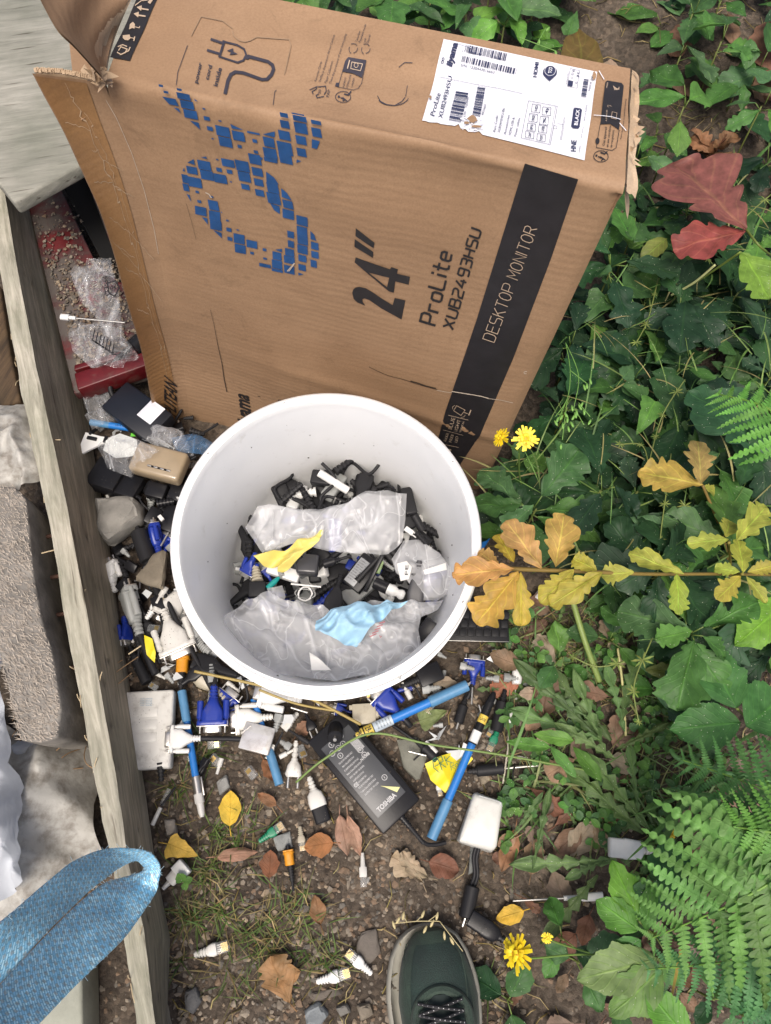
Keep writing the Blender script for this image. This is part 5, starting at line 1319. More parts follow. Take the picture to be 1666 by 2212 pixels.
# rough sawn beam at far left
bmw = empty('wooden_beam', P(60, 1330, 0)); tag(bmw, 'rough sawn wooden beam end with furry fibres at the left edge', 'beam')
RW = M('rough_sawn', (.3, .28, .25), .9, var=.6, bump=1, nscale=26)
pg = [(-60, 1050), (30, 1050), (55, 1075), (60, 1106), (72, 1240), (90, 1340), (112, 1406), (133, 1530), (124, 1594), (90, 1604), (43, 1600), (-10, 1380), (-60, 1300)]
pw = [P(x, y, .14) for x, y in pg]
v, f = prism([(p.x, p.y) for p in pw][::-1], 0, .14, .004); pkpart(MB().add((v, f)), 'beam', RW, root=bmw)
fb = MB(); random.seed(41)
cxs = [(-20, 1080), (50, 1090), (20, 1200), (60, 1230), (30, 1330), (75, 1350), (90, 1450), (60, 1480), (105, 1540), (80, 1570), (30, 1280)]
def inpoly(x, y, poly):
    c = False; j = len(poly) - 1
    for i in range(len(poly)):
        if (poly[i][1] > y) != (poly[j][1] > y) and x < (poly[j][0] - poly[i][0]) * (y - poly[i][1]) / (poly[j][1] - poly[i][1]) + poly[i][0]: c = not c
        j = i
    return c
k = 0
while k < 2600:
    x, y = rnd(-20, 135), rnd(1050, 1604)
    if not inpoly(x, y, pg): continue
    k += 1
    p = P(x, y, .141); a = rnd(-.5, 1.1) + 2.3; L_ = rnd(.003, .008)
    e = Vector((math.cos(a), math.sin(a), rnd(.1, .7))) * L_; s = Vector((-e.y, e.x, 0)).normalized() * .0006
    g_ = rnd(.6, 1.3); tn = (g_ * 1.0, g_ * .93, g_ * .85)
    fb.add(([p - s, p + s, p + e], [(0, 1, 2)]), tint=tn)
pkpart(fb, 'wood_fibre', M('wood_fibre', (.38, .36, .33), .9, tint=True, bump=0), root=bmw)
# other timber
def slab(name, label, cat, pts, z0, z1, mat, bev=.004):
    pw = [P(x, y, z1) for x, y in pts]
    c = sum(pw, Vector()) / len(pw)
    v, f = prism([(p.x - c.x, p.y - c.y) for p in pw][::-1], z0, z1, bev)
    o = MB().add((v, f)).build(name, mat, None, 50); o.location = (c.x, c.y, 0)
    return tag(o, label, cat)
GWOOD = wood_mat('grey_board', (.31, .305, .27), (.19, .19, .165), 12, .8)
slab('grey_board', 'wide grey weathered wooden board at the upper left behind the box flaps', 'board', [(-120, -140), (300, -140), (300, 280), (215, 332), (30, 437), (-120, 250)], .22, .245, GWOOD)
slab('brown_post', 'dark brown rotten wooden post left of the plank', 'post', [(-70, 600), (0, 615), (22, 760), (45, 868), (0, 880), (-70, 860)], 0, .09, wood_mat('rotten_wood', (.12, .075, .04), (.035, .022, .013), 70, 1))
slab('grey_slab', 'greenish grey stone slab under the blue strap at the lower left', 'slab', [(80, 2120), (150, 2070), (176, 2060), (180, 2330), (60, 2330)], 0, .06, M('slab_stone', (.34, .35, .29), .9, var=.35, bump=.8, nscale=24))
# red tray
tr = empty('metal_tray', P(200, 600, 0)); tag(tr, 'dusty red metal tray covered with grey grit behind the plank', 'tray')
def dusty_red():
    m, t, n, l, b = new_mat('dusty_red')
    g = n.new('ShaderNodeNewGeometry').outputs['Position']
    a = noise_node(n, l, g, 14, 6, .62); r = ramp(n, [(.36, (.12, .01, .012)), (.46, (.075, .028, .027)), (.54, (.085, .07, .062))]); l.new(a.outputs[0], r.inputs[0])
    l.new(r.outputs[0], b.inputs['Base Color']); b.inputs['Roughness'].default_value = .6
    q = noise_node(n, l, g, 200, 5); bumpn(n, l, b, q.outputs[0], .5, .001)
    return m
DR = dusty_red(); RED = M('red_paint', (.11, .006, .009), .4, var=.4, dirt=.25)
def trp(pts, z0, z1, name, mat):
    pw = [P(x, y, z1) for x, y in pts]; v, f = prism([(p.x, p.y) for p in pw][::-1], z0, z1, .002)
    return pkpart(MB().add((v, f)), name, mat, root=tr)
trp([(20, 380), (116, 375), (206, 566), (300, 640), (345, 770), (345, 800), (160, 850), (60, 440)], .05, .07, 'floor_plate', DR)
trp([(172, 350), (230, 330), (330, 560), (252, 560)], .05, .075, 'floor_plate', DR)
trp([(160, 806), (350, 748), (352, 776), (168, 842)], .06, .092, 'rim', RED)
trp([(160, 788), (350, 732), (350, 744), (160, 800)], .06, .084, 'rim', RED)
trp([(116, 365), (176, 345), (256, 560), (222, 565)], .05, .066, 'slot', M('gap_shade_black', (.002, .002, .002), 1, bump=0))  # solid strip painted black for the shade inside the gap between the plates
# pebbles
ico = bmesh.new(); bmesh.ops.create_icosphere(ico, subdivisions=1, radius=1); ICO = ([p.co.copy() for p in ico.verts], [[q.index for q in p.verts] for p in ico.faces]); ico.free()
ico = bmesh.new(); bmesh.ops.create_icosphere(ico, subdivisions=3, radius=1); ICO3 = ([p.co.copy() for p in ico.verts], [[q.index for q in p.verts] for p in ico.faces]); ico.free()
def pebble(mb, p, s, tint):
    sx, sy, sz = s * rnd(.6, 1.3), s * rnd(.6, 1.2), s * rnd(.3, .7); a = rnd(0, 6.28); ca, sa = math.cos(a), math.sin(a); o = rnd(0, 99)
    v = []
    for q in ICO[0]:
        k = 1 + noise.noise(Vector((q.x + o, q.y, q.z))) * .9
        x, y, z = q.x * sx * k, q.y * sy * k, q.z * sz * k
        v.append((p[0] + x * ca - y * sa, p[1] + x * sa + y * ca, p[2] + z))
    mb.add((v, ICO[1]), tint=tint)
STONE = M('pebble_stone', (.22, .19, .155), .8, var=.35, tint=True, bump=.5, nscale=150)
random.seed(17); pbm = MB()
TINTS = [(.8, .78, .75), (1, .97, .92), (1.25, 1.22, 1.16), (.6, .62, .64), (.95, .75, .6), (1.5, 1.35, 1.15), (.5, .45, .4), (.75, .6, .48)]
def on_soil(x, y): return 330 < x < 1450 and y > 1050
k = 0
while k < 6500:
    x, y = rnd(150, 1660), rnd(1000, 2260)
    w_ = 1.0 if (330 < x < 1120 and y > 1450) else .3
    if nz((x, y), .006, 3) < -.15: w_ *= .45
    if random.random() > w_: continue
    k += 1
    p = P(x, y, 0); s = random.choice((.0016, .002, .0025, .003, .0036, .0045)) * rnd(.7, 1.15)
    t_ = random.choice(TINTS)
    pebble(pbm, (p.x, p.y, gheight(p.x, p.y) + s * .15), s, t_)
tag(pbm.build('gravel', STONE, flat=True), 'fine gravel and small stones scattered over the brown soil', 'gravel', kind='stuff')
gr = MB()
for k in range(3600):
    x, y = rnd(60, 320), rnd(430, 790)
    if x < 60 + (y - 430) * .3 or (x > 180 and y < 560) or random.random() > (y - 430) / 160: continue
    p = P(x, y, .072); s = random.choice((.001, .0014, .002, .0034)) * rnd(.7, 1.2)
    pebble(gr, (p.x, p.y, .0735), s, random.choice(TINTS))
tag(gr.build('grit', STONE, flat=True), 'grey grit lying on the red tray', 'grit', kind='stuff')
def rock(label, pts, z, h_, col, seed, name='stone', amp=.16, group=None):
    cx_ = sum(p[0] for p in pts) / len(pts); cy_ = sum(p[1] for p in pts) / len(pts)
    c = P(cx_, cy_, z); ps = [P(x, y, z) - c for x, y in pts]
    v = []
    for q in ICO3[0]:
        a = math.atan2(q.y, q.x); best = None
        r = 0
        for i in range(len(ps)):                       # radius of the outline in this direction
            p0, p1 = ps[i], ps[(i + 1) % len(ps)]
            d_ = Vector((math.cos(a), math.sin(a))); e = Vector((p1.x - p0.x, p1.y - p0.y))
            den = d_.x * e.y - d_.y * e.x
            if abs(den) < 1e-9: continue
            t = (p0.x * e.y - p0.y * e.x) / den; u = (p0.x * d_.y - p0.y * d_.x) / den
            if t > 0 and -.01 <= u <= 1.01: r = max(r, t)
        hz_ = math.sqrt(max(0, 1 - q.z * q.z)) ** .45
        k = 1 + noise.noise(Vector((q.x * 2 + seed, q.y * 2, q.z * 2))) * amp * .5
        v.append((math.cos(a) * r * hz_ * k, math.sin(a) * r * hz_ * k, math.copysign(abs(q.z) ** .6, q.z) * h_ * (1 + noise.noise(Vector((q.x * 3 + seed, q.y * 3, 5))) * amp * 3)))
    m = M('rock_%d' % seed, col, .85, var=.4, bump=.9, nscale=40, speck=.2)
    o = MB().add((v, ICO3[1])).build(name, m, None, 35); o.location = c
    return tag(o, label, 'stone', group)
rock('large grey rock between the plank and the bucket', [(212, 1083), (287, 1077), (312, 1097), (311, 1127), (287, 1145), (233, 1180), (215, 1150)], .03, .022, (.26, .25, .225), 1)
rock('brown triangular stone lying over the black ferrite lead', [(362, 1186), (357, 1245), (352, 1272), (325, 1267), (290, 1251), (319, 1221), (332, 1198)], .05, .008, (.2, .17, .125), 2)
rock('flat grey green stone below the blue video plug lead', [(858, 1600), (900, 1590), (925, 1630), (905, 1690), (870, 1660)], .004, .006, (.2, .2, .165), 3)
rock('flat grey stone behind the green network plug', [(590, 1808), (628, 1795), (632, 1830), (600, 1840)], .004, .005, (.26, .27, .26), 4)
rock('grey slate chip beside the white ferrite adapter cable', [(1018, 1800), (1032, 1800), (1034, 1880), (1012, 1890)], .004, .005, (.2, .21, .2), 5)
rock('grey stone chip above the yellow oval leaf', [(468, 1690), (490, 1672), (498, 1700), (475, 1720)], .004, .005, (.3, .3, .28), 6)
rock('grey stone chip near the plank under the white ferrule', [(355, 1770), (378, 1770), (384, 1800), (362, 1805)], .004, .006, (.3, .27, .23), 7)
rock('dull brown flat stone left of the shoe', [(780, 2015), (815, 2005), (822, 2060), (790, 2090), (768, 2050)], .003, .005, (.15, .13, .11), 8)
rock('blue grey stone at the bottom edge left of the shoe', [(658, 2180), (690, 2160), (712, 2190), (690, 2220), (662, 2215)], .006, .01, (.2, .22, .23), 9)
rock('brown pebble at the bottom edge beside the shoe sole', [(770, 2170), (800, 2165), (808, 2190), (780, 2205)], .006, .009, (.2, .17, .13), 10)
rock('long flat brown stone above the bottom edge', [(665, 2145), (730, 2130), (745, 2145), (680, 2165)], .003, .006, (.13, .11, .09), 11)
rock('grey stone at the bottom edge in the middle', [(725, 2175), (750, 2165), (760, 2185), (735, 2195)], .005, .008, (.2, .19, .17), 12)
rock('small dark stone beside the plank near the bottom', [(400, 2140), (425, 2130), (438, 2160), (420, 2190), (402, 2180)], .004, .009, (.14, .14, .14), 13)
rock('pale stone next to the yellow leaf below the white taped adapter', [(1030, 1668), (1050, 1660), (1060, 1685), (1040, 1700)], .004, .008, (.3, .25, .18), 14)
# sacking and sheets
CLO = M('white_cloth', (.5, .53, .57), .8, var=.12, bump=.4, nscale=16)
DCL = M('soiled_plastic', (.5, .49, .45), .5, var=.3, dirt=.55, bump=.6, nscale=20, dirtcol=(.1, .075, .05))
flatsheet('cloth', 'white crumpled sacking over timber at the upper left', 'cloth', [(-60, 870), (20, 888), (62, 880), (95, 960), (100, 1030), (60, 1060), (-60, 1060)], .1, DCL, .016, 3, dome=.03)
flatsheet('plastic_sheet', 'soiled white plastic sheet bulging beside the plank at lower left', 'sheet', [(-60, 1520), (60, 1590), (130, 1560), (200, 1600), (215, 1760), (225, 1850), (160, 1930), (40, 2010), (-60, 1990)], .02, DCL, .022, 6, dome=.06, sc=11)
flatsheet('cloth', 'clean white cloth fold hanging at the left edge', 'cloth', [(-60, 1350), (5, 1400), (30, 1530), (48, 1700), (66, 1830), (70, 1900), (-20, 1960), (-60, 1950)], .11, CLO, .026, 8, dome=.03, sc=13)
flatsheet('cloth', 'grey shadowed cloth fold under the rough beam', 'cloth', [(-40, 1600), (50, 1600), (110, 1600), (70, 1700), (-40, 1720)], .04, CLO, .012, 12, dome=.02)
# dry grass and roots beside the plank
dg = MB(); random.seed(51)
for k in range(70):
    x, y = rnd(120, 190), rnd(1440, 1640); p = P(x, y, .03); a = rnd(0, 6.28); L_ = rnd(.02, .07)
    q = [p + Vector((math.cos(a + s * rnd(.1, .5)) * L_ * s, math.sin(a + s * .8) * L_ * s, .03 * math.sin(s * 2.8) + rnd(-.002, .002))) for s in (0, .25, .5, .75, 1)]
    dg.add(tube(spline(q, 3), .0007, 5))
tag(dg.build('dry_grass', M('dry_stem', (.3, .19, .1), .8)), 'dry brown grass and roots in the dark gap beside the plank', 'dry grass', kind='stuff')
# strap
st_old = [((-80, 2052), (-80, 2184), .42), ((0, 1980), (5, 2104), .40), ((60, 1925), (85, 2005), .37), ((160, 1864), (170, 1927), .31), ((215, 1840), (222, 1893), .27), ((262, 1829), (262, 1866), .235), ((303, 1832), (286, 1856), .21), ((330, 1846), (297, 1862), .19),
      ((345, 1876), (303, 1882), .175), ((343, 1925), (285, 1895), .18), ((325, 1985), (240, 1915), .2), ((280, 2050), (180, 1950), .235), ((200, 2128), (105, 2030), .28), ((100, 2212), (20, 2108), .33), ((10, 2290), (-60, 2190), .37)]
st = [((-80, 2030), (-80, 2206), .42), ((0, 1993), (0, 2124), .40), ((47, 1953), (92, 2026), .37), ((140, 1873), (172, 1944), .31), ((187, 1846), (222, 1902), .27), ((233, 1833), (258, 1876), .235), ((283, 1832), (284, 1862), .21), ((322, 1842), (300, 1862), .19),
      ((345, 1870), (310, 1878), .172), ((343, 1905), (290, 1888), .165), ((331, 1938), (262, 1896), .17), ((298, 1988), (222, 1910), .195), ((255, 2040), (165, 1956), .23), ((165, 2128), (88, 2034), .28), ((83, 2212), (-4, 2132), .33), ((0, 2290), (-70, 2200), .37)]
ea = spline([P(*a, z + .012) for a, b, z in st], 10); eb = spline([P(*b, z - .004) for a, b, z in st], 10)
NW = 14; v = []; uv = []; acc = 0
for i in range(len(ea)):
    if i: acc += ((ea[i] + eb[i]) / 2 - (ea[i - 1] + eb[i - 1]) / 2).length
    for k in range(NW + 1):
        s = k / NW; q = ea[i].lerp(eb[i], s); q.z += math.sin(s * PI) * .006 + nz((i * .12, s * 3), 1, 6) * .004
        v.append(q); uv.append((s + .001, acc / .05))
f = [(i * (NW + 1) + k, i * (NW + 1) + k + 1, (i + 1) * (NW + 1) + k + 1, (i + 1) * (NW + 1) + k) for i in range(len(ea) - 1) for k in range(NW)]
def strap_mat():
    m, t, n, l, b = new_mat('woven_strap')
    u = n.new('ShaderNodeUVMap').outputs[0]
    mp = n.new('ShaderNodeMapping'); mp.inputs['Scale'].default_value = (7.5, 7.5, 1); mp.inputs['Rotation'].default_value = (0, 0, .0); l.new(u, mp.inputs[0])
    br = n.new('ShaderNodeTexBrick'); br.inputs['Scale'].default_value = 1; br.inputs['Mortar Size'].default_value = .07; br.inputs['Brick Width'].default_value = 1.1; br.inputs['Row Height'].default_value = .36; br.offset = .5
    br.inputs['Color1'].default_value = (.2, .5, .74, 1); br.inputs['Color2'].default_value = (.52, .8, .92, 1); br.inputs['Mortar'].default_value = (.14, .38, .58, 1)
    m2 = n.new('ShaderNodeMapping'); m2.inputs['Rotation'].default_value = (0, 0, .55); l.new(mp.outputs[0], m2.inputs[0]); l.new(m2.outputs[0], br.inputs['Vector'])
    b2 = n.new('ShaderNodeTexBrick'); b2.inputs['Scale'].default_value = 1; b2.inputs['Brick Width'].default_value = 1.1; b2.inputs['Row Height'].default_value = 1.0; b2.inputs['Mortar Size'].default_value = .3; b2.inputs['Mortar Smooth'].default_value = .1; b2.offset = .5; b2.offset_frequency = 2
    b2.inputs['Color1'].default_value = (1, 1, 1, 1); b2.inputs['Color2'].default_value = (1, 1, 1, 1); b2.inputs['Mortar'].default_value = (0, 0, 0, 1); l.new(mp.outputs[0], b2.inputs['Vector'])
    gt = n.new('ShaderNodeMath'); gt.operation = 'MULTIPLY'; gt.inputs[1].default_value = .62; l.new(b2.outputs['Color'], gt.inputs[0])
    c = mix(n, l, gt.outputs[0], br.outputs[0], (.27, .29, .29))
    g = n.new('ShaderNodeNewGeometry').outputs['Position']; q = noise_node(n, l, g, 300, 4); qr = ramp(n, [(.35, (.75, .75, .75)), (.65, (1.25, 1.25, 1.25))]); l.new(q.outputs[0], qr.inputs[0])
    c = mix(n, l, .8, c, qr.outputs[0], 'MULTIPLY')
    l.new(c, b.inputs['Base Color']); b.inputs['Roughness'].default_value = .3; b.inputs['Specular IOR Level'].default_value = .7
    bumpn(n, l, b, br.outputs['Fac'], .6, -.0015)
    return m
so = MB().add((v, f), uv=uv).build('webbing_strap', strap_mat(), None, 180); tag(so, 'light blue woven webbing strap looped over the plank at the lower left', 'strap')
sm = so.modifiers.new('thickness', 'SOLIDIFY'); sm.thickness = .002
# frayed edge
fe = MB(); random.seed(61)
for k in range(160):
    i = random.randrange(len(ea)); q = random.choice((ea, eb))[i]
    fe.add(tube([q, q + Vector((rnd(-1, 1), rnd(-1, 1), rnd(-.4, .8))) * rnd(.002, .005)], .0002, 4))
fe.build('frayed_thread', M('thread', (.4, .55, .62), .6), so)
# --- heap between the plank and the box flap
t = TH_('power_adapter', 'black power adapter with white label under the box flap', 'power adapter', (243, 872), (342, 945), 105, z=.06)
B_(MB().add(bxr(50, 12, 0, 105, 62, 30, 4)), 'case', M('matt_black', (.008, .01, .016), .4, speck=.1), t); B_(MB().add(bxr(72, 24, 15.4, 30, 36, .6, .2)), 'rating_plate', LABEL, t)
q = MB()
for k in range(9): text_on(q, 'MODEL INPUT OUTPUT 240V', (60 + k * 3, 8), (60 + k * 3, 38), (-2, 0), lambda x, y: Vector((x, y, 16)))
B_(q, 'label_print', GREYPR, t)
B_(MB().add(tube(spline([(2, 8, 2), (-14, 14, 8), (-30, 34, 20), (-34, 60, 30), (-28, 84, 36)], 8), 4)).add(boot(0, 22, 7, 5, 6), T(-30, 22, 20) @ R(120, 'Z')), 'cable', BLR, t)
B_(MB().add(cyl(0, 22, 16, n=24), T(-26, 90, 30) @ R(90, 'Z')).add(bxr(-22, 128, 36, 10, 26, 10, 2)), 'plug_head', BLK, t)
t = TH_('white_bracket', 'white plastic bracket holding small black blocks beside the plank', 'bracket', (186, 950), (244, 962), 62, z=.05)
B_(MB().add(prism([(-6, 16), (30, 14), (62, 16), (48, 2), (36, -6), (20, -20), (6, -34), (-6, -34)], -2, 3)), 'plate', WHC, t); B_(MB().add(bxr(14, 4, 5, 22, 8, 5, 1)).add(bxr(44, 8, 5, 7, 16, 5, 1)).add(bxr(6, 16, 5, 5, 8, 5, 1)), 'black_block', BLK, t)
t = TH_('beige_box', 'glossy beige telephone socket box with metal contacts left of the bucket', 'socket box', (292, 988), (400, 1016), 80, z=.06)
TAB = M('tan_plastic', (.33, .26, .17), .25, speck=.1, coat=.5)
B_(MB().add(bxr(40, 0, 0, 80, 48, 26, 6, 3)), 'case', TAB, t); B_(MB().add(bxr(47, -12, 13.2, 36, 3, .8, .2)), 'slot', BLK, t)
B_((lambda m_: [m_.add(bxr(32 + k * 10, -12, 14, 6, 2, .8, .2)) for k in range(4)][-1])(MB()), 'contact', MET, t)
t = TH_('black_module', 'black plastic module with open face beside the plank', 'module', (200, 1020), (300, 1050), 90, z=.035, roll=-12)
B_(MB().add(bxr(30, 0, 0, 56, 60, 26, 3)).add(bxr(72, -6, -4, 44, 46, 18, 3)), 'case', BLK, t)
t = TH_('black_module', 'black plastic blocks in shade between beige box and bucket', 'module', (330, 1060), (390, 1075), 60, z=.04)
B_(MB().add(bxr(10, 0, 0, 40, 32, 24, 3)).add(bxr(50, 8, -6, 34, 36, 22, 3)).add(boot(0, 34, 9, 7, 5), T(20, -24, 0) @ R(25, 'Z')), 'case', BLK, t)
t = TH_('black_module', 'black jointed connector strip against the bucket under the blue film', 'module', (392, 985), (440, 960), 60, z=.05)
B_(MB().add(bxr(20, -8, 0, 50, 22, 14, 2)).add(bxr(50, 0, 4, 30, 8, 8, 1)).add(cyl(0, 30, 4, -20)), 'case', BLK, t)
t = TH_('black_module', 'black power plug body with two silver pins near the grey rock', 'module', (350, 1150), (385, 1090), 60, z=.03)
B_(MB().add(bxr(30, 0, -4, 52, 34, 20, 4)), 'case', BLK, t)
for y in (-12, 12): B_(MB().add(cyl(-26, 4, 1.8, y * 1.0, 2)), 'pin', MET, t)
t = TH_('white_connector', 'small white hollow connector below the beige box', 'connector', (310, 1022), (340, 1008), 28, z=.06); B_(MB().add(loft([(0, 5, 5, 2), (10, 5, 5, 2), (14, 6, 5, 3), (28, 6, 5, 3)], 14)), 'body', BEI, t); B_(MB().add(cyl(-.6, .5, 3)), 'hole', BLK, t)
t = TH_('white_connector', 'tiny white tab beside the two silver pins', 'connector', (344, 1114), (352, 1124), 10, z=.05); B_(MB().add(bxr(5, 0, 0, 10, 6, 4, .6)), 'body', WHC, t)
random.seed(71)
hp = [((215, 1010), (260, 1060)), ((262, 1052), (300, 1075)), ((318, 1048), (352, 1092)), ((372, 1048), (398, 1100)), ((250, 1200), (290, 1175)), ((262, 1258), (300, 1300)), ((338, 1290), (352, 1340)), ((340, 1100), (310, 1150)), ((295, 1340), (300, 1400)), ((420, 1430), (500, 1455)), ((405, 1030), (385, 1075)), ((295, 1230), (262, 1210))]
NMS = ['black cable block below the clear film beside the plank', 'black cable block above the large grey rock', 'black cable block under the beige box', 'black cable block touching the bucket below the beige box', 'black cable block left of the black ferrite lead', 'black cable block left of the brown triangular stone', 'black cable block below the brown triangular stone', 'black cable block right of the large grey rock', 'black cable block above the yellow tag', 'black cable block under the near left bucket rim', 'black cable block against the bucket beside the jointed strip', 'black cable block under the white plug beside the plank']
for (a, b), lb_ in zip(hp, NMS):
    t = TH_('cable_block', lb_, 'connector', a, b, 50, z=rnd(.015, .035), roll=rnd(-25, 25))
    r = random.random()
    if r < .4: B_(MB().add(bxr(16, 0, 0, 34, 24, 16, 3)).add(boot(32, 56, 6, 4, 5)), 'body', BLK, t)
    elif r < .7: B_(MB().add(loft([(0, 12, 8, 5), (22, 13, 9, 5), (36, 6, 6, 3), (58, 4, 4, 2)], 18)), 'body', BLR, t)
    else: B_(MB().add(cyl(0, 36, 8)).add(boot(34, 56, 6, 4, 4)), 'body', BLR, t)
    B_(MB().add(tube(spline([(50, 0, 0), (66, rnd(-8, 8), -2), (84, rnd(-16, 16), -6)], 6), 2.4)), 'cable', BLR, t)
for lab, pts, z, sd in (('clear plastic bag printed with a recycling symbol on the red tray', [(158, 600), (190, 570), (240, 560), (262, 640), (272, 730), (245, 745), (215, 700), (180, 660)], .105, 21), ('clear plastic bag with black print above the black ring plug', [(150, 720), (170, 700), (225, 700), (262, 720), (300, 770), (270, 800), (200, 800), (165, 770)], .1, 24),
                        ('clear crumpled film around the beige box', [(215, 968), (250, 950), (320, 960), (350, 985), (300, 1010), (290, 1040), (240, 1020)], .075, 27), ('clear film under the black adapter beside the plank', [(185, 850), (240, 850), (260, 920), (200, 930), (188, 900)], .05, 30), ('clear film over the green taped cable and box flap foot', [(320, 920), (400, 940), (420, 985), (350, 975), (310, 955)], .06, 33)):
    BG_ = bag(lab, pts, z, sd, .012, .012, mat=CLB, layers=2, sc=24)
    if sd == 21: BAGP = BG_
q = MB(); fz = lambda x, y: P(x, y, .13)
text_on(q, 'PP-LD', (222, 598), (228, 640), (10, -2), fz, bold=.02); stroke_on(q, [(232, 612), (250, 606), (258, 622), (248, 640), (236, 634)], 3, fz, closed=True); text_on(q, '04', (238, 628), (251, 624), (0, -10), fz, bold=.02)
for k in range(7): stroke_on(q, [(205 + k * 7, 712 + k * 5), (200 + k * 7, 735 + k * 5), (212 + k * 7, 742 + k * 4)], 2.6, fz)
[setattr(m.build('bag_print', INK), 'parent', BAGP) for m in islands(q, .02)]
bag('blue tinted plastic film at the foot of the box flap', [(372, 952), (420, 940), (470, 965), (440, 985), (385, 980)], .055, 36, .008, .008, mat=clear_mat('blue_film', (.1, .3, .6), .25, .6, .5), layers=1)
flatsheet('yellow_tag', 'yellow paper tag standing beside the white video plug', 'tag', [(312, 1372), (330, 1380), (338, 1410), (335, 1432), (318, 1415)], .035, YEL, .003, 40)
flatsheet('white_film_scrap', 'white plastic scrap beside the green tape flag', 'plastic scrap', [(232, 955), (262, 940), (300, 955), (300, 985), (250, 990), (225, 975)], .055, M('milky_film', (.6, .62, .6), .3), .006, 43)
slab('soil_heap', 'dark soil heaped under the junk between plank and bucket', 'soil', [(150, 840), (470, 900), (470, 1330), (300, 1420), (240, 1200)], -.02, .015, M('dark_soil', (.03, .022, .016), .95, bump=1)) if False else None

# ================================================================== shoe
sh = empty('sneaker', P(918, 1990, .0)); sh.rotation_euler = (0, 0, math.radians(-84)); sh.scale = (.001, .001, .001)
tag(sh, 'dark green mesh sneaker with pale sole and dotted laces stepping in from below', 'shoe')
SW = [(0, 3), (2, 16), (7, 27), (16, 38), (32, 48), (55, 55), (80, 58), (105, 56), (130, 51), (160, 44), (200, 40), (245, 39), (275, 33), (293, 20), (300, 4)]
def sw(x):
    for (a, b), (c, d_) in zip(SW, SW[1:]):
        if a <= x <= c: return b + (d_ - b) * (x - a) / (c - a)
    return 3
xs = [0, 1, 3, 6, 10, 16, 24, 34, 46, 60, 75, 90, 105, 120, 135, 150, 170, 190, 215, 240, 262, 280, 292, 298, 300]
def ring(sc, z, grow=0):
    l_ = [(x, (sw(x) + grow) * sc * (1.0 if x else .6)) for x in xs]; out = []
    for x, y in l_: out.append((x - grow * .5 * (1 - x / 150), -y + (x > 20) * 0, z + (12 * (1 - x / 45) ** 2 if x < 45 else 0)))
    for x, y in reversed(l_): out.append((x - grow * .5 * (1 - x / 150), y, z + (12 * (1 - x / 45) ** 2 if x < 45 else 0)))
    return out
def rings(rs_, cap=True):
    v = [p for r in rs_ for p in r]; m = len(rs_[0])
    f = [(k * m + i, k * m + (i + 1) % m, (k + 1) * m + (i + 1) % m, (k + 1) * m + i) for k in range(len(rs_) - 1) for i in range(m)]
    if cap: f.append(tuple(reversed(range(m))))
    return v, f
SOLE = M('pale_sole', (.34, .33, .28), .6, var=.12, dirt=.15, speck=.1)
B_(MB().add(rings([ring(.94, 0), ring(1, 4), ring(1.0, 10), ring(.985, 20), ring(.95, 25), ring(.9, 27)])), 'sole', SOLE, sh, sharp=50)
UPH = [(0, 24), (3, 32), (8, 38), (16, 44), (30, 50), (50, 55), (75, 61), (100, 69), (120, 76), (145, 84), (170, 92), (215, 96), (260, 94), (290, 88), (299, 70)]
v = []; n_s = 28
for x, h_ in UPH:
    wv_ = max(2, sw(x + 3) - 10)
    for i in range(n_s + 1):
        a = PI * i / n_s; c, s = math.cos(a), math.sin(a)
        v.append((x + 5, 5 + wv_ * math.copysign(abs(c) ** .8, c), 20 + (h_ - 20) * abs(s) ** .75))
f = [(k * (n_s + 1) + i, (k + 1) * (n_s + 1) + i, (k + 1) * (n_s + 1) + i + 1, k * (n_s + 1) + i + 1) for k in range(len(UPH) - 1) for i in range(n_s)]
f.append(tuple(range(n_s + 1)))
def mesh_mat(name, col, c2):
    m, t, n, l, b = new_mat(name)
    g = n.new('ShaderNodeNewGeometry').outputs['Position']
    v_ = n.new('ShaderNodeTexVoronoi'); v_.inputs['Scale'].default_value = 700; l.new(g, v_.inputs['Vector'])
    r = ramp(n, [(.1, c2), (.6, col)]); l.new(v_.outputs['Distance'], r.inputs[0])
    a = noise_node(n, l, g, 30, 5); ar = ramp(n, [(.35, (.7, .7, .7)), (.7, (1.4, 1.35, 1.25))]); l.new(a.outputs[0], ar.inputs[0])
    c = mix(n, l, 1, r.outputs[0], ar.outputs[0], 'MULTIPLY'); l.new(c, b.inputs['Base Color']); b.inputs['Roughness'].default_value = .75; b.inputs['Sheen Weight'].default_value = .1
    bumpn(n, l, b, v_.outputs['Distance'], .5, -.0006)
    return m
GU = mesh_mat('green_shoe_mesh', (.008, .024, .02), (.004, .01, .009)); GO = mesh_mat('grey_green_overlay', (.022, .042, .032), (.014, .027, .02))
B_(MB().add((v, f)), 'upper', GU, sh, sharp=60)
def upz(x, y):
    h_ = 0
    for (a, b), (c, d_) in zip(UPH, UPH[1:]):
        if a <= x - 5 <= c: h_ = b + (d_ - b) * (x - 5 - a) / (c - a)
    w_ = max(2, sw(x - 2) - 10); k = min(1, abs(y - 5) / w_); c = k ** (1 / .8); s = math.sqrt(max(0, 1 - c * c))
    return 20 + (h_ - 20) * s ** .75
def arcband(x0, y0, w_, z_, name, mat, k0, k1, n=26, r=3.2, sq=.9):
    B_(MB().add(tube([(x0 - w_ * sq * math.sin(a) , y0 + w_ * math.cos(a) * 1.0, upz(max(8, x0 - w_ * sq * math.sin(a)), y0 + w_ * math.cos(a)) + z_) for a in [k0 + (k1 - k0) * i / n for i in range(n + 1)]], r, 8)), name, mat, sh)
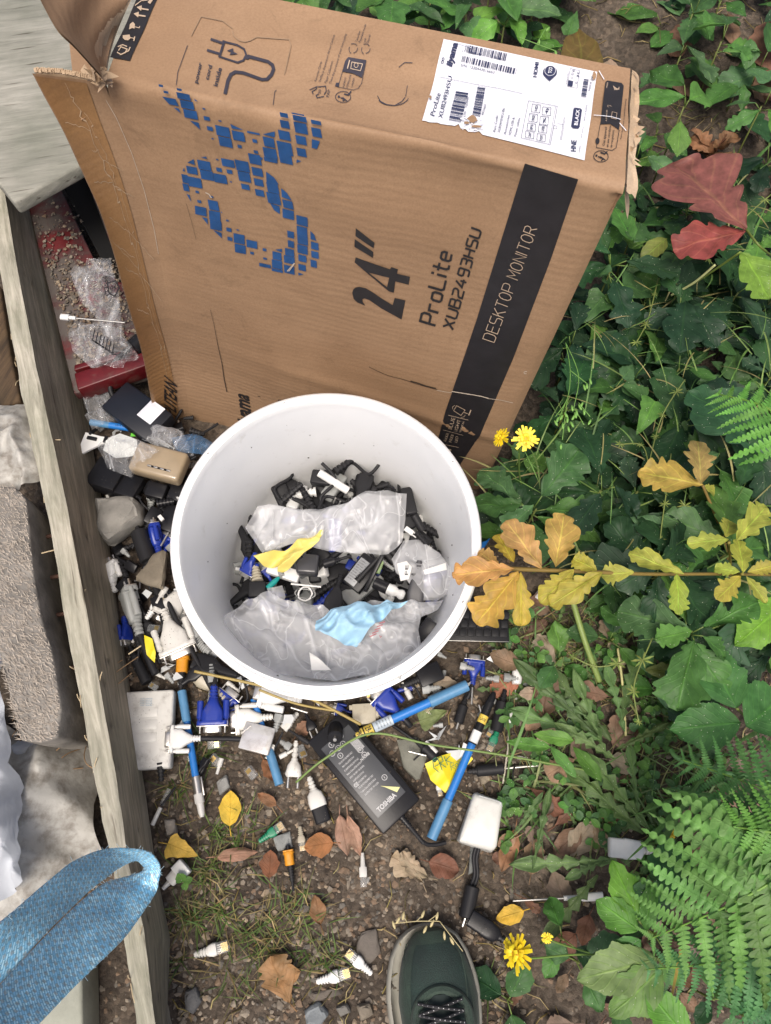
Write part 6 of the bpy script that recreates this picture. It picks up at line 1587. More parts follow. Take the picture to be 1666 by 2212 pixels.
# toe guard on the left flank and seam lines
tg_ = [];
for i in range(22):
    x = 9 + i * 7.2
    w0 = sw(x - 2) - 11
    tg_.append([(x, 5 - s * w0, upz(x, 5 - s * w0) + .8) for s in (1.0, .97, .93, .88, .8, .72)])
B_(MB().add(G_([[Vector(p) for p in r] for r in tg_])), 'side_overlay', GO, sh)
tg_ = [[(x, 5 + s * (sw(x - 2) - 11), upz(x, 5 + s * (sw(x - 2) - 11)) + .8) for s in (1.0, .97, .93, .88, .82)] for x in [9 + i * 7.2 for i in range(22)]]
B_(MB().add(G_([[Vector(p) for p in r] for r in tg_])), 'side_overlay', GO, sh)
toe = [[Vector((8 + r * 4, 3 + (sw(6 + r * 4) - 7) * (-.9 + 1.8 * i / 16), upz(8 + r * 4, 3 + (sw(6 + r * 4) - 7) * (-.9 + 1.8 * i / 16)) + .7)) for i in range(17)] for r in range(4)]
B_(MB().add(G_(toe)), 'toe_cap', GO, sh)
# padded throat with tongue and laces
arcband(97, 6, 31, 0, 'throat_padding', GO, 0, PI, r=6, sq=1.0)
for s in (-1, 1): B_(MB().add(tube([(97 + i * 12, 6 + s * (31 + i * .2), upz(97 + i * 12, 6 + s * 31)) for i in range(11)], 6, 8)), 'throat_padding', GO, sh)
tn = [[Vector((70 + r * 9, 5 + (-26 + 52 * i / 10) * min(1, .5 + r * .1), upz(70 + r * 9, 5 + (-26 + 52 * i / 10)) + 3 + 2 * math.sin(PI * i / 10))) for i in range(11)] for r in range(13)]
B_(MB().add(G_(tn)), 'tongue', M('dark_tongue', (.012, .022, .02), .8), sh)
LC = M('lace_black', (.012, .012, .014), .6)
dots = MB(); lc = MB()
for r in range(6):
    x0 = 76 + r * 11
    for s in (-1, 1):
        q = spline([(x0, 5 - s * 26, upz(x0, 5 - s * 26) + 9), (x0 + 5, 5, upz(x0 + 5, 5) + 11.5 + s * .8), (x0 + 11, 5 + s * 26, upz(x0 + 11, 5 + s * 26) + 9)], 10)
        lc.add(tube(q, 1.9, 8))
        for i, p in enumerate(q[1:-1]):
            for dy in (-1, 1): (i % 2 == 0 and dy > 0) and dots.add(bxr(p.x, p.y, p.z + 1.6, .9, .9, .6, .1))
B_(lc, 'lace', LC, sh); B_(dots, 'lace_fleck', M('lace_white', (.75, .75, .75), .6), sh)
stp = MB()
for k in range(3): stp.add(G_([[Vector((118 + i * 7, 5 + (52 + k * 0) - .7 * 0 - k * 5 - i * .3, upz(118 + i * 7, 5 + 52 - k * 5) + 1.6)), Vector((118 + i * 7 + 4, 5 + 52 - k * 5 - 2.6 - i * .3, upz(118 + i * 7, 5 + 49 - k * 5) + 1.6))] for i in range(9)]))
B_(stp, 'side_stripe', M('pale_stripe', (.6, .66, .55), .5), sh)
sl_ = MB()
for s in (-1, 1): sl_.add(tube([(20 + i * 7, 3 + s * (sw(20 + i * 7) - 4) * (.8 - .25 * (i / 14)) , upz(20 + i * 7, 3 + s * (sw(20 + i * 7) - 4) * (.8 - .25 * (i / 14))) + .6) for i in range(15)], .8, 5))
B_(sl_, 'seam', GO, sh)
# ================================================================== plants, leaf litter and grass
LS = [0]
def hwf(kind, t):
    if kind == 'oak':
        e = math.sin(PI * min(1, max(0, t)) ** 1.3) ** .62 if 0 < t < 1 else 0
        ph = t * 3.9 + .2 + .35 * math.sin(t * 9 + LS[0])
        l_ = abs(math.sin(PI * ph)) ** .75
        return e * (.56 + .44 * l_) + .02 * (1 - t)
    if kind == 'ovate': return (math.sin(PI * max(0, min(1, t)) ** .78) ** .85 if 0 < t < 1 else 0) * (1 + .07 * ((t * 17) % 1))
    if kind == 'smooth': return (math.sin(PI * max(0, min(1, t)) ** .85) ** .8 if 0 < t < 1 else 0)
    if kind == 'heart': return max(0, (1 - t) ** .8 * min(1, (t + .12) * 4.5)) * 1.05
    if kind == 'lance': return (math.sin(PI * max(0, min(1, t)) ** .9) ** 1.1 if 0 < t < 1 else 0)
    if kind == 'dandelion':
        e = (.25 + .75 * t) * (1 - t ** 6); s = (t * 6.2) % 1
        return e * (.22 + .78 * (s ** .9 if t < .82 else 1)) * (1 if t < 1 else 0)
    if kind == 'pinna':
        s = (t * 13) % 1
        return (1 - t) ** .7 * (.22 + .78 * math.sin(PI * s) ** .5)
    return math.sin(PI * t)
ROWS = {'oak': 26, 'ovate': 34, 'smooth': 12, 'heart': 14, 'lance': 12, 'dandelion': 44, 'pinna': 48}
SHEAR = {'oak': .3, 'ovate': .25, 'smooth': .1, 'heart': .0, 'lance': .2, 'dandelion': -.35, 'pinna': .12}
def leaf(kind, L, Wd, fold=.2, curl=.15, wav=.05, rows=None, cols=3, holes=0):
    n_r = rows or ROWS[kind]; v = []; uv = []; sd = rnd(0, 100); LS[0] = rnd(0, 6)
    ks = [i / cols for i in range(-cols, cols + 1)]
    tw = rnd(-.5, .5) * wav * 2
    for i in range(n_r + 1):
        t = i / n_r; h_ = hwf(kind, t) * Wd / 2 * (1 + nz((t * 5, sd), 1) * .25)
        for s in ks:
            hs = h_ * (1 + .16 * nz((t * 6, s * 3 + sd), 1.3))
            x = t * L + SHEAR[kind] * abs(s) * hs; y = s * hs
            z = fold * abs(y) - curl * L * t * t + wav * L * noise.noise(Vector((t * 3.1 + sd, s * 1.6, 0))) + tw * y
            v.append((x, y, z)); uv.append((.5 + s * .499, t + .001))
    m = len(ks)
    f = [(i * m + j, i * m + j + 1, (i + 1) * m + j + 1, (i + 1) * m + j) for i in range(n_r) for j in range(m - 1)]
    if holes:
        f = [q for k, q in enumerate(f) if noise.noise(Vector((v[q[0]][0] * 55 + sd, v[q[0]][1] * 55, 0))) < .62 - holes]
    return v, f, uv
def leaf_mat(name, vein=.35, nv=7, trans=.25, rough=.42, spots=0, veincol=(1.5, 1.6, 1.1), skew=.28):
    m, t, n, l, b = new_mat(name)
    at = n.new('ShaderNodeAttribute'); at.attribute_name = 'tint'
    u = n.new('ShaderNodeUVMap').outputs[0]; sx = n.new('ShaderNodeSeparateXYZ'); l.new(u, sx.inputs[0])
    def mth(op, a, b_=None, c_=None):
        q = n.new('ShaderNodeMath'); q.operation = op
        for i, x in enumerate((a, b_, c_)):
            if x is None: continue
            if isinstance(x, (int, float)): q.inputs[i].default_value = x
            else: l.new(x, q.inputs[i])
        return q.outputs[0]
    s = mth('ABSOLUTE', mth('SUBTRACT', sx.outputs[0], .5))
    ph = mth('MULTIPLY', mth('SUBTRACT', sx.outputs[1], mth('MULTIPLY', s, skew * 2)), nv)
    fr_ = mth('ABSOLUTE', mth('SUBTRACT', mth('FRACT', ph), .5))
    side = mth('SUBTRACT', 1, mth('SMOOTH_MIN', mth('MULTIPLY', fr_, 9), 1, .2))
    mid = mth('SUBTRACT', 1, mth('MINIMUM', mth('MULTIPLY', s, 24), 1))
    vn = mth('MAXIMUM', mth('MULTIPLY', mth('MAXIMUM', side, 0), .5), mid)
    g = n.new('ShaderNodeNewGeometry').outputs['Position']
    a = noise_node(n, l, g, 60, 5, .6); ar = ramp(n, [(.3, (.62, .66, .6)), (.7, (1.3, 1.25, 1.2))]); l.new(a.outputs[0], ar.inputs[0])
    c = mix(n, l, 1, at.outputs['Color'], ar.outputs[0], 'MULTIPLY')
    vc = mix(n, l, 1, c, veincol, 'MULTIPLY')
    c = mix(n, l, mth('MULTIPLY', vn, vein), c, vc)
    if spots:
        vo = n.new('ShaderNodeTexVoronoi'); vo.inputs['Scale'].default_value = 190; l.new(g, vo.inputs['Vector'])
        c = mix(n, l, mth('LESS_THAN', vo.outputs['Distance'], spots), c, (.5, .55, .4))
    l.new(c, b.inputs['Base Color']); b.inputs['Roughness'].default_value = rough; b.inputs['Specular IOR Level'].default_value = .3
    tr_ = n.new('ShaderNodeBsdfTranslucent'); l.new(c, tr_.inputs[0])
    mx = n.new('ShaderNodeMixShader'); mx.inputs[0].default_value = trans
    l.new(b.outputs[0], mx.inputs[1]); l.new(tr_.outputs[0], mx.inputs[2]); l.new(mx.outputs[0], n['Material Output'].inputs[0])
    bp = bumpn(n, l, b, mth('SUBTRACT', mth('MULTIPLY', a.outputs[0], .3), vn), .45, .0012)
    return m
LGREEN = leaf_mat('green_leaf', .7, 7, .24, .5, .09)
LYEL = leaf_mat('yellow_leaf', .8, 5, .3, .5, 0, (1.5, 1.9, 1.4))
LDEAD = leaf_mat('dead_leaf', .4, 7, .1, .6, 0, (.6, .55, .5))
LFERN = leaf_mat('fern_leaf', .3, 12, .3, .5, 0, (1.3, 1.3, 1.1), .1)
LSTEM = M('green_stem', (.16, .22, .07), .5, tint=True, bump=.1)
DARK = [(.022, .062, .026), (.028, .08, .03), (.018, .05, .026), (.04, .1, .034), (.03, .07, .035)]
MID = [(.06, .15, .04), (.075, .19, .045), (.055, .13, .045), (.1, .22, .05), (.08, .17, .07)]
FRESH = [(.12, .27, .05), (.16, .32, .06), (.1, .24, .05)]
YELS = [(.42, .36, .07), (.45, .34, .06), (.36, .36, .07), (.5, .36, .09)]
DEADC = [(.19, .12, .08), (.24, .16, .115), (.14, .08, .055), (.29, .21, .155), (.2, .1, .065), (.31, .25, .19), (.16, .12, .09)]
def jit(c, k=.18): 
    a = 1 + rnd(-k, k); return tuple(max(.001, x * a * (1 + rnd(-.06, .06))) for x in c)
def lay(mb, kind, base, tip, wd, tint, up=(0, 0, 1), roll=0, mi=0, **kw):
    """one leaf from base to tip (world points); wd = width relative to length"""
    L = (tip - base).length
    v, f, uv = leaf(kind, L, L * wd, **kw)
    # a curled leaf still reaches its tip
    m4 = frame(base, tip, up, roll)
    mb.add((v, f), m4, mi, tint, uv)
def wpt(x, y, z, dz=0):
    p = P(x, y, z); return p
LAND = {'the lower right box corner': (1080, 1080), 'the upper right box corner': (1370, 180), 'the red oak leaves': (1540, 440), 'the top edge of the box': (900, 50), 'the yellow oak branch': (1200, 1230), 'the bramble leaves at the right': (1580, 1520), 'the green fern': (1560, 1950), 'the dark oak bush at the right': (1600, 820), 'the white taped adapter': (1050, 1780), 'the orange connector on open soil': (625, 1880), 'the shoe': (920, 2080), 'the plank': (330, 1850), 'the white plug in the grass': (1365, 1835), 'the hawkbit stem at lower right': (1250, 2060), 'the bank at the top right': (1300, 60)}
RK = {}
ORD = ['nearest', 'second nearest', 'third nearest', 'fourth nearest', 'fifth nearest', 'sixth nearest', 'seventh nearest', 'eighth nearest', 'ninth nearest', 'tenth nearest'] + ['%dth nearest' % k for k in range(11, 99)]
PEND = []
def rank(o, what, cat, group, x, y):
    o['category'] = cat; o['group'] = group
    k, (lx, ly) = min(LAND.items(), key=lambda q: (q[1][0] - x) ** 2 + (q[1][1] - y) ** 2)
    PEND.append((what, k, math.hypot(lx - x, ly - y), o))
def finish_rank():
    d_ = {}
    for w_, k, r, o in PEND: d_.setdefault((w_, k), []).append((r, o))
    for (w_, k), q in d_.items():
        q.sort(key=lambda a: a[0])
        for i, (r, o) in enumerate(q): o['label'] = '%s, %s to %s' % (w_, ORD[i], k)
random.seed(77)
ZONE_A = [(1375, 200), (1420, 430), (1666, 320), (1740, 380), (1740, 1380), (1560, 1480), (1400, 1330), (1180, 1180), (1060, 1120), (1060, 1060), (1140, 960), (1245, 680), (1365, 440)]
# low undergrowth
ug = MB(); k = 0
while k < 1050:
    x, y = rnd(1040, 1730), rnd(150, 1500)
    if not inpoly(x, y, ZONE_A): continue
    k += 1
    z = rnd(.02, .09); b = P(x, y, z); a = rnd(0, 6.28); L = rnd(.025, .06)
    tp_ = b + Vector((math.cos(a) * L, math.sin(a) * L, rnd(-.015, .02)))
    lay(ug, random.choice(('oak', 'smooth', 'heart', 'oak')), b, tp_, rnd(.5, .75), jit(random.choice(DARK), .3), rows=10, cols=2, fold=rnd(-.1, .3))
k = 0
while k < 260:
    x, y = rnd(600, 1700), rnd(-120, 180)
    if 1190 < x < 1400 and y > -20: continue
    if y > (x - 600) * .2 + 20 and x < 1350: continue
    k += 1
    b = P(x, y, rnd(.02, .2)); a = rnd(0, 6.28); L = rnd(.03, .07)
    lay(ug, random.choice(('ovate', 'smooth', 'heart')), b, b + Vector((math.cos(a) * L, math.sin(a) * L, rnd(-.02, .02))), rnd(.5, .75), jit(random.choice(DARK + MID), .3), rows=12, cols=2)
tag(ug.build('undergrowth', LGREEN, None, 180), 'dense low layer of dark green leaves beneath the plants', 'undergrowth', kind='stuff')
# countable seedlings
def seedling(x, y, z, kind, cols_, what, cat, group, n, Lr, wd=(.5, .62), matl=None, rise=.03):
    c = P(x, y, z); Lr = (Lr[0] * .9, Lr[1] * 1.05); root = empty(cat.replace(' ', '_'), Vector((c.x, c.y, gheight(c.x, c.y))))
    mb = MB(); stm = MB(); a0 = rnd(0, 6.28)
    for i in range(n):
        a = a0 + i * 2.4; L = rnd(*Lr); r0_ = rnd(.004, .02); dz = rnd(-.02, rise)
        b = Vector((math.cos(a) * r0_, math.sin(a) * r0_, dz)) + c
        tpp = b + Vector((math.cos(a) * L, math.sin(a) * L, rnd(-.02, .02)))
        lay(mb, kind, b, tpp, rnd(*wd), jit(random.choice(cols_)), fold=rnd(.0, .35), curl=rnd(0, .3), wav=rnd(.03, .12), roll=rnd(-25, 25), holes=rnd(0, .3) if random.random() < .2 else 0)
        stm.add(tube([c + Vector((0, 0, dz * .5 - .01)), b], .0008, 5), tint=jit((.8, .9, .6)))
    stm.add(tube([Vector((c.x, c.y, gheight(c.x, c.y) - .01)), c + Vector((rnd(-.004, .004), 0, 0))], .0014, 6), tint=(.8, .7, .5))
    for m_ in (mb, stm): m_.v = [(p[0] - root.location.x, p[1] - root.location.y, p[2] - root.location.z) for p in m_.v]
    mb.build('foliage', matl or LGREEN, root, 180); stm.build('stem', LSTEM, root, 180)
    rank(root, what, cat, group, x, y)
    return root
gx_ = 0
for yy in range(200, 1460, 88):
    for xx in range(1040, 1740, 88):
        x, y = xx + rnd(-30, 30), yy + rnd(-30, 30)
        if not inpoly(x, y, ZONE_A): continue
        r = random.random()
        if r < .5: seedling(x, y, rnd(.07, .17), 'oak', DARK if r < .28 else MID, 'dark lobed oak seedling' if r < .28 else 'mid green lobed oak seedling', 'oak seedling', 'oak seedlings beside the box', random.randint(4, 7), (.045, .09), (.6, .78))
        elif r < .72: seedling(x, y, rnd(.08, .16), 'heart', MID, 'heart leaved green bindweed', 'bindweed', 'bindweed beside the box', random.randint(3, 5), (.035, .06), (.7, .9))
        elif r < .9: seedling(x, y, rnd(.06, .14), 'ovate', MID + DARK, 'toothed green bramble shoot', 'bramble shoot', 'bramble shoots among the oak seedlings', 3, (.035, .055), (.62, .75))
        else: seedling(x, y, rnd(.06, .14), 'smooth', DARK, 'dark smooth leaved ivy sprig', 'ivy sprig', 'ivy sprigs among the oak seedlings', 5, (.03, .045), (.7, .85))
for x, y in ((640, -40), (700, 10), (770, -10), (850, 20), (930, 5), (1010, 30), (1090, 55), (1150, 20), (1060, -40), (900, -60), (1220, 105), (1180, -40)):
    seedling(x, y, rnd(.15, .3), random.choice(('ovate', 'heart', 'ovate')), MID + FRESH[:1], 'broad leaved green nettle shoot', 'nettle shoot', 'nettle shoots behind the box', 5, (.05, .085), (.55, .7))
for x, y in ((1430, 60), (1500, 30), (1560, 90), (1620, 40), (1640, 150), (1470, 120), (1560, 0), (1650, 230), (1420, 280), (1590, 200), (1480, 230)):
    seedling(x, y, rnd(.1, .25), random.choice(('ovate', 'lance', 'oak')), MID, 'mid green toothed nettle shoot', 'nettle shoot', 'nettle shoots on the bank', 4, (.045, .085), (.45, .65))
for x, y in ((1290, 1115), (1310, 1180), (1345, 1110), (1350, 1270), (1320, 1380), (1240, 1140), (1380, 1360), (1210, 1420), (1440, 1490), (1640, 1420), (1530, 1330), (1640, 1300), (1110, 1100), (1220, 2030), (1250, 2080), (1340, 2130), (1540, 2160), (1620, 2200), (1420, 2020), (1100, 2165)):
    seedling(x, y, rnd(.03, .1), 'ovate', MID + DARK[:1], 'toothed green bramble shoot', 'bramble shoot', 'bramble shoots among the oak seedlings', 3, (.03, .05), (.65, .78), rise=.01)
# bigger leaves that can be told apart; given in picture points base, tip, width ratio, height, colour
def plant(name, label, cat, kind, items, z, matl, stems=(), scol=(.8, .8, .5), sr=.0018, group=None, **kw):
    c = P(*items[0][0], 0); root = empty(name, c); tag(root, label, cat, group)
    mb = MB(); st_ = MB()
    for it in items:
        b, tpx, wd, col = it[:4]; zz = it[4] if len(it) > 4 else z
        lay(mb, it[5] if len(it) > 5 else kind, P(*b, zz), P(*tpx, zz + rnd(-.012, .012)), wd, col, **kw)
    for s in stems:
        st_.add(tube(spline([P(*q[:2], q[2] if len(q) > 2 else z - .004) for q in s], 8), sr, 7, r_end=sr * .7), tint=scol)
    for m_ in (mb, st_): m_.v = [(p[0] - c.x, p[1] - c.y, p[2] - c.z) for p in m_.v]
    mb.build('foliage', matl, root, 180)
    if st_.v: st_.build('stem', LSTEM, root, 180)
    return root
RD = (.24, .09, .08)
plant('oak_sapling', 'oak sapling with two large reddish leaves at the right', 'oak sapling', 'oak', [((1612, 495), (1462, 335), .82, RD, .26), ((1610, 500), (1458, 530), .72, (.3, .075, .07), .25), ((1560, 470), (1560, 420), .5, (.2, .09, .05), .25)], .25, LYEL, [[(1612, 495), (1650, 540), (1700, 570, .1)]], fold=.12, curl=.1, wav=.06, rows=34)
plant('oak_sapling', 'broad light green lobed leaf below the red oak leaves', 'oak sapling', 'oak', [((1600, 545), (1672, 635), .95, (.17, .3, .05), .24)], .24, LGREEN, [[(1600, 545), (1500, 612, .12), (1450, 640, .08)]], (1.5, 1.5, 1))
plant('oak_sapling', 'oak sprig with two ochre leaves right of centre', 'oak sapling', 'oak', [((1518, 1048), (1382, 1012), .62, YELS[3], .2), ((1515, 1045), (1512, 945), .58, (.46, .33, .12), .22), ((1520, 1050), (1548, 1062), .8, YELS[2], .18)], .2, LYEL, [[(1518, 1048), (1548, 1120, .16), (1570, 1190, .12), (1572, 1245, .1)]], (1.2, .6, .45), .002, fold=.15, rows=34)
og = (.52, .28, .1)
plant('oak_sapling', 'oak branch with orange and yellow leaves leaning over the bucket rim', 'oak sapling', 'oak', [((1112, 1228), (978, 1238), .5, og, .33), ((1120, 1235), (1030, 1345), .62, (.5, .31, .07), .31), ((1125, 1236), (1128, 1352), .5, YELS[1], .29), ((1110, 1215), (1075, 1150), .6, (.5, .36, .06), .29), ((1170, 1228), (1095, 1120), .62, (.5, .3, .12), .33), ((1200, 1225), (1222, 1105), .66, (.5, .33, .1), .32), ((1240, 1230), (1170, 1300), .55, YELS[0], .29), ((1302, 1236), (1190, 1305), .45, YELS[0], .3), ((1290, 1232), (1240, 1205), .9, (.42, .38, .06), .28), ((1370, 1236), (1300, 1240), .7, YELS[2], .27), ((1478, 1240), (1362, 1190), .42, (.36, .37, .07), .27), ((1462, 1240), (1470, 1325), .55, (.3, .38, .06), .26), ((1080, 1225), (1035, 1190), .7, (.5, .3, .1), .3)], .3, LYEL, [[(1085, 1228, .3), (1240, 1234, .28), (1400, 1240, .25), (1560, 1240, .2), (1720, 1243, .1)]], (1.3, .65, .5), .0026, fold=.14, curl=.12, wav=.07, rows=34)
plant('oak_sapling', 'oak sprig with small yellow green leaves at the right edge', 'oak sapling', 'oak', [((1605, 1238), (1600, 1160), .6, (.36, .38, .07), .23), ((1600, 1245), (1555, 1290), .6, YELS[0], .22), ((1598, 1235), (1545, 1225), .75, (.34, .4, .07), .22), ((1612, 1245), (1660, 1300), .5, YELS[2], .22), ((1615, 1236), (1672, 1220), .7, YELS[0], .22), ((1590, 1168), (1665, 1085), .5, (.38, .4, .08), .24), ((1575, 1165), (1490, 1170), .5, (.34, .38, .07), .23), ((1568, 1160), (1580, 1120), .8, (.36, .36, .07), .22)], .22, LYEL, [[(1575, 1170, .22), (1580, 1240, .16)], [(1605, 1240), (1570, 1242, .17)]], (1.3, .8, .5), .002, fold=.15, rows=30)
plant('oak_seedling', 'large glossy dark green oak leaf pair at the right edge', 'oak seedling', 'oak', [((1666, 985), (1500, 830), .62, (.035, .1, .045), .2), ((1600, 1050), (1640, 920), .55, DARK[1], .17), ((1480, 1110), (1590, 1100), .65, DARK[1], .15), ((1600, 1270), (1490, 1330), .6, (.03, .09, .04), .12), ((1620, 1320), (1560, 1440), .7, (.03, .085, .04), .14), ((1666, 1180), (1620, 1110), .6, DARK[0], .15)], .2, LGREEN, rows=34, fold=.1)
plant('oak_seedling', 'brown green oak leaves behind the upper right box corner', 'oak seedling', 'smooth', [((1258, 240), (1258, 30), .36, (.16, .11, .035), .3), ((1270, 250), (1350, 195), .4, (.18, .2, .04), .26), ((1365, 520), (1330, 440), .5, MID[1], .2), ((1440, 515), (1385, 560), .6, (.2, .24, .06), .16)], .3, LYEL, rows=16)
for nm_, lb_, its in (('bramble', 'bramble with three large toothed green leaves at the right edge', [((1592, 1530), (1520, 1388), .68, (.06, .17, .05)), ((1600, 1560), (1452, 1575), .6, (.055, .16, .045)), ((1612, 1570), (1700, 1500), .95, (.055, .16, .045))]),
                      ('bramble', 'bramble with upright bright green leaves over the white screwdriver handle', [((1382, 1990), (1325, 1858), .5, (.12, .28, .04)), ((1380, 2010), (1290, 1945), .62, (.09, .23, .04)), ((1395, 2010), (1410, 1905), .42, (.08, .21, .04)), ((1385, 2030), (1315, 2080), .62, (.07, .2, .05))]),
                      ('bramble', 'bramble with dark leaves beside the white plug in the grass', [((1475, 1945), (1430, 1815), .75, (.045, .13, .045)), ((1440, 1945), (1370, 1915), .7, (.05, .13, .05)), ((1500, 1930), (1530, 1860), .6, (.05, .13, .04))]),
                      ('bramble', 'bramble with pale green leaves near the bottom right', [((1420, 2070), (1250, 2120), .55, (.16, .24, .09)), ((1430, 2090), (1320, 2200), .55, (.12, .22, .06)), ((1490, 2250), (1400, 2140), .6, (.1, .26, .04)), ((1560, 2100), (1640, 2200), .55, (.07, .2, .04)), ((1620, 2080), (1700, 2140), .5, (.07, .2, .04))]),
                      ('bramble', 'pair of fresh green toothed leaves at the right edge above the bramble', [((1700, 1300), (1595, 1390), .55, (.15, .32, .04)), ((1660, 1600), (1700, 1640), .5, MID[1])])):
    plant(nm_, lb_, 'bramble', 'ovate', its, .14, LGREEN, [[its[0][0] + (.14,), (its[0][0][0] + 30, its[0][0][1] + 30, .02)]], rows=44, fold=.12, curl=.1, wav=.05)
# dandelion rosettes
DN = (.115, .19, .075)
dl_ = [[((1300, 1600), (1100, 1530), .2), ((1290, 1590), (1110, 1420), .17), ((1320, 1600), (1180, 1430), .18), ((1330, 1640), (1200, 1560), .22), ((1310, 1640), (1240, 1440), .16), ((1285, 1560), (1150, 1470), .2)], [((1340, 1560), (1380, 1400), .2), ((1350, 1580), (1310, 1430), .2), ((1330, 1620), (1450, 1560), .16)],
       [((1330, 1860), (1100, 1868), .17), ((1320, 1850), (1220, 1900), .2)], [((1390, 1800), (1210, 1640), .22), ((1400, 1790), (1260, 1620), .2), ((1380, 1760), (1360, 1600), .16)], [((1290, 1890), (1170, 2040), .2), ((1150, 1880), (1190, 1700), .12), ((1110, 1800), (1175, 1710), .14)]]
dnl = ['dandelion rosette with jagged leaves right of the clipped blue cables', 'dandelion with jagged leaves below the long oak branch', 'dandelion leaves lying across the litter above the white screwdriver', 'dandelion with pale jagged leaves left of the white plug', 'long narrow dandelion leaves beside the taped adapter']
for its, lb_ in zip(dl_, dnl):
    plant('dandelion', lb_, 'dandelion', 'dandelion', [(a, b, w_ * 1.5, jit(DN, .25)) for a, b, w_ in its], .04, LGREEN, fold=.1, curl=.05, wav=.06, rows=50)
plant('sorrel', 'smooth bright green leaves right of the green network plug', 'sorrel', 'smooth', [((1190, 1615), (1092, 1600), .3, (.1, .24, .05)), ((1240, 1600), (1155, 1585), .38, (.12, .26, .05)), ((1245, 1680), (1190, 1610), .32, (.1, .24, .06)), ((1300, 1690), (1240, 1610), .35, (.09, .2, .04)), ((1470, 1455), (1398, 1445), .45, (.14, .17, .05)), ((1150, 1075), (1040, 1110), .4, (.1, .22, .05))], .06, LGREEN, fold=.2)
# thick stems and long stalks
def stalk(label, pts, r, tint, cat='stalk', name='stalk', r_end=None):
    c = P(*pts[0]); v = [Vector(p) for p in spline([P(*q) for q in pts], 10)]
    mb = MB().add(tube(v, r, 8, r_end=r_end), tint=tint); mb.v = [(p[0] - c.x, p[1] - c.y, p[2] - c.z) for p in mb.v]
    o = mb.build(name, LSTEM, None, 180); o.location = c; return tag(o, label, cat)
stalk('thick ridged green stalk rising under the yellow oak leaves', [(1238, 1300, .06), (1262, 1380, .05), (1295, 1472, .02)], .0042, (1.3, 1.3, 1.1))
stalk('long green stalk crossing from the adapter over the blue cable to the right', [(640, 1690, .04), (700, 1640, .055), (800, 1585, .06), (930, 1608, .055), (1080, 1630, .05), (1290, 1668, .03)], .0015, (1, 1.1, .9))
stalk('dry brown stalk lying from the bucket rim to the adapter', [(420, 1450, .05), (560, 1480, .04), (660, 1505, .045), (780, 1565, .045)], .002, (2.2, 1.2, 1.2), 'twig', 'twig')
stalk('second dry brown stalk below the bucket rim', [(560, 1490, .05), (640, 1520, .045), (720, 1535, .045)], .0016, (2.2, 1.2, 1.2), 'twig', 'twig')
stalk('pale straw stem standing among the dandelion leaves', [(1335, 1400, .04), (1345, 1480, .03), (1352, 1590, .02)], .0018, (3.2, 2.2, 3), 'twig', 'twig')
stalk('brown twig standing above the orange oak leaves', [(1320, 1130, .05), (1300, 1020, .05), (1295, 960, .05)], .002, (1.8, .9, .9), 'twig', 'twig')
stalk('white dry stem pointing to the red oak leaves', [(1450, 638, .12), (1500, 610, .16), (1545, 572, .2)], .0018, (2.8, 2.2, 3.2), 'twig', 'twig')
stalk('smooth pale green curved stalk right of the dandelion leaves', [(1450, 1620, .08), (1470, 1640, .09), (1560, 1668, .09), (1700, 1690, .06)], .003, (1, 1.6, 1.6))
# hawkbit flowers
PET = M('yellow_petal', (.85, .64, .02), .5, tint=True, bump=0, var=.15); FC = M('flower_heart', (.6, .33, .01), .6)
def flower(label, x, y, z, d_, stem, face=(0, -.4, 1), name='hawkbit'):
    c = P(x, y, z); root = empty(name, c); tag(root, label, 'flower', 'yellow hawkbit flowers')
    m4 = Vector(face).to_track_quat('Z', 'Y').to_matrix().to_4x4()
    mb = MB()
    for ring_, (n_p, L) in enumerate(((17, 1), (13, .72), (8, .45))):
        for i in range(n_p):
            a = i * 2 * PI / n_p + rnd(-.15, .15) + ring_; l_ = d_ / 2 * L * rnd(.8, 1.1); w_ = d_ * .055
            e = Vector((math.cos(a), math.sin(a), 0)); s = Vector((-e.y, e.x, 0)); z0 = ring_ * d_ * .06; zt = z0 + rnd(-.02, .1) * d_
            v = [e * d_ * .05 - s * w_ * .4, e * d_ * .05 + s * w_ * .4, e * l_ * .6 + s * w_ + Vector((0, 0, zt)), e * l_ * .6 - s * w_ + Vector((0, 0, zt)), e * l_ + s * w_ * .8 + Vector((0, 0, zt * .7)), e * l_ - s * w_ * .8 + Vector((0, 0, zt * .7))]
            mb.add(([m4 @ (q + Vector((0, 0, z0))) for q in v], [(0, 1, 2, 3), (3, 2, 4, 5)]), tint=jit((1, 1, 1)))
    mb.build('petals', PET, root, 180)
    B_(MB().add(lathe([(.0001, d_ * .2), (d_ * .08, d_ * .18), (d_ * .13, d_ * .08), (d_ * .1, 0)], 14), m4), 'flower_heart', FC, root)
    st_ = MB().add(lathe([(d_ * .13, 0), (d_ * .14, -d_ * .15), (d_ * .05, -d_ * .32)], 12), m4, tint=(.6, .8, .5))
    if stem: st_.add(tube([q - c for q in spline([c - (m4 @ Vector((0, 0, d_ * .28)))] + [P(*q) for q in stem], 8)], .0011, 7), tint=(.9, 1.1, .7))
    st_.build('stem', LSTEM, root, 180)
flower('large open yellow hawkbit flower against the box corner', 1135, 948, .25, .032, [(1122, 985, .22), (1125, 1040, .12), (1148, 1115, .02)])
flower('smaller yellow hawkbit flower against the box, left of two', 1084, 946, .26, .026, [(1100, 960, .23), (1122, 975, .2)], (-.7, .1, .6))
flower('large yellow hawkbit flower seen from the side near the shoe', 1120, 2060, .16, .04, [(1150, 2070, .15), (1250, 2062, .12), (1340, 2070, .1), (1400, 2115, .03)], (-.75, .1, .65))
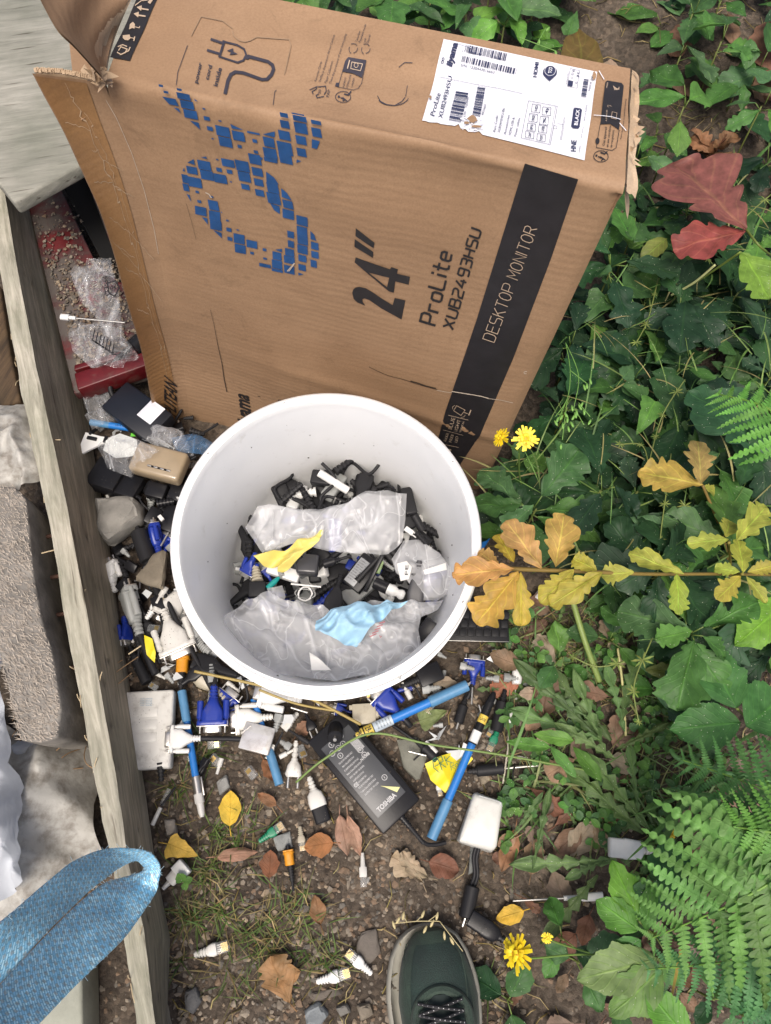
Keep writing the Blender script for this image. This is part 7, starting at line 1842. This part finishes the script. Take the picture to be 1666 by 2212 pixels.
flower('small yellow hawkbit flower above the large side view flower', 1181, 2026, .12, .014, [(1200, 2035, .11), (1280, 2060, .08)])
flower('tiny yellow hawkbit flower right of the white plug', 1450, 1800, .08, .014, [(1470, 1790, .07), (1510, 1850, .02)])
# airy seed heads
def buds(label, stems, heads, z, name='nipplewort', tint=(1, 1.5, 1)):
    c = P(*stems[0][0], 0); root = empty(name, c); tag(root, label, 'wild flower')
    s_ = MB(); h_ = MB()
    for q in stems: s_.add(tube([p - c for p in spline([P(x, y, z) for x, y in q], 6)], .0006, 5), tint=tint)
    for x, y in heads: 
        p = P(x, y, z) - c
        h_.add(loft([(-.003, .0008, .0008, 2), (0, .0016, .0016, 2), (.003, .0018, .0018, 2), (.006, .0008, .0008, 2)], 8), T(*p) @ R(rnd(230, 300), 'Z'), tint=tuple(q * 1.15 for q in tint))
    s_.build('stem', LSTEM, root, 180); h_.build('bud', LSTEM, root, 180)
buds('nipplewort with many small green buds beside the right edge of the box', [[(1222, 740), (1232, 800), (1226, 860), (1200, 900)], [(1222, 740), (1250, 810), (1240, 880)], [(1232, 800), (1270, 830)], [(1226, 860), (1215, 950)], [(1250, 870), (1275, 900)], [(1240, 880), (1262, 918)], [(1226, 860), (1205, 910)]], [(1205, 905), (1216, 918), (1226, 905), (1240, 900), (1236, 880), (1243, 895), (1252, 878), (1262, 888), (1212, 962), (1228, 925), (1235, 915), (1200, 912), (1268, 832), (1275, 822), (1262, 835), (1275, 910), (1222, 895), (1214, 900), (1246, 890), (1258, 872)], .2)
buds('loose seed head lying over the toe of the shoe', [[(850, 1995), (900, 1990), (950, 1990)], [(900, 1990), (915, 1975)], [(880, 1992), (868, 1975)], [(925, 1990), (945, 1975)], [(950, 1990), (1000, 2055)]], [(850, 1995), (862, 1985), (872, 1975), (915, 1972), (920, 2005), (945, 1976), (935, 1992), (960, 2018), (975, 2030)], .07, 'dry_grass_head', (2.6, 1.6, 2.6))
buds('nipplewort buds on thin stems above the box top edge', [[(1120, 80), (1160, 95), (1200, 110)], [(1160, 95), (1180, 60)]], [(1130, 105), (1165, 88), (1185, 62), (1200, 112), (1170, 120)], .4)
# cleavers
CT = (.2, .26, .07)
def cleaver(label, pts, z):
    c = P(*pts[0], 0); root = empty('cleavers', c); tag(root, label, 'cleavers', 'cleavers climbing through the leaves')
    mb = MB(); st_ = MB(); q = spline([P(x, y, z + rnd(-.01, .01)) - c for x, y in pts], 6); st_.add(tube(q, .0009, 5), tint=(1.1, 1, .8))
    for p in q[::5]:
        a0 = rnd(0, 6.28); L = rnd(.006, .013); tl_ = rnd(-.6, .6)
        for k in range(7):
            a = a0 + k * 2 * PI / 7; lay(mb, 'lance', p, p + Vector((math.cos(a) * L, math.sin(a) * L * .8, tl_ * L * math.cos(a))), .2, jit(CT), rows=5, cols=1)
    mb.build('foliage', LGREEN, root, 180); st_.build('stem', LSTEM, root, 180)
for lb_, pts in (('cleavers climbing beside the large glossy oak leaf', [(1375, 740), (1400, 690), (1420, 610), (1430, 560)]), ('cleavers in front of the dark oak leaves at right centre', [(1400, 1010), (1420, 930), (1440, 880), (1480, 820)]), ('cleavers above the ochre oak leaves', [(1340, 960), (1390, 965), (1405, 1040)]), ('cleavers standing behind the long oak branch', [(1420, 1250), (1428, 1150), (1440, 1060), (1450, 980)]), ('cleavers below the long oak branch', [(1380, 1560), (1370, 1480), (1400, 1400), (1430, 1330), (1440, 1260)]), ('cleavers beside the bramble trio', [(1480, 1200), (1500, 1130), (1470, 1080)]), ('cleavers near the ochre leaf tips at right', [(1530, 560), (1610, 470), (1666, 420)]), ('cleavers at the foot of the dandelion rosette', [(1240, 1420), (1290, 1440), (1350, 1430)])):
    cleaver(lb_, pts, .16)
# ferns
def fern(label, base, tip, z0, z1, nP, Lp, col, skew=.55):
    b = P(*base, z0); tpt = P(*tip, z1); root = empty('fern_frond', b); tag(root, label, 'fern', 'fern fronds at the right edge')
    mb = MB(); st_ = MB(); ax = (tpt - b); n_ = ax.normalized(); sd = Vector((-n_.y, n_.x, 0)).normalized()
    q = spline([Vector((0, 0, 0)), ax * .5 + Vector((0, 0, .02)), ax], 10); st_.add(tube(q, .0018, 6, r_end=.0006), tint=(.9, 1.3, .6))
    for i in range(nP):
        t = (i + .5) / nP; k = t * (len(q) - 1); j = min(int(k), len(q) - 2); p = q[j].lerp(q[j + 1], k - j)
        L = Lp * (1 - t) ** .7 * (.75 + .25 * min(1, t * 6)) + .006
        for s in (-1, 1):
            e = (sd * s + n_ * skew + Vector((0, 0, rnd(-.12, .08)))).normalized()
            lay(mb, 'pinna', p, p + e * L, .3, jit(col, .25), fold=.1, curl=rnd(0, .3), wav=.08, rows=52, cols=1)
    mb.build('pinnae', LFERN, root, 180); st_.build('rachis', LSTEM, root, 180)
random.seed(5)
FN = (.13, .28, .075)
fern('large fern frond reaching left above the bottom right corner', (1760, 1850), (1400, 2030), .3, .2, 11, .15, FN)
fern('lower fern frond pointing left near the bottom right', (1760, 2040), (1395, 2095), .24, .17, 14, .085, (.09, .23, .09))
fern('upper fern frond at the right edge above the large one', (1760, 1760), (1470, 1640), .22, .17, 11, .085, (.09, .23, .07), .6)
fern('bright fern frond lying over the large frond', (1760, 1815), (1500, 1775), .3, .24, 10, .065, (.14, .33, .07))
fern('light green fern frond at the right edge beside the glossy oak leaf', (1740, 960), (1545, 850), .42, .38, 9, .07, (.14, .36, .07), .4)
fern('small dark fern frond in the bottom right corner', (1740, 2180), (1560, 2080), .2, .15, 14, .07, (.06, .18, .07))
# grass blades
def blade(mb, p, d_, L, w_, tint, arch=.35, n=7):
    d_ = d_.normalized(); s = Vector((-d_.y, d_.x, 0)).normalized() * w_; v = []
    bend = Vector((rnd(-1, 1), rnd(-1, 1), 0)) * .25
    for i in range(n + 1):
        t = i / n; q = p + d_ * L * t + bend * L * t * t + Vector((0, 0, L * arch * (t - t * t * 1.25)))
        k = (1 - t ** 2.2) * (.6 + .4 * min(1, t * 5)); v += [q - s * k, q + Vector((0, 0, w_ * .25)), q + s * k]
    mb.add((v, [(i * 3 + j, i * 3 + j + 1, i * 3 + j + 4, i * 3 + j + 3) for i in range(n) for j in range(2)]), tint=tint)
GR = leaf_mat('grass_blade', 0, 1, .25, .5)
for i, (a, b, w_, lb_) in enumerate((((1700, 1730), (1375, 1722), .0035, 'long pale green grass blade lying flat above the white plug'), ((1500, 1700), (1390, 1850), .004, 'broad green grass blade crossing the white plug'), ((1530, 1690), (1400, 1760), .003, 'green grass blade slanting behind the white plug'), ((1600, 1600), (1720, 1540), .003, 'grass blade below the bramble trio'), ((1460, 640), (1490, 700), .003, 'short grass blade below the red oak leaves'), ((1560, 420), (1680, 300), .0045, 'broad green grass blade at the right above the red oak leaves'), ((1590, 600), (1650, 440), .003, 'upright grass blade beside the red oak leaves'), ((1100, 1650), (1180, 1440), .002, 'thin grass blade over the dandelion rosette'), ((1420, 1850), (1500, 1640), .004, 'tall green grass blade left of the fern'), ((1480, 2000), (1440, 2212), .002, 'yellow dry grass stem at the bottom right'))):
    mb = MB(); p = P(*a, .09); d_ = P(*b, .12) - p; blade(mb, Vector((0, 0, 0)), d_, d_.length, w_, jit((.1, .22, .06) if 'dry' not in lb_ else (.45, .35, .1)), .1, 14)
    o = mb.build('grass_blade', GR, None, 180); o.location = p; tag(o, lb_, 'grass blade')
gt = MB(); random.seed(91)
for cx_, cy_, n_g, sp in ((440, 1880, 60, 40), (470, 1960, 60, 45), (560, 2010, 90, 70), (640, 1960, 50, 50), (400, 1980, 60, 40), (620, 2040, 60, 60), (520, 1790, 45, 40), (460, 1800, 35, 30), (440, 1625, 40, 30), (380, 1700, 30, 20), (700, 2060, 50, 40), (1060, 2130, 20, 40), (1180, 1350, 90, 80), (1150, 1420, 80, 60), (1260, 1380, 60, 50), (1080, 1360, 50, 40), (1200, 1500, 90, 80), (1300, 1500, 60, 60), (1420, 1700, 60, 60), (1340, 1760, 50, 60), (1540, 1680, 50, 60), (1120, 1610, 30, 40), (500, 2100, 30, 60), (380, 2080, 20, 30), (1450, 300, 60, 60), (1300, 60, 20, 40), (1500, 1620, 50, 60)):
    for k in range(n_g):
        p = P(cx_ + random.gauss(0, sp * .6), cy_ + random.gauss(0, sp * .5), 0); p.z = gheight(p.x, p.y)
        a = rnd(0, 6.28); blade(gt, p, Vector((math.cos(a), math.sin(a), rnd(.1, .7))), rnd(.015, .045), rnd(.0005, .001), jit(random.choice(((.07, .12, .03), (.1, .16, .04), (.16, .15, .06), (.24, .19, .09))), .25), .3, 5)
tag(gt.build('grass', GR, None, 180), 'thin green and dry grass tufts growing from the soil', 'grass', kind='stuff')
tw_ = MB(); random.seed(19)
for k in range(620):
    if k < 430: x, y = rnd(330, 1660), rnd(1150, 2230)
    else: x, y = rnd(1180, 1640), rnd(0, 380)
    p = P(x, y, 0); p.z = gheight(p.x, p.y) + .003; a = rnd(0, 6.28); L = rnd(.008, .04) * (1.5 if k >= 430 else 1)
    q = [p, p + Vector((math.cos(a) * L * .5, math.sin(a) * L * .5, rnd(0, .006))), p + Vector((math.cos(a + .3) * L, math.sin(a + .3) * L, 0))]
    tw_.add(tube(q, rnd(.0004, .0009), 5), tint=jit(random.choice(((1.6, .9, .9), (1, .55, .5), (2.2, 1.3, 1.8), (.5, .3, .3))), .2))
tag(tw_.build('twigs', LSTEM, None, 180), 'small dry twigs and straws strewn over the soil', 'twigs', kind='stuff')
# fallen leaves
def fallen(kind, b, tpx, wd, col, label=None, z=.012, x=None, rank_=None, **kw):
    p0, p1 = P(*b, 0), P(*tpx, 0); p0.z = gheight(p0.x, p0.y) + z; p1.z = gheight(p1.x, p1.y) + z
    mb = MB(); kw.setdefault('wav', .12); kw.setdefault('fold', rnd(-.1, .35)); kw.setdefault('curl', rnd(-.25, .1))
    L = (p1 - p0).length; v, f, uv = leaf(kind, L, L * wd, **kw)
    mb.add((v, f), None, 0, col, uv); mb.add(tube([(-.012, rnd(-.004, .004), 0), (0, 0, 0)], .0007, 5), None, 0, col)
    o = mb.build('fallen_leaf', LDEAD, None, 180); o.matrix_world = frame(p0, p1)
    if label: tag(o, label, 'fallen leaf')
    return o
YL = (.62, .42, .05)
fallen('smooth', (500, 1785), (502, 1708), .68, YL, 'bright yellow oval leaf lying on the soil left of the mains lead plug', wav=.03, fold=.08, curl=.02)
fallen('heart', (372, 1822), (436, 1848), .75, (.5, .33, .06), 'yellow leaf with stalk above the white plug half by the strap', wav=.05, fold=.1, curl=0, z=.022)
fallen('smooth', (1130, 1965), (1070, 1985), .6, (.6, .38, .05), 'yellow leaf beside the black mains lead plug near the shoe')
fallen('smooth', (722, 1820), (660, 1830), .75, (.3, .13, .05), 'smooth orange brown leaf right of the grey green network plug', wav=.04, fold=.05)
fallen('smooth', (585, 1895), (588, 1835), .75, (.2, .08, .04), 'small dark brown leaf left of the orange connector', wav=.04)
fallen('oak', (925, 1895), (845, 1850), .62, (.34, .27, .19), 'pale brown oak leaf in the middle of the open soil')
fallen('oak', (912, 1905), (868, 1838), .5, (.36, .28, .2), 'pale oak leaf lobe folded beneath its neighbour on open soil')
fallen('smooth', (925, 1860), (990, 1880), .75, (.16, .07, .045), 'dark red brown curled leaf left of the ferrite core', wav=.1, fold=.35)
fallen('smooth', (735, 1760), (752, 1850), .42, (.33, .2, .15), 'pinkish brown folded leaf below the laptop adapter')
fallen('lance', (752, 1760), (780, 1848), .36, (.36, .22, .16), 'second pinkish brown leaf below the laptop adapter')
fallen('smooth', (695, 1995), (682, 1930), .55, (.22, .12, .06), 'brown leaf with a hole on the soil left of the seed head', holes=.2)
fallen('oak', (630, 2160), (590, 2060), .8, (.26, .15, .07), 'large brown leaf lying near the bottom left of the shoe', wav=.14)
fallen('smooth', (590, 2110), (655, 2090), .7, (.3, .17, .08), 'ochre brown leaf on top of the large brown leaf')
fallen('smooth', (1110, 1790), (1080, 1880), .45, (.3, .16, .09), 'brown curled leaf right of the white taped adapter')
fallen('oak', (1128, 1462), (1058, 1500), .62, (.32, .13, .08), 'reddish brown leaf right of the standing blue video plug')
fallen('smooth', (570, 1640), (600, 1690), .5, (.22, .1, .05), 'small brown leaf under the blue cable end')
fallen('smooth', (640, 1590), (672, 1560), .7, (.22, .12, .08), 'brown leaf at the corner of the laptop adapter')
fallen('smooth', (600, 1740), (560, 1715), .5, (.26, .13, .07), 'orange brown leaf right of the yellow oval leaf')
fallen('smooth', (470, 1790 + 60), (560, 1840), .3, (.3, .17, .12), 'pink brown leaf beside the green network plug')
fallen('heart', (905, 1560), (965, 1540), .8, (.16, .2, .08), 'half green leaf under the long blue cable')
fallen('lance', (770, 1700 - 20), (945, 1830), .02, (.5, .45, .1), 'thin yellow stalk below the clear sleeve') if False else None
random.seed(123)
n_d = 0
spots = []
while n_d < 100:
    r = random.random()
    if r < .68: x, y = rnd(1100, 1600), rnd(1350, 2220)
    elif r < .74: x, y = rnd(960, 1180), rnd(1440, 2000)
    elif r < .9: x, y = rnd(1280, 1660), rnd(120, 420)
    else: x, y = rnd(1100, 1400), rnd(1000, 1350)
    if 820 < x < 1040 and y > 1960: continue
    if any((x - a) ** 2 + (y - b) ** 2 < 20 ** 2 for a, b in spots): continue
    spots.append((x, y)); n_d += 1
    a = rnd(0, 6.28); L = rnd(38, 90); kd = random.choice(('oak', 'oak', 'smooth', 'ovate'))
    o = fallen(kd, (x, y), (x + math.cos(a) * L, y + math.sin(a) * L), rnd(.45, .7), jit(random.choice(DEADC), .25), z=rnd(.004, .022), rows=18, cols=2)
    rank(o, {'oak': 'dead brown lobed oak leaf', 'smooth': 'dead brown smooth leaf', 'ovate': 'dead brown toothed leaf'}[kd], 'fallen leaf', 'dead brown leaves in the litter', x, y)
dc = MB(); random.seed(8)
for k in range(9):
    a = rnd(0, 6.28); p = P(1540 + rnd(-8, 8) , 335 + rnd(-8, 8), .1 + rnd(0, .03)); lay(dc, 'oak', p, p + Vector((math.cos(a) * .05, math.sin(a) * .05, rnd(-.02, .03))), .7, jit((.27, .14, .08)), fold=.5, wav=.25, rows=18, roll=rnd(-40, 40))
tag(dc.build('dead_leaf_cluster', LDEAD, None, 180), 'curled bunch of dry brown leaves above the red oak leaves', 'dead leaves')
for x, y, lb_ in ((398, 1905, 'three leaved green clover beside the white plug half'),):
    plant('clover', lb_, 'clover', 'smooth', [((x, y), (x - 14, y - 16), .9, MID[3]), ((x, y), (x + 18, y - 8), .9, MID[3]), ((x, y), (x + 4, y + 18), .9, MID[3])], .02, LGREEN)
# blades among the seedlings and weeds in the open strip right of the debris
wd = MB(); random.seed(202)
for k in range(1500):
    x, y = rnd(1080, 1560), rnd(1320, 1900)
    if k > 1000:
        x, y = rnd(1060, 1700), rnd(150, 1400)
        if not inpoly(x, y, ZONE_A): continue
        p = P(x, y, rnd(.08, .16)); a = rnd(0, 6.28); blade(wd, p, Vector((math.cos(a), math.sin(a), rnd(-.1, .5))), rnd(.04, .1), rnd(.0006, .0016), jit(random.choice(((.14, .26, .07), (.2, .3, .09), (.1, .2, .05), (.3, .28, .12))), .25), .3, 8); continue
    if nz((x, y), .008, 1) < -.1: continue
    p = P(x, y, 0); p.z = gheight(p.x, p.y); a = rnd(0, 6.28)
    r = random.random()
    if r < .6: blade(wd, p, Vector((math.cos(a), math.sin(a), rnd(.05, .5))), rnd(.03, .09), rnd(.0007, .0019), jit(random.choice(((.12, .22, .06), (.09, .18, .05), (.16, .24, .1), (.22, .24, .1))), .25), .3, 8)
    elif r < .85:
        for q in range(5):
            b_ = a + q * 1.3; L = rnd(.008, .018); c_ = p + Vector((0, 0, rnd(.005, .03))); wd_uv = None
            lay(wd, random.choice(('oak', 'smooth', 'ovate')), c_, c_ + Vector((math.cos(b_) * L, math.sin(b_) * L, rnd(-.003, .003))), rnd(.5, .8), jit(random.choice(MID)), rows=8, cols=1)
    else:
        c_ = p + Vector((0, 0, .006)); L = rnd(.03, .06)
        lay(wd, 'dandelion', c_, c_ + Vector((math.cos(a) * L, math.sin(a) * L, rnd(0, .01))), rnd(.22, .32), jit((.12, .19, .08), .3), rows=34, cols=1, fold=.2, wav=.1)
tag(wd.build('weeds', LGREEN, None, 180), 'low mixed weeds and grass between the debris and the brambles', 'weeds', kind='stuff')
# loose small bits among the junk
LAND.update({'the white bucket, outside it': (704, 1500), 'the grey rock by the plank': (262, 1130), 'the white specked box by the plank': (320, 1580), 'the laptop adapter': (780, 1670), 'the yellow tag': (325, 1400), 'the blue video plug right of the bucket': (1025, 1450), 'the silver tagged connector': (555, 1600)})
random.seed(303)
k = 0; used = []
KINDS = (('small black cable boot', 'cable boot', 0), ('small white plastic ferrule', 'connector', 1), ('small clear network plug', 'network plug', 2), ('scrap of torn pale film', 'scrap', 3), ('small grey ribbed boot', 'cable boot', 4), ('small black moulded plug', 'plug', 5), ('small metal pin', 'pin', 6), ('short piece of black wire', 'wire', 7))
while k < 170:
    if random.random() < .68: x, y = rnd(225, 470), rnd(900, 1480)
    else: x, y = rnd(330, 1120), rnd(1400, 1660)
    if x < 224 + (y - 1106) * .15 + 12 or ((x - 704) / 330) ** 2 + ((y - 1175) / 325) ** 2 < 1 or any((x - a) ** 2 + (y - b) ** 2 < 11 ** 2 for a, b in used): continue
    if 660 < x < 900 and y > 1540: continue
    used.append((x, y)); k += 1
    a = rnd(0, 6.28); L = rnd(20, 42); w_, ct, ty = random.choice(KINDS if x < 500 else KINDS[1:5] + KINDS[6:])
    t = thing(ct.replace(' ', '_'), None, ct, (x, y), (x + math.cos(a) * L, y + math.sin(a) * L), 24, rnd(.008, .03), roll=rnd(-40, 40))
    if ty == 0: B_(MB().add(boot(0, 24, 6, 3.5, 5)), 'boot', BLR, t)
    elif ty == 1: B_(MB().add(loft([(0, 4, 4, 2), (12, 4, 4, 2), (13, 2.6, 2.6, 2), (24, 2.2, 2.2, 2)], 12)), 'body', WHT, t)
    elif ty == 2: B_(MB().add(bxr(9, 0, 0, 18, 11, 7, .6)), 'clear_block', CLR, t); B_(MB().add(bxr(5, 0, 3.6, 6, 8, .6, 0)), 'contacts', GLD, t)
    elif ty == 3:
        c = [(rnd(-2, 26), rnd(-14, 14), rnd(-2, 5)) for _ in range(6)]; B_(MB().add((c, [(0, 1, 2), (1, 2, 3), (2, 3, 4), (3, 4, 5)])), 'film', M('milky_scrap', (.6, .62, .62), .25), t)
    elif ty == 4: B_(MB().add(loft([(0, 6, 5, 5), (9, 6, 5, 5)], 14)).add(boot(9, 24, 5, 3, 4)), 'boot', GRY, t)
    elif ty == 5: B_(MB().add(loft([(0, 9, 6, 5), (14, 9, 6, 5), (20, 4, 4, 3), (30, 3, 3, 2)], 16)), 'body', BLK, t)
    elif ty == 6: B_(MB().add(cyl(0, 24, 1.4)), 'shaft', MET, t)
    else: B_(MB().add(tube(spline([(0, 0, 0), (16, rnd(-10, 10), 3), (34, rnd(-14, 14), 0), (50, rnd(-30, 30), -2)], 7), 1.8)), 'wire', BLR, t)
    rank(t, w_, ct, ct + 's scattered among the debris', x, y)
finish_rank()
